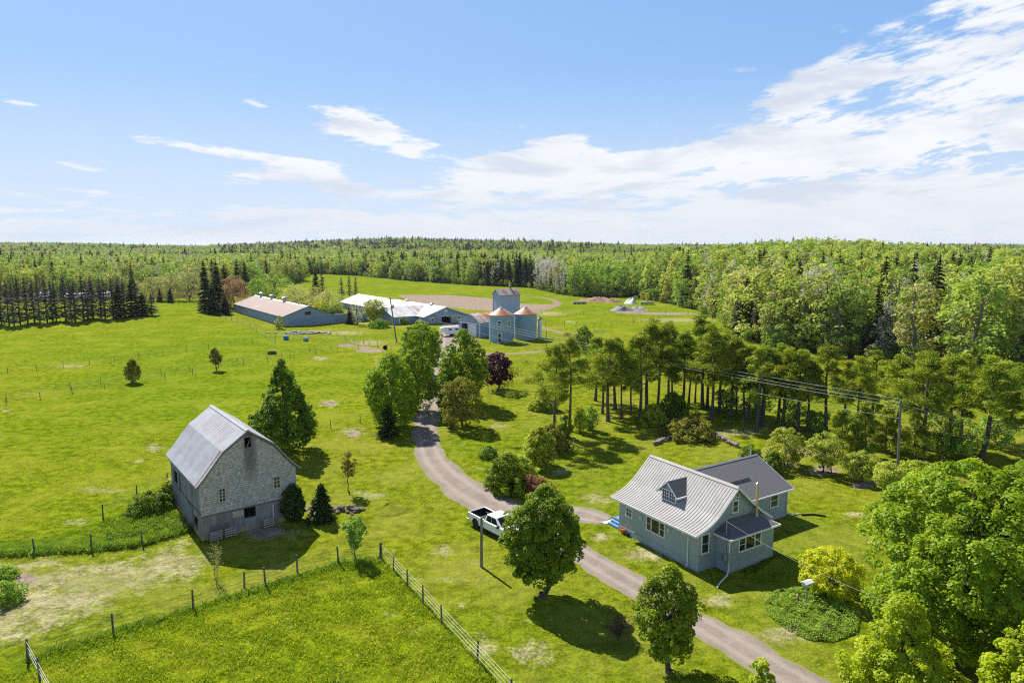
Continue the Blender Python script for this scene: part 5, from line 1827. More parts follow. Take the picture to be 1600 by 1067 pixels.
def broadleaf(seed, H, R, hb=0.2, prof='oval', ncl=150, nl=60, ls=0.2, cr=0.55, lobes=0.22, inner=0.35, r0=None, stems=1, limbs=18, sq=0.8, lean=0.0, shell=0.45):
    """crown faces and trunk of a leafy tree, H tall, R crown radius, hb bare fraction"""
    rng = np.random.default_rng(seed)
    pt, pr_ = PROF[prof]
    Lc = H * (1 - hb)
    t = rng.random(ncl * 6)
    keep = rng.random(ncl * 6) < np.interp(t, pt, pr_) ** 1.3 + 0.06
    t = t[keep][:ncl]
    n = len(t)
    a = (np.arange(n) * 2.39996 + rng.normal(0, 0.5, n))
    ph = rng.uniform(0, 6.28, 5)
    lob = 1 + lobes * (0.6 * np.sin(2 * a + ph[0] + 3 * t) + 0.5 * np.sin(3 * a + ph[1] - 5 * t) + 0.4 * np.sin(5 * a + ph[2] + 9 * t))
    f = (inner + (1 - inner) * rng.random(n) ** 0.45) * np.where(rng.random(n) < .12, rng.uniform(1.02, 1.16, n), 1)
    rad = np.interp(t, pt, pr_) * R * lob * f
    crs = cr * rng.uniform(0.5, 1.5, n)
    rad = np.maximum(rad - crs * 0.4, 0.02)
    C = np.stack([np.cos(a) * rad, np.sin(a) * rad, H * hb + t * (Lc - cr * 0.6)], -1)
    C[:, 2] += rng.normal(0, 0.04 * H, n) * (1 - t)
    C[:, 0] += lean * C[:, 2]
    out = unit(np.stack([np.cos(a), np.sin(a), (t - 0.35) * 1.2], -1))
    d = rng.normal(size=(n, nl, 3)) + out[:, None, :] * 0.75 + np.array([0, 0, 0.55])
    d = unit(d)
    pos = C[:, None, :] + d * (crs[:, None, None] * (shell + (1 - shell) * rng.random((n, nl, 1)) ** 0.5)) * np.array([1, 1, sq])
    N = d * 0.8 + rng.normal(0, 0.45, (n, nl, 3)) + np.array([0, 0, 0.75])
    sz = ls * rng.uniform(0.65, 1.35, (n, nl))
    V = leaf_verts(rng, pos.reshape(-1, 3), N.reshape(-1, 3), sz.ravel() * 0.85, sz.ravel() * 1.15)
    tint = (rng.normal(0.45, 0.22, (n, 1)) + rng.normal(0, 0.16, (n, nl))).ravel()
    tk = MB()
    r0 = r0 or 0.022 * H + 0.03
    for s in range(stems):
        off = np.array([rng.normal(0, .12), rng.normal(0, .12), 0]) * (s > 0) * 2
        top = np.array([rng.normal(0, R * .12) + lean * H * .8 + off[0] * 4, rng.normal(0, R * .12) + off[1] * 4, H * 0.86])
        limb(tk, off + np.array([0, 0, -0.15]), top, r0 / (stems ** .5), r0 * 0.16, rng, n=7, sides=9)
        tk.tube([tuple(off + np.array([0, 0, -0.1])), tuple(off + np.array([0, 0, H * 0.035]))], [r0 * 1.5 / (stems ** .5), r0 * 0.95 / (stems ** .5)], 9, cap=False)
    for i in range(0, n, max(1, n // max(limbs, 1))):
        zc = max(H * hb * 0.8, C[i, 2] * rng.uniform(0.55, 0.8))
        limb(tk, (lean * zc, 0, zc), C[i], r0 * 0.42 * (1 - 0.5 * zc / H), r0 * 0.08, rng, 0.15, 4, 5)
    return V, tint, tk


def spruce(seed, H, R, hb=0.04, levels=22, per=9, spr=5, sparse=0.0, droop=0.35, w=0.5, r0=None, top=0.0):
    rng = np.random.default_rng(seed)
    C, N, D, Wd, Hh, Ti = [], [], [], [], [], []
    tk = MB()
    r0 = r0 or 0.014 * H + 0.03
    tk.tube([(0, 0, -0.1), (0, 0, H * 0.5), (0, 0, H * 0.985)], [r0, r0 * 0.6, 0.015], 7, cap=False)
    for l in range(levels):
        t = (l + rng.uniform(-.3, .3)) / levels
        z = H * (hb + (1 - hb) * max(t, 0)) * 0.985
        L = R * (1 - max(t, 0)) ** 0.85 * (0.55 + 0.45 * min(1, t * 6 + 0.4)) + 0.10
        m = max(4, int(per * (0.55 + 0.45 * (1 - t))))
        a0 = rng.uniform(0, 6.28)
        for b in range(m):
            if rng.random() < sparse * (1.0 if t < 0.6 else 0.5):
                continue
            a = a0 + 6.283 * b / m + rng.normal(0, .2)
            Lb = L * rng.uniform(0.6, 1.15)
            dr = droop * rng.uniform(.6, 1.4)
            ti = rng.normal(0.45, 0.2)
            if Lb > 0.8 and (b % 2 == 0 or sparse > 0.2):
                tk.tube([(0, 0, z), (math.cos(a) * Lb * .95, math.sin(a) * Lb * .95, z - dr * Lb * 0.75)], [r0 * 0.18, 0.012], 4, cap=False)
            for s in range(spr):
                k = (s + rng.uniform(.2, .8)) / spr
                k = 0.15 + 0.85 * k
                for side in (-1, 1):
                    c = np.array([math.cos(a) * Lb * k, math.sin(a) * Lb * k, z - dr * Lb * k * k * .8])
                    sd_ = np.array([-math.sin(a), math.cos(a), 0]) * side
                    c = c + sd_ * Lb * 0.10 * (1.2 - k) + rng.normal(0, .04, 3) * Lb ** .5
                    C.append(c)
                    D.append(np.array([math.cos(a), math.sin(a), -dr]) + sd_ * 0.8 + rng.normal(0, .2, 3))
                    N.append(np.array([math.cos(a) * .35, math.sin(a) * .35, 1.0]) + rng.normal(0, .35, 3))
                    Wd.append(w * rng.uniform(.28, .5))
                    Hh.append(w * rng.uniform(.8, 1.3) * (0.5 + 0.5 * min(1, L)))
                    Ti.append(ti + rng.normal(0, .12))
    for k in range(8):
        C.append(np.array([0, 0, H * (0.93 + 0.009 * k)]))
        D.append(rng.normal(0, .3, 3) + np.array([0, 0, 1]))
        N.append(rng.normal(size=3) * np.array([1, 1, .1]))
        Wd.append(w * 0.25)
        Hh.append(w * 0.7)
        Ti.append(0.5)
    V = leaf_verts(rng, np.array(C), np.array(N), np.array(Wd), np.array(Hh), np.array(D))
    return V, np.array(Ti), tk


def pine(seed, H, R, hb=0.42, limbs=15, pads=3, nl=150, nw=0.085, nh=0.42, pr=0.75, asym=0.0, r0=None):
    rng = np.random.default_rng(seed)
    tk = MB()
    r0 = r0 or 0.013 * H + 0.05
    lx, ly = rng.normal(0, .025, 2)
    trunk = lambda z: np.array([lx * z + 0.10 * math.sin(z * .45 + seed), ly * z + 0.08 * math.sin(z * .37 + 2 * seed), z])
    zs = np.linspace(-0.1, H * 0.95, 9)
    tk.tube([tuple(trunk(z)) for z in zs], [r0 * (1 - 0.86 * (z / H) ** 1.1) if z > 0 else r0 * 1.35 for z in zs], 8, cap=False)
    Cs, Rs, O = [], [], []
    for i in range(limbs):
        t = (i + rng.uniform(0, 1)) / limbs
        z = H * (hb + (0.93 - hb) * t)
        a = i * 2.4 + rng.normal(0, .5)
        shp = math.sin(math.pi * min(1, 0.22 + 0.78 * t) ** 0.9) * 0.55 + 0.45 * (1 - t) + 0.12
        L = R * shp * rng.uniform(0.6, 1.1) * (1 + asym * math.cos(a - math.pi))
        b = trunk(z) + np.array([math.cos(a) * L, math.sin(a) * L, L * rng.uniform(-0.02, 0.42)])
        limb(tk, trunk(z), b, r0 * 0.30 * (1 - .4 * t), 0.02, rng, -0.12, 4, 5)
        for p in range(pads):
            k = 0.42 + 0.58 * (p + rng.uniform(.2, .9)) / pads
            c = trunk(z) + (b - trunk(z)) * k + rng.normal(0, .16, 3) * L * 0.6 + np.array([0, 0, 0.18])
            Cs.append(c)
            Rs.append(pr * rng.uniform(.65, 1.25) * (0.75 + 0.25 * L / R))
            O.append([math.cos(a), math.sin(a), 0.4])
    for k in range(4):
        Cs.append(trunk(H * (0.9 + 0.025 * k)) + rng.normal(0, .25, 3))
        Rs.append(pr * 0.8)
        O.append([0, 0, 1])
    if hb > 0.3:         # dead snags below the crown
        for k in range(5):
            z = H * rng.uniform(hb * 0.55, hb)
            a = rng.uniform(0, 6.28)
            limb(tk, trunk(z), trunk(z) + np.array([math.cos(a), math.sin(a), .1]) * R * rng.uniform(.3, .7), r0 * .14, .01, rng, 0, 3, 4)
    C = np.array(Cs)
    Rr = np.array(Rs)
    O = unit(np.array(O))
    n = len(C)
    d = unit(rng.normal(size=(n, nl, 3)) + O[:, None, :] * .35 + np.array([0, 0, .45]))
    pos = C[:, None, :] + d * Rr[:, None, None] * (0.25 + 0.75 * rng.random((n, nl, 1)) ** .6) * np.array([1.1, 1.1, .75])
    N = rng.normal(size=(n, nl, 3)) + np.array([0, 0, .6])
    D = d + rng.normal(0, .35, (n, nl, 3)) + np.array([0, 0, .3])
    V = leaf_verts(rng, pos.reshape(-1, 3), N.reshape(-1, 3), nw * rng.uniform(.7, 1.3, n * nl), nh * rng.uniform(.6, 1.3, n * nl), D.reshape(-1, 3))
    tint = (rng.normal(.45, .22, (n, 1)) + rng.normal(0, .15, (n, nl))).ravel()
    return V, tint, tk


def twiggy(seed, H, R, n=60, r0=0.05, stems=3, hb=0.1):
    rng = np.random.default_rng(seed)
    tk = MB()
    tips = []
    for s in range(stems):
        a = rng.uniform(0, 6.28)
        e = (math.cos(a) * R * .3, math.sin(a) * R * .3, H * rng.uniform(.7, .95))
        limb(tk, (0, 0, -0.05), e, r0, r0 * .25, rng, .1, 5, 6)
        tips.append(np.array(e))
    C = []
    for i in range(n):
        e = tips[i % stems]
        b = e * rng.uniform(max(hb, .2), .9)
        a = rng.uniform(0, 6.28)
        k = rng.uniform(.3, 1)
        q = b + np.array([math.cos(a) * R * k, math.sin(a) * R * k, H * rng.uniform(.08, .3)])
        q[2] = min(q[2], H)
        limb(tk, b, q, r0 * .28, r0 * .07, rng, .1, 3, 4)
        C += [b + (q - b) * kk for kk in (.5, .75, 1.0)]
    return np.array(C), tk


LEAF = dict(
    maple=leaf_mat('maple_leaves', (0.070, 0.120, 0.006), (0.215, 0.270, 0.018), 0.36, 0.10),
    barnmaple=leaf_mat('dark_maple_leaves', (0.045, 0.100, 0.008), (0.140, 0.215, 0.020), 0.36, 0.08),
    bright=leaf_mat('bright_maple_leaves', (0.085, 0.150, 0.008), (0.215, 0.285, 0.020), 0.42, 0.10),
    lime=leaf_mat('lime_maple_leaves', (0.150, 0.205, 0.008), (0.310, 0.350, 0.020), 0.45, 0.10),
    gold=leaf_mat('golden_shrub_leaves', (0.24, 0.275, 0.010), (0.43, 0.45, 0.025), 0.42, 0.06),
    plum=leaf_mat('purple_plum_leaves', (0.030, 0.009, 0.020), (0.115, 0.030, 0.060), 0.28, 0.05),
    brown=leaf_mat('olive_brown_leaves', (0.100, 0.100, 0.018), (0.245, 0.230, 0.045), 0.38, 0.08),
    redleaf=leaf_mat('young_red_leaves', (0.105, 0.040, 0.022), (0.26, 0.13, 0.06), 0.38, 0.08),
    rhodo=leaf_mat('glossy_shrub_leaves', (0.050, 0.100, 0.008), (0.160, 0.225, 0.022), 0.30, 0.12, 0.05),
    fresh=leaf_mat('fresh_shrub_leaves', (0.160, 0.205, 0.018), (0.350, 0.380, 0.060), 0.42, 0.12),
    fruit=leaf_mat('grey_green_fruit_leaves', (0.165, 0.195, 0.032), (0.350, 0.385, 0.105), 0.40, 0.10),
    sprucen=leaf_mat('spruce_needles', (0.016, 0.030, 0.013), (0.048, 0.068, 0.026), 0.16, 0.20, 0.02),
    thin=leaf_mat('sparse_spruce_needles', (0.080, 0.078, 0.056), (0.175, 0.160, 0.115), 0.16, 0.18, 0.02),
    juniper=leaf_mat('juniper_needles', (0.018, 0.040, 0.010), (0.060, 0.090, 0.022), 0.18, 0.1, 0.02),
    pine=leaf_mat('pine_needles', (0.078, 0.125, 0.014), (0.300, 0.325, 0.050), 0.34, 0.16, 0.03),
    birch=leaf_mat('birch_leaves', (0.170, 0.205, 0.026), (0.345, 0.370, 0.080), 0.45, 0.20, 0.03, (0.140, 0.215, 0.030), bs=1.1),
    poplar=leaf_mat('poplar_leaves', (0.110, 0.185, 0.018), (0.220, 0.300, 0.042), 0.45, 0.15, bs=1.0),
    willow=leaf_mat('willow_leaves', (0.185, 0.195, 0.055), (0.345, 0.345, 0.130), 0.42, 0.14, bs=1.0),
    grey=leaf_mat('bare_grey_branches', (0.28, 0.275, 0.245), (0.48, 0.47, 0.43), 0.25, 0.12, 0.0),
    rosy=leaf_mat('rosy_bud_leaves', (0.19, 0.11, 0.06), (0.33, 0.23, 0.12), 0.34, 0.1),
    olive=leaf_mat('olive_bud_leaves', (0.13, 0.135, 0.030), (0.27, 0.265, 0.075), 0.40, 0.12),
    weeds=leaf_mat('weed_leaves', (0.080, 0.160, 0.010), (0.215, 0.325, 0.030), 0.38, 0.05),
)


def put_tree(name, label, cat, base, data, leafm, barkm='bark', rot=0.0, group=None, parts=('crown', 'trunk'), scale=(1, 1, 1)):
    V, tint, tk = data
    t = thing(name, label, cat, base, rot, group)
    t.scale = scale
    if V is not None and len(V):
        link(bpy.data.objects.new(parts[0], quad_mesh(parts[0], V, tint, [LEAF[leafm]])), t)
    if tk is not None and tk.v:
        tk.build(parts[1], MAT[barkm], t, smooth=True)
    return t


def dims(u, v, vtop, wpx):
    b = gp(u, v)
    y = b.y
    return b, zat(u, vtop, y), wpx * (y * cP + HC * sP) / FPX / 2


def leafy(name, label, cat, u, v, vtop, wpx, leafm='maple', seed=1, group=None, rot=0.0, bark='bark', **kw):
    b, H, Rr = dims(u, v, vtop, wpx)
    return put_tree(name, label, cat, b, broadleaf(seed, H, Rr, **kw), leafm, bark, rot, group)


G_AV = 'maples lining the drive to the farmyard'
# maples round the yard
leafy('maple_tree', 'round dark green maple standing on the lawn in front of the white pickup', 'maple', 847, 931, 757, 108, 'maple', 11, lean=.03, ncl=430, nl=95, ls=0.155, cr=0.46, hb=0.19, prof='oval', lobes=0.18, shell=.7, inner=.45)
leafy('maple_tree', 'smaller maple with bare lower trunk on the verge below the house', 'maple', 1045, 1050, 883, 104, 'maple', 12, lean=-.03, ncl=230, nl=95, ls=0.135, cr=0.38, shell=.7, inner=.4, hb=0.22, prof='oval', lobes=0.32)
leafy('maple_tree', 'tapering dark maple standing behind the grey barn', 'maple', 447, 706, 562, 104, 'barnmaple', 13, ncl=380, nl=70, ls=0.23, cr=0.6, hb=0.10, prof='cone', lobes=0.14)
leafy('maple_tree', 'dense round maple nearest on the left side of the drive', 'maple', 612, 668, 550, 84, 'bright', 14, G_AV, ncl=380, nl=60, ls=0.23, cr=0.6, hb=0.06, prof='oval', lobes=0.12)
leafy('maple_tree', 'maple close behind the nearest left drive maple', 'maple', 650, 643, 540, 66, 'bright', 15, G_AV, ncl=300, nl=55, ls=0.24, cr=0.6, hb=0.06, prof='oval', lobes=0.15)
leafy('maple_tree', 'broad maple farthest up the drive near the leaning pole', 'maple', 657, 588, 500, 72, 'bright', 16, G_AV, ncl=330, nl=52, ls=0.28, cr=0.75, hb=0.06, prof='round', lobes=0.14)
leafy('maple_tree', 'tall bright maple on the right side of the drive before the silos', 'maple', 724, 632, 515, 76, 'bright', 17, G_AV, ncl=380, nl=58, ls=0.25, cr=0.68, hb=0.05, prof='tall', lobes=0.14)
leafy('maple_tree', 'smaller maple tucked against the drive right of the tall one', 'maple', 700, 640, 575, 44, 'bright', 18, G_AV, ncl=160, nl=50, ls=0.24, cr=0.55, hb=0.05, prof='oval')
leafy('plum_tree', 'round purple leaved plum tree right of the drive maples', 'plum tree', 778, 609, 549, 52, 'plum', 19, ncl=220, nl=60, ls=0.22, cr=0.55, hb=0.14, prof='round', lobes=0.18)
leafy('crab_apple_tree', 'olive brown low branching tree in front of the drive maples', 'tree', 722, 668, 588, 70, 'brown', 20, ncl=280, nl=44, ls=0.19, cr=0.5, hb=0.04, prof='round', lobes=0.22, stems=2)
b, H, Rr = dims(607, 682, 630, 50)
put_tree('spruce_tree', 'dark ragged spruce in front of the nearest left drive maple', 'spruce', b, spruce(21, H, Rr, levels=20, per=12, spr=7, sparse=.3, w=.5, droop=.1), 'juniper')
# the great maples at the right
BIG = 'big maples at the right edge'
leafy('maple_tree', 'huge bright green maple filling the right edge beside the house lawn', 'maple', 1494, 1042, 722, 272, 'bright', 31, BIG, ncl=820, nl=110, ls=0.165, cr=0.55, shell=.68, inner=.45, hb=0.12, prof='round', lobes=0.26, limbs=40)
leafy('maple_tree', 'second huge maple cut by the right edge of the picture', 'maple', 1650, 1050, 690, 270, 'bright', 32, BIG, ncl=700, nl=105, ls=0.165, cr=0.55, shell=.68, inner=.45, hb=0.12, prof='round', lobes=0.26, limbs=30)
leafy('maple_tree', 'yellow-green young maple at the bottom edge left of the huge maple', 'maple', 1398, 1150, 925, 165, 'lime', 33, BIG, ncl=300, nl=140, ls=0.13, cr=0.48, hb=0.12, prof='cone', lobes=0.3, limbs=24)
leafy('maple_tree', 'lime green maple crown poking into the bottom right corner', 'maple', 1612, 1190, 965, 160, 'lime', 34, BIG, ncl=300, nl=110, ls=0.14, cr=0.46, hb=0.12, prof='oval', lobes=0.2)
leafy('maple_sapling', 'thin lime green maple sapling at the bottom edge beside the driveway', 'sapling', 1186, 1112, 1024, 46, 'lime', 35, ncl=46, nl=46, ls=0.15, cr=0.26, hb=0.12, prof='tall', lobes=0.4)
leafy('golden_shrub', 'rounded golden yellow shrub beside the house lawn', 'shrub', 1297, 926, 856, 100, 'gold', 36, ncl=330, nl=50, ls=0.13, cr=0.34, hb=0.02, prof='round', lobes=0.08, limbs=12, stems=3)

# fruit trees behind the house
FR = 'grey-green fruit trees in a row behind the house'
for i, (u, v, vt, w, lab) in enumerate(((1226, 728, 667, 60, 'grey-green fruit tree nearest the rear wing roof'), (1287, 738, 676, 64, 'round grey-green fruit tree, second from the house roof'), (1345, 752, 703, 52, 'smaller pale fruit tree just left of the tall pale pole'), (1387, 774, 722, 46, 'smallest leaning fruit tree in front of the tall pale pole'))):
    leafy('fruit_tree', lab, 'fruit tree', u, v, vt, w, 'fruit', 40 + i, FR, ncl=170 - 20 * i, nl=48, ls=0.15, cr=0.42, hb=0.12, prof='vase' if i % 2 else 'round', lobes=0.3, stems=3)
SH = 'single garden shrubs'
for i, (u, v, vt, w, lf, lab) in enumerate((
        (1172, 713, 694, 30, 'rhodo', 'small dark bush just behind the rear wing roof ridge'),
        (1206, 738, 705, 30, 'rhodo', 'dark green bush beside the flue of the rear wing'),
        (1437, 752, 720, 62, 'fresh', 'yellowish bush between the tall pale pole and the huge maple'),
        (792, 766, 708, 70, 'maple', 'large leafy green shrub at the bend of the drive'),
        (812, 752, 712, 56, 'fresh', 'yellow-green shrub growing through the large leafy one at the bend'),
        (842, 728, 665, 52, 'fresh', 'tall loose pale shrub behind the large leafy one at the bend'),
        (862, 704, 662, 44, 'brown', 'brownish loose shrub at the foot of the big pine'),
        (764, 715, 696, 32, 'rhodo', 'small low bush left of the shrub bed at the bend'),
        (832, 768, 742, 56, 'redleaf', 'low dark red shrub at the right of the bend bed'),
        (850, 640, 612, 40, 'fresh', 'pale green low shrub beneath the left pine boughs'),
        (884, 684, 640, 18, 'rhodo', 'narrow dark upright shrub between the two big pine trunks'),
        (906, 675, 634, 20, 'fresh', 'thin upright sapling right of the big pines'),
        (922, 672, 632, 24, 'poplar', 'thin leafy sapling beside another under the pines'),
        (1052, 652, 612, 42, 'rhodo', 'round dark bush among the pine trunks'),
        (1078, 682, 650, 84, 'brown', 'wide brown twiggy shrub above the stone border'),
        (1020, 664, 630, 36, 'fresh', 'pale leafy bush between the pine trunks above the stone border'),
        (235, 797, 766, 62, 'rhodo', 'wide dark leafy shrub growing against the left side of the grey barn'),
        (268, 782, 748, 30, 'fresh', 'pale leafy shrub touching the back of the grey barn'),
        (8, 940, 908, 58, 'weeds', 'leafy green shrub at the left edge of the mown yard'),
        (-8, 905, 890, 66, 'weeds', 'second green shrub behind, cut by the left edge'),
        (594, 512, 498, 32, 'weeds', 'bright green bush in front of the barn wing'),
        (437, 514, 492, 12, 'fresh', 'small yellow-green shrub at the long barn corner'),
        (912, 548, 508, 32, 'poplar', 'small round green tree right of the silos'),
        (632, 507, 494, 14, 'weeds', 'small dark bush below the barn wing door'))):
    b, H, Rr = dims(u, v, vt, w)
    big = max(H, Rr)
    ncl = int(np.clip(60 * big, 60, 260)) if w > 26 else 40
    leafy('garden_shrub', lab, 'shrub', u, v, vt, w, lf, 60 + i, SH, ncl=ncl, nl=44, ls=np.clip(0.07 * big, .11, .2), cr=np.clip(0.2 * big, .22, .5), hb=0.03, prof='dome' if H < 2 * Rr else 'oval', lobes=0.25, stems=3, limbs=14)
# young trees
leafy('red_leaved_sapling', 'thin young tree with reddish leaves on the lawn right of the barn', 'sapling', 546, 770, 704, 24, 'brown', 90, ncl=60, nl=34, ls=0.13, cr=0.26, hb=0.42, prof='oval', lobes=0.3, r0=0.06)
leafy('leaning_sapling', 'loose light green sapling at the paddock fence corner', 'sapling', 555, 873, 806, 40, 'poplar', 91, ncl=80, nl=34, ls=0.14, cr=0.28, hb=0.25, prof='vase', lobes=0.4, stems=2, r0=0.07)
leafy('young_tree', 'small dense young tree alone in the left pasture', 'young tree', 208, 598, 561, 26, 'brown', 92, 'young trees in the pasture', ncl=110, nl=40, ls=0.22, cr=0.45, hb=0.10, prof='tall', lobes=0.15)
leafy('young_tree', 'slimmer young tree by the lower pasture fence', 'young tree', 338, 579, 542, 17, 'brown', 93, 'young trees in the pasture', ncl=80, nl=36, ls=0.22, cr=0.42, hb=0.28, prof='tall', lobes=0.15)
# evergreens beside the barn
b, H, Rr = dims(459, 812, 756, 40)
put_tree('juniper', 'dark upright juniper pressed against the right corner of the barn', 'juniper', b, broadleaf(95, H, Rr, hb=0.02, prof='tall', ncl=200, nl=60, ls=0.14, cr=0.36, lobes=0.15, limbs=6), 'juniper')
b, H, Rr = dims(503, 813, 754, 52)
put_tree('spruce_tree', 'small bushy dark spruce right of the juniper by the barn', 'spruce', b, spruce(96, H, Rr, hb=0.0, levels=24, per=16, spr=7, w=.42, droop=.15), 'juniper')
# bare ones
for nm, lab, u, v, vt, w, sd_, lf, st_, nn in (('bare_sapling', 'nearly bare young tree with yellow twigs in front of the grey barn', 339, 910, 851, 30, 97, 'willow', 2, 40), ('bare_shrub', 'leafless purplish twiggy shrub in the shade of the round maple', 966, 1000, 962, 46, 98, 'plum', 6, 90)):
    b, H, Rr = dims(u, v, vt, w)
    C, tk = twiggy(sd_, H, Rr, nn, 0.035, st_)
    rng_ = np.random.default_rng(sd_)
    C = np.repeat(C, 3, 0) + rng_.normal(0, .06, (len(C) * 3, 3))
    put_tree(nm, lab, 'sapling' if 'sap' in nm else 'shrub', b, (leaf_verts(rng_, C, rng_.normal(size=C.shape), .05, .09), rng_.random(len(C)), tk), lf, 'twig' if 'sap' in nm else 'bark')

# ---- pines
PD = []
for k in range(7):
    PD.append((pine(200 + k, 12.5, 2.75 + 0.15 * (k % 3), hb=0.32 + 0.06 * (k % 3), limbs=22 + k % 5, nl=115, pr=0.74), 12.5, 2.6))
PM = [(quad_mesh('crown', d[0][0], d[0][1], [LEAF['pine']]), d[0][2].build('trunk', MAT['pinebark'], None, smooth=True)) for d in PD]
for _, o in PM:
    S.collection.objects.unlink(o)


def pine_at(i, lab, u, v, vt, w, group):
    b, H, Rr = dims(u, v, vt, w)
    cm, tr = PM[i % len(PM)]
    t = thing('pine_tree', lab, 'pine', b, i * 1.7, group)
    sx = np.clip(Rr / 2.1, .65, 2.0)
    t.scale = (sx, sx, H / 12.5)
    link(bpy.data.objects.new('crown', cm), t)
    link(bpy.data.objects.new('trunk', tr.data), t)


b, H, Rr = dims(867, 684, 541, 88)
put_tree('pine_tree', 'big pine with spreading left boughs standing nearest the bend of the drive', 'pine', b, pine(230, H, Rr * 1.3, hb=.34, limbs=24, pads=4, nl=150, pr=.85, asym=.55), 'pine', 'pinebark')
b, H, Rr = dims(891, 673, 527, 62)
put_tree('pine_tree', 'second big pine with dark trunk just behind the nearest one', 'pine', b, pine(231, H, Rr * 1.1, hb=.45, limbs=20, pads=3, nl=150, pr=.8), 'pine', 'pinebark')
pines = [(931, 626, 524, 46), (950, 658, 527, 62), (972, 652, 540, 34), (986, 648, 545, 34), (1010, 642, 502, 60), (1044, 626, 504, 44), (1050, 624, 512, 36), (1077, 630, 528, 36), (1086, 630, 530, 30),
         (1099, 638, 496, 56), (1106, 637, 506, 46), (1124, 645, 518, 50), (1151, 643, 548, 30), (1162, 658, 544, 44), (1170, 658, 538, 40), (1188, 664, 540, 52), (1194, 666, 552, 40), (1217, 660, 538, 50),
         (1223, 669, 545, 54), (1264, 673, 560, 48), (1289, 678, 534, 56), (1320, 660, 562, 46), (1333, 690, 556, 54), (1362, 662, 550, 50), (1400, 692, 556, 64), (1432, 690, 552, 56), (1444, 721, 553, 76),
         (1482, 702, 550, 66), (1502, 682, 552, 54), (1533, 718, 555, 86), (1574, 692, 570, 64), (1602, 722, 560, 70), (1645, 742, 562, 80), (1690, 760, 560, 80), (941, 646, 540, 44), (960, 638, 526, 50), (1000, 656, 518, 54), (1026, 640, 512, 50), (1066, 642, 518, 52), (1112, 656, 510, 52), (1141, 656, 528, 52), (1182, 674, 540, 48), (1246, 674, 545, 52)]
for i, (u, v, vt, w) in enumerate(pines):
    if i < 6:
        lab = ('sparse brownish small pine standing left of the pine row', 'pine with forked pale trunk at the left end of the row', 'slim pine in the tight group of four trunks', 'slim pine at the right of the tight trunk group', 'tall straight dark pine in the left half of the pine row', 'pine right behind the tall straight dark one')[i]
        pine_at(i, lab, u, v, vt, w, 'pines at the left end of the row')
    else:
        pine_at(i, 'tall bare trunked pine standing in the long pine row behind the house' if u < 1300 else 'olive green pine in the crowded stretch behind the tall pale pole', u, v, vt, w, 'pines in the long row behind the house' if u < 1300 else 'pines in the crowded stretch behind the pale pole')
YP = 'young pines below the row'
for i, (u, v, vt, w, lab) in enumerate(((1312, 712, 640, 50, 'low branched young pine left of the tall pale pole'), (1352, 716, 634, 56, 'low branched young pine nearest left of the tall pale pole'), (1384, 708, 642, 54, 'low branched young pine half behind the tall pale pole'), (1428, 722, 648, 56, 'low branched young pine right of the tall pale pole'))):
    b, H, Rr = dims(u, v, vt, w)
    put_tree('pine_tree', lab, 'pine', b, pine(240 + i, H, Rr, hb=.08, limbs=18, pads=3, nl=110, pr=.6), 'pine', 'pinebark', 0, YP)
UN = 'leafy understorey trees among the pines'
for i, (u, v, vt, w) in enumerate(((1134, 640, 606, 40), (1180, 650, 618, 44), (1240, 668, 628, 50), (1275, 672, 640, 40), (1470, 715, 640, 60), (1500, 720, 650, 60), (1555, 700, 640, 50), (1345, 680, 640, 40))):
    leafy('understorey_tree', 'small leafy tree growing in the shade among the pine trunks', 'tree', u, v, vt, w, 'poplar', 250 + i, UN, ncl=90, nl=40, ls=0.2, cr=0.5, hb=0.12, prof='round', lobes=0.3)

# ---- spruces by the left pasture, and the trees about the long barns
SP = []
for k in range(4):
    d = spruce(300 + k, 14, 2.6, hb=.10, levels=24, per=9, spr=5, sparse=.42, droop=.3, w=.8)
    SP.append((quad_mesh('crown', d[0], d[1], [LEAF['thin']]), d[2].build('trunk', MAT['bark'], None)))
for k in range(3):
    d = spruce(310 + k, 14, 2.9, hb=.03, levels=26, per=12, spr=6, sparse=.06, droop=.35, w=.85)
    SP.append((quad_mesh('crown', d[0], d[1], [LEAF['sprucen']]), d[2].build('trunk', MAT['bark'], None)))
for _, o in SP:
    S.collection.objects.unlink(o)


def spruce_at(k, lab, u, v, vt, w, group, name='spruce_tree'):
    b, H, Rr = dims(u, v, vt, w)
    t = thing(name, lab, 'spruce', b, k * 2.1 + u, group)
    sx = Rr / 2.7
    t.scale = (sx, sx, H / 14)
    link(bpy.data.objects.new('crown', SP[k][0]), t)
    link(bpy.data.objects.new('trunk', SP[k][1].data), t)


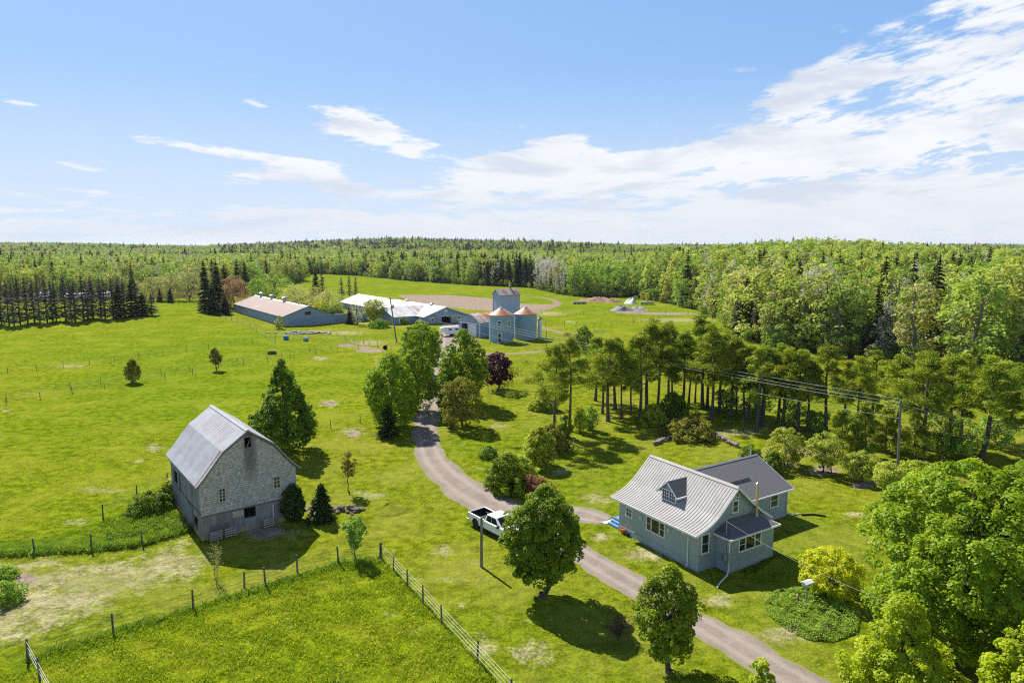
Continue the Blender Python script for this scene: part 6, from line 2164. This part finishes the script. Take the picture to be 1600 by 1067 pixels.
rw = random.Random(4)
GR = 'thinning spruces in the row along the pasture'
for i in range(30):
    u = -34 + i * 9.6 + rw.uniform(-3, 3)
    if u > 238:
        break
    v = 511 - 0.068 * u + rw.uniform(-4, 1.5)
    vt = rw.uniform(428, 442) + (6 if u > 185 else 0) + (10 if u > 215 else 0)
    dense = u > 185 and i % 2
    spruce_at(rw.choice((4, 5, 6)) if dense else rw.choice((0, 1, 2, 3)), 'tall thinning dark spruce in the row along the far pasture edge', u, v, vt, rw.uniform(25, 36), GR)
TB = 'dark spruces behind the long barn'
for k, u, v, vt, w, lab in ((4, 322, 488, 405, 30, 'tallest dark spruce at the left of the group behind the long barn'), (5, 341, 486, 407, 30, 'dark spruce right of the tallest one behind the long barn'), (6, 353, 480, 411, 24, 'dark spruce third in the group behind the long barn'), (5, 333, 491, 440, 24, 'lower dark spruce before the group behind the long barn'), (4, 352, 492, 462, 26, 'low dark spruce at the long barn corner'),
                            (4, 372, 462, 404, 22, 'dark spruce behind the rosy tree'), (6, 384, 460, 407, 22, 'far dark spruce right of the rosy tree'), (5, 494, 462, 418, 18, 'narrow dark spruce above the yellow willows'), (4, 547, 506, 477, 20, 'small dark spruce before the white roofed barn'), (4, 250, 472, 448, 12, 'small dark conifer beyond the field gap'), (5, 266, 473, 450, 14, 'second small dark conifer beyond the field gap')):
    spruce_at(k, lab, u, v, vt, w, TB)
TS = 'bare topped spruces behind the white roof'
for k, u, v, vt, w, lab in ((0, 534, 466, 432, 15, 'thin bare spruce at the left behind the white roof'), (1, 546, 464, 429, 14, 'middle thin bare spruce behind the white roof'), (2, 556, 463, 431, 14, 'thin bare spruce at the right behind the white roof'), (3, 504, 460, 407, 16, 'half bare spruce rising above the yellow willows')):
    spruce_at(k, lab, u, v, vt, w, TS)
spruce_at(4, 'tall ragged dark spruce standing before the wood at the right of the field', 1164, 527, 432, 56, None)
spruce_at(0, 'thin brownish spruce right beside the ragged dark spruce', 1184, 528, 448, 34, None)
spruce_at(0, 'thin spruce left of the ragged dark spruce at the wood edge', 1150, 520, 462, 26, None)
TW = 'leafy trees about the long barns'
for i, (u, v, vt, w, lf, pf, lab) in enumerate((
        (366, 483, 429, 46, 'rosy', 'round', 'rosy brown budding tree behind the long barn'), (404, 474, 430, 34, 'poplar', 'oval', 'fresh green tree behind the long barn vents'), (432, 474, 424, 62, 'poplar', 'round', 'wide fresh green tree behind the long barn'),
        (420, 470, 440, 36, 'birch', 'oval', 'yellow-green tree beside the wide green one'), (462, 484, 443, 44, 'willow', 'round', 'pale yellow willow left of the three between the barns'), (488, 488, 446, 50, 'willow', 'round', 'pale yellow willow in the middle between the barns'),
        (514, 494, 452, 46, 'willow', 'round', 'pale yellow willow at the right between the barns'), (505, 500, 470, 34, 'fresh', 'round', 'low pale green tree before the yellow willows'), (524, 502, 474, 30, 'birch', 'round', 'low yellow-green tree left of the small dark spruce'),
        (559, 507, 465, 28, 'grey', 'vase', 'bare grey budding tree before the white roof'), (584, 505, 466, 32, 'fresh', 'vase', 'thin pale tree before the barn wing'),
        (240, 470, 430, 44, 'willow', 'round', 'pale budding tree left in the far field gap'), (268, 470, 424, 46, 'willow', 'round', 'pale budding tree in the middle of the far field gap'), (296, 470, 422, 44, 'willow', 'round', 'pale budding tree right in the far field gap'))):
    b, H, Rr = dims(u, v, vt, w)
    leafy('leafy_tree', lab, 'tree', u, v, vt, w, lf, 330 + i, TW, ncl=150, nl=30 if lf != 'grey' else 12, ls=.34 if lf != 'grey' else .2, cr=.14 * H, hb=.08, prof=pf, lobes=.2, limbs=14)


# ------------------------------------------------------------------ the woods
def forest():
    rng = np.random.default_rng(77)
    kinds = []        # (crown V, tint, trunk MB, leaf material, bark, name)
    for k in range(4):
        kinds.append((*broadleaf(400 + k, 15, 3.7 + .4 * (k % 2), hb=.05, prof=('tall', 'oval', 'round', 'tall')[k], ncl=85, nl=26, ls=.42, cr=1.0, lobes=.25, limbs=10, lean=.02 * (k - 1)), 'birch', 'palebark', 'birch_tree'))
    for k in range(2):
        kinds.append((*broadleaf(410 + k, 15, 4.2, hb=.05, prof='round', ncl=80, nl=24, ls=.42, cr=.95, lobes=.22, limbs=10), 'poplar', 'palebark', 'poplar_tree'))
    for k in range(3):
        kinds.append((*spruce(420 + k, 15, 2.6, hb=.03, levels=27, per=10, spr=4, sparse=.10, w=.85), 'sprucen', 'bark', 'spruce_tree'))
    for k in range(2):
        kinds.append((*broadleaf(430 + k, 14, 2.8, hb=.12, prof='tall', ncl=80, nl=16, ls=.28, cr=.9, lobes=.25, limbs=26), 'grey', 'palebark', 'bare_tree'))
    kinds.append((*broadleaf(440, 14, 3.0, hb=.14, prof='oval', ncl=80, nl=22, ls=.38, cr=.85, lobes=.25, limbs=10), 'willow', 'palebark', 'willow_tree'))
    kinds.append((*broadleaf(441, 14, 2.8, hb=.14, prof='oval', ncl=70, nl=18, ls=.36, cr=.85, lobes=.25, limbs=14), 'olive', 'bark', 'budding_tree'))
    # where they stand
    P = []
    y = 130.0
    while y < 4200:
        s = 5.0 if y < 320 else 5.0 + (y - 320) * 0.0062
        x0, x1 = -0.86 * y - 20, 0.86 * y + 20
        n = int((x1 - x0) / s)
        xs = x0 + (np.arange(n) + rng.uniform(-.42, .42, n) + .5) * s
        ys = y + rng.uniform(-.42, .42, n) * s
        P.append(np.stack([xs, ys], -1))
        y += s * (1.0 if y < 1000 else 1.25)
    P = np.concatenate(P)
    u, v = proj(P[:, 0], P[:, 1], 0.0)
    edge = vb(u) - v                    # photo units beyond the wood's edge
    ok = edge > 0.3
    # clearings of paler scrub inside the left wood
    ok &= ~((u < 320) & (v > 452) & (u > 195))
    # the trailer yard behind the left spruces
    ok &= ~((u < 200) & (v > 463))
    ok &= ~((u > 1020) & (P[:, 1] < 420) & (rng.random(len(P)) < .35))
    P, u, v, edge = P[ok], u[ok], v[ok], edge[ok]
    n = len(P)
    X, Y = P[:, 0], P[:, 1]
    r = rng.random(n)
    patch = np.sin(X * .021 + 1.3) * np.sin(Y * .017 + .4) + .5 * np.sin(X * .06 + Y * .05)
    con = np.where(Y > 1500, .22, np.where(Y > 900, .18, .12))
    az = X / Y
    con = np.where((Y > 1100) & (az > -.42) & (az < .08), con + .30, con)
    con = np.where((u > 1130) & (Y < 700), .07, con)
    con = np.where((u > 745) & (u < 835) & (edge < 14), .85, con)
    con = np.where((u > 560) & (u < 745) & (edge < 8), .22, con)
    con = np.where((u > 475) & (u < 560) & (edge < 12), .35, con)
    # beyond the near woods conifers stand in separate dark clumps, the rest is rounded leafy canopy
    stand = np.sin(X * .011 + 2 * np.sin(Y * .006)) * np.sin(Y * .0085 + 1.5 * np.sin(X * .004)) + .35 * np.sin(X * .05 + 1) * np.sin(Y * .04)
    con = np.where((Y > 520) & (edge > 6), np.where(stand > .42, .72, .05), con)
    con = np.where((Y > 1300) & (az > -.42) & (az < .08), np.maximum(con, .50), con)
    con = np.clip(con + np.where(Y < 520, .10 * patch, 0), 0.03, .95)
    kind = np.zeros(n, int)
    sel = r < con
    kind[sel] = 6 + rng.integers(0, 3, sel.sum())
    dec = ~sel
    q = rng.random(n)
    m = dec & (q < .60)
    kind[m] = rng.integers(0, 4, m.sum())
    m = dec & (q >= .60) & (q < .78)
    kind[m] = 4 + rng.integers(0, 2, m.sum())
    m = dec & (q >= .78) & (q < .86)
    kind[m] = 9 + rng.integers(0, 2, m.sum())
    kind[dec & (q >= .86) & (q < .94)] = 11
    kind[dec & (q >= .94)] = 12
    m = dec & (Y > 480) & ((kind == 0) | (kind == 3) | (kind == 12))
    kind[m] = rng.choice([1, 2, 4, 5, 11, 11, 11], m.sum())
    m = dec & (u > 1020) & (rng.random(n) < .09)
    kind[m] = rng.choice([9, 10, 11, 12, 12], m.sum())
    m = (u > 836) & (u < 884) & (edge < 26) & (rng.random(n) < .9)
    kind[m] = 9 + rng.integers(0, 2, m.sum())
    m = (u > 886) & (u < 1010) & (edge < 12) & (rng.random(n) < .85)
    kind[m] = 4 + rng.integers(0, 2, m.sum())
    sc = rng.uniform(.62, 1.25, n) * np.where(Y > 700, 1.0, 1.05)
    sc = np.where((kind >= 6) & (kind < 9), sc * rng.uniform(.85, 1.2, n), sc)
    sc = np.where((u > 1020) & (Y < 600), np.clip(sc * 1.22, .9, 1.6), sc)
    sc = np.where((Y > 1000) & (kind >= 6) & (kind < 9), sc * rng.uniform(.75, 1.22, n), sc)
    sc = np.where((u < 330), sc * .86, sc)
    sc = np.where((u > 1100) & (Y > 300) & (Y < 800), np.clip(sc * 1.15, .8, 1.7), sc)
    sc = np.where(Y > 900, sc * np.clip(1 + (Y - 900) / 6000, 1, 1.4) * .92, sc)
    wd = sc * rng.uniform(.82, 1.25, n) * np.where(Y > 700, 1.0 + np.clip((Y - 700) / 2500, 0, .6), 1.0)
    wd = np.where((kind >= 6) & (kind < 9) & (Y > 600), wd * 1.3, wd)
    wd = np.where(((kind < 6) | (kind > 10)) & (Y > 480), wd * 1.25, wd)
    rot = rng.uniform(0, 6.28, n)
    # the ones that show largest are trees of their own
    vis = (u > -40) & (u < 1640)
    score = np.where(vis, Y * np.where(edge < np.where(u > 1130, 16, 5), .55, 1.0), 1e9)
    order = np.argsort(score)[:250]
    own = np.zeros(n, bool)
    own[order] = True
    meshes = []
    for (V, ti, tk, lf, bk, nm) in kinds:
        cm = quad_mesh('crown', V, ti, [LEAF[lf]])
        to = tk.build('trunk', MAT[bk])
        S.collection.objects.unlink(to)
        meshes.append((cm, to.data))
    where = {'right': ('in the dense wood behind the pine row', 'wood behind the pine row'), 'mid': ('at the far edge of the green field', 'wood at the far edge of the field'), 'left': ('in the pale wood beyond the thinning spruce row', 'wood beyond the spruce row')}
    look = dict(birch_tree='yellow-green birch', poplar_tree='fresh green poplar', spruce_tree='dark pointed spruce', bare_tree='bare grey tree', willow_tree='pale budding willow', budding_tree='brownish budding tree')
    for i in order:
        k = kind[i]
        nm = kinds[k][5]
        w_ = 'right' if u[i] > 1130 else 'left' if u[i] < 330 else 'mid'
        t = thing(nm, look[nm] + ' standing ' + where[w_][0], look[nm].split()[-1], (X[i], Y[i], float(hill(X[i], Y[i])) - .1), rot[i], look[nm] + ' group in the ' + where[w_][1])
        t.scale = (wd[i], wd[i], sc[i])
        link(bpy.data.objects.new('crown', meshes[k][0]), t)
        link(bpy.data.objects.new('trunk', meshes[k][1]), t)
    rest = ~own
    # low scrub along the foot of the wood
    e = (edge > 0) & (edge < np.where(u > 1020, 14, 5)) & (Y < 700)
    ex = np.repeat(np.where(e)[0], 3)
    X2 = X[ex] + rng.normal(0, 2.5, len(ex))
    Y2 = Y[ex] - rng.uniform(0, 4, len(ex))
    AX = np.concatenate([X[rest], X2])
    AY = np.concatenate([Y[rest], Y2])
    K = np.concatenate([kind[rest], rng.choice([0, 4, 5, 11, 12], len(ex))])
    SZ = np.concatenate([sc[rest], rng.uniform(.16, .36, len(ex))])
    SW = np.concatenate([wd[rest], rng.uniform(.25, .55, len(ex))])
    RT = np.concatenate([rot[rest], rng.uniform(0, 6.28, len(ex))])
    coll = bpy.data.collections.new('forest_tree_kinds')
    for j, (V, ti, tk, lf, bk, nm) in enumerate(kinds):
        me = quad_mesh('wood_tree', V, ti, [LEAF[lf], MAT[bk]], tk)
        ob = bpy.data.objects.new('kind_%02d' % j, me)
        coll.objects.link(ob)
    me = bpy.data.meshes.new('forest')
    me.vertices.add(len(AX))
    me.vertices.foreach_set('co', np.stack([AX, AY, hill(AX, AY) - .1], -1).astype(np.float32).ravel())
    me.attributes.new('kind', 'INT', 'POINT').data.foreach_set('value', K.astype(np.int32))
    me.attributes.new('size', 'FLOAT_VECTOR', 'POINT').data.foreach_set('vector', np.stack([SW, SW, SZ], -1).astype(np.float32).ravel())
    me.attributes.new('turn', 'FLOAT_VECTOR', 'POINT').data.foreach_set('vector', np.stack([RT * 0, RT * 0, RT], -1).astype(np.float32).ravel())
    fo = link(bpy.data.objects.new('forest', me))
    tag(fo, 'mixed spring woodland of pale birches and dark spruces reaching to the horizon', 'woodland', kind='stuff')
    ng = bpy.data.node_groups.new('scatter_trees', 'GeometryNodeTree')
    ng.interface.new_socket(name='Geometry', in_out='INPUT', socket_type='NodeSocketGeometry')
    ng.interface.new_socket(name='Geometry', in_out='OUTPUT', socket_type='NodeSocketGeometry')
    N_ = ng.nodes
    gi, go = N_.new('NodeGroupInput'), N_.new('NodeGroupOutput')
    ip = N_.new('GeometryNodeInstanceOnPoints')
    ci = N_.new('GeometryNodeCollectionInfo')
    ci.inputs['Collection'].default_value = coll
    ci.inputs['Separate Children'].default_value = True
    ci.inputs['Reset Children'].default_value = True
    L = ng.links.new
    ip.inputs['Pick Instance'].default_value = True

    def attr(nm, typ):
        a = N_.new('GeometryNodeInputNamedAttribute')
        a.data_type = typ
        a.inputs['Name'].default_value = nm
        return [o for o in a.outputs if o.enabled][0]
    L(gi.outputs[0], ip.inputs['Points'])
    L(ci.outputs[0], ip.inputs['Instance'])
    L(attr('kind', 'INT'), ip.inputs['Instance Index'])
    er = N_.new('FunctionNodeEulerToRotation')
    L(attr('turn', 'FLOAT_VECTOR'), er.inputs[0])
    L(er.outputs[0], ip.inputs['Rotation'])
    L(attr('size', 'FLOAT_VECTOR'), ip.inputs['Scale'])
    L(ip.outputs[0], go.inputs[0])
    md = fo.modifiers.new('scatter', 'NODES')
    md.node_group = ng
    print('forest', len(AX), 'own', len(order))


forest()

# ------------------------------------------------------------------ grass, weeds, flowers
def scatter_blades(name, label, cat, pts, hgt, wid, per, mat, seed, spread=.12, mats=None):
    rng = np.random.default_rng(seed)
    n = len(pts)
    C = np.repeat(pts, per, 0)
    k = len(C)
    off = rng.normal(0, spread, (k, 2))
    h = np.repeat(hgt, per) * rng.uniform(.5, 1.2, k)
    a = rng.uniform(0, 6.28, k)
    lean = rng.uniform(.15, .8, k)
    D = np.stack([np.cos(a) * lean, np.sin(a) * lean, np.ones(k)], -1)
    c = np.stack([C[:, 0] + off[:, 0], C[:, 1] + off[:, 1], h * .42], -1)
    c[:, :2] += D[:, :2] * h[:, None] * .3
    N = np.stack([rng.normal(size=k), rng.normal(size=k), np.full(k, .9)], -1)
    V = leaf_verts(rng, c, N, wid * rng.uniform(.6, 1.4, k), h, D)
    t = np.clip(np.repeat(rng.normal(.5, .22, n), per) + rng.normal(0, .15, k), 0, 1)
    o = link(bpy.data.objects.new(name, quad_mesh(name, V, t, [mat])))
    return tag(o, label, cat, kind='stuff')


def sample_px(polys, dens, seed, jit=None):
    """random ground points inside a region marked on the photograph, even per square metre"""
    rng = np.random.default_rng(seed)
    out = []
    for poly in polys:
        w = np.array([gp(u, v)[:2] for u, v in poly])
        lo, hi = w.min(0), w.max(0)
        n = int((hi - lo).prod() * dens)
        p = lo + rng.random((n, 2)) * (hi - lo)
        d = poly_dist(p[:, 0], p[:, 1], w)
        out.append(p[d > 0])
    return np.concatenate(out)


def px_view(p, mu=60):
    u, v = proj(p[:, 0], p[:, 1], 0.0)
    return p[(u > -mu) & (u < 1600 + mu) & (v < 1067 + mu)]


GL = leaf_mat('pasture_blades', (0.085, 0.145, 0.003), (0.290, 0.345, 0.012), 0.35, 0.0, 0.03)
GW = leaf_mat('tall_grass_blades', (0.070, 0.135, 0.010), (0.190, 0.270, 0.035), 0.35, 0.0, 0.03)
GS = leaf_mat('lawn_blades', (0.100, 0.150, 0.010), (0.230, 0.265, 0.035), 0.35, 0.0, 0.03)
GF = leaf_mat('dandelion_petals', (0.62, 0.47, 0.02), (0.72, 0.60, 0.05), 0.2, 0.0, 0.0)
rng = np.random.default_rng(3)
p = px_view(sample_px([[(40, 1030), (177, 988), (302, 951), (417, 915), (529, 881), (595, 873), (638, 917), (690, 974), (770, 1067), (820, 1125), (-100, 1125), (-100, 1070)]], 55, 1))
cl = np.sin(p[:, 0] * 1.1 + 2 * np.sin(p[:, 1] * .6)) * np.sin(p[:, 1] * 1.4 + 1.5 * np.sin(p[:, 0] * .5)) + rng.normal(0, .5, len(p))
p = p[cl > -.15]
scatter_blades('paddock_grass', 'rough lush grass growing in the near paddock', 'grass', p, rng.uniform(.14, .34, len(p)), .035, 5, GL, 2)
p = px_view(sample_px([PASTURE[:3] + [(222, 853), (292, 822), (300, 760), (380, 700), (520, 668), (560, 640), (300, 640), (-100, 700)]], 9, 3), 30)
p = p[(p[:, 1] < 110)]
w = np.sin(p[:, 0] * .9 + 2 * np.sin(p[:, 1] * .4)) * np.sin(p[:, 1] * .8 + 1.3 * np.sin(p[:, 0] * .35)) + rng.normal(0, .45, len(p))
p = p[w > .1]
scatter_blades('pasture_grass', 'tufted grass across the big left pasture', 'grass', p, rng.uniform(.10, .24, len(p)), .05, 4, GL, 4, .16)
p = sample_px([[(-80, 870), (54, 860), (143, 856), (222, 847), (290, 820), (292, 832), (222, 854), (143, 863), (54, 868), (-80, 878)]], 40, 5)
scatter_blades('tall_weeds', 'band of tall lush grass along the fence left of the barn', 'tall grass', p, rng.uniform(.35, .85, len(p)), .06, 7, GW, 6, .15)
p = sample_px([[(170, 845), (292, 818), (286, 800), (215, 795), (150, 822)]], 14, 15)
scatter_blades('rank_grass', 'rank grass and weeds in front of the dark shrub beside the barn', 'tall grass', p, rng.uniform(.25, .6, len(p)), .06, 7, GW, 16, .15)
p = sample_px([[(40, 1026), (177, 985), (302, 948), (417, 912), (529, 878), (592, 870), (600, 880), (529, 886), (417, 921), (302, 957), (177, 993), (40, 1036)]], 22, 7)
scatter_blades('fence_grass', 'longer grass left standing under the paddock fence', 'tall grass', p, rng.uniform(.25, .55, len(p)), .05, 7, GW, 8, .15)
p = sample_px([[(592, 872), (640, 913), (695, 972), (800, 1090), (790, 1095), (690, 980), (635, 920), (590, 878)]], 16, 17)
scatter_blades('fence_grass', 'longer grass under the white tape fence', 'tall grass', p, rng.uniform(.2, .42, len(p)), .05, 6, GL, 18, .12)
# dandelions: small yellow heads
p = px_view(sample_px([[(177, 990), (302, 955), (417, 920), (529, 886), (595, 880), (690, 980), (790, 1095), (40, 1095), (40, 1040)]], 2.0, 9))
rg2 = np.random.default_rng(10)
V = leaf_verts(rg2, np.stack([p[:, 0], p[:, 1], rg2.uniform(.12, .3, len(p))], -1), rg2.normal(0, .25, (len(p), 3)) + np.array([0, 0, 1]), .07, .07)
o = link(bpy.data.objects.new('dandelions', quad_mesh('dandelions', V, rg2.random(len(p)), [GF])))
tag(o, 'yellow dandelion heads dotted through the paddock grass', 'flowers', kind='stuff')


def ground_cover(name, label, poly, hgt, leafm, dens, ls, seed, lump=.5):
    rng = np.random.default_rng(seed)
    p = sample_px([poly], dens, seed)
    kk = np.sin(p[:, 0] * 2.1 + 3) * np.sin(p[:, 1] * 1.9 + 1) + .6 * np.sin(p[:, 0] * 5.3) * np.sin(p[:, 1] * 4.7 + 2) + rng.normal(0, .35, len(p))
    p = p[kk > -.75]
    kk = kk[kk > -.75]
    w = np.array([gp(u, v)[:2] for u, v in poly])
    d = np.clip(poly_dist(p[:, 0], p[:, 1], w) / 1.0, 0, 1)
    z = hgt * np.sqrt(d) * (1 - lump * .5 + lump * (np.sin(p[:, 0] * 3.1 + 1) * np.sin(p[:, 1] * 2.7) * .5 + .25 * np.sin(p[:, 0] * 7) * np.sin(p[:, 1] * 6.1 + 2)))
    z = z * (1 - .5 * rng.random(len(p)) ** 2)
    N = rng.normal(0, .6, (len(p), 3)) + np.array([0, 0, 1])
    V = leaf_verts(rng, np.stack([p[:, 0], p[:, 1], z], -1), N, ls * rng.uniform(.6, 1.2, len(p)), ls * rng.uniform(.8, 1.5, len(p)))
    o = link(bpy.data.objects.new(name, quad_mesh(name, V, rng.normal(.45, .22, len(p)) + .25 * kk, [LEAF[leafm]])))
    return tag(o, label, 'ground cover', kind='stuff')


ground_cover('ground_cover', 'low leafy green shrub bed around the bird feeder', [(1192, 940), (1212, 922), (1250, 915), (1300, 930), (1345, 960), (1340, 990), (1300, 1004), (1262, 1000), (1225, 982), (1200, 962)], .6, 'poplar', 420, .11, 11)
ground_cover('house_plants', 'dark low plants along the foot of the house porch', [(1160, 892), (1185, 880), (1212, 862), (1216, 868), (1190, 888), (1166, 899)], .55, 'rhodo', 380, .10, 12)
ground_cover('bed_plants', 'low mixed plants in the shrub bed at the bend of the drive', [(758, 742), (790, 730), (830, 735), (862, 752), (862, 765), (830, 778), (790, 772), (765, 760)], .5, 'fresh', 160, .13, 13)
ground_cover('border_plants', 'low brown plants inside the stone border', [(1030, 690), (1058, 676), (1090, 672), (1120, 680), (1110, 660), (1050, 658), (1022, 680)], .5, 'brown', 90, .16, 14)


# ------------------------------------------------------------------ air
def haze():
    m = bpy.data.materials.new('air')
    m.use_nodes = True
    n = NT(m.node_tree)
    out = n.new('ShaderNodeOutputMaterial')
    v = n.new('ShaderNodeVolumePrincipled')
    v.inputs['Color'].default_value = (0.80, 0.88, 1.0, 1)
    v.inputs['Density'].default_value = 0.00004
    v.inputs['Anisotropy'].default_value = 0.2
    n.link(v.outputs[0], out.inputs['Volume'])
    o = MB().box(-9600, 9600, -3600, 14800, -40, 74).build('haze', m)
    tag(o, 'thin pale haze softening the far woods', 'haze', kind='stuff')


haze()
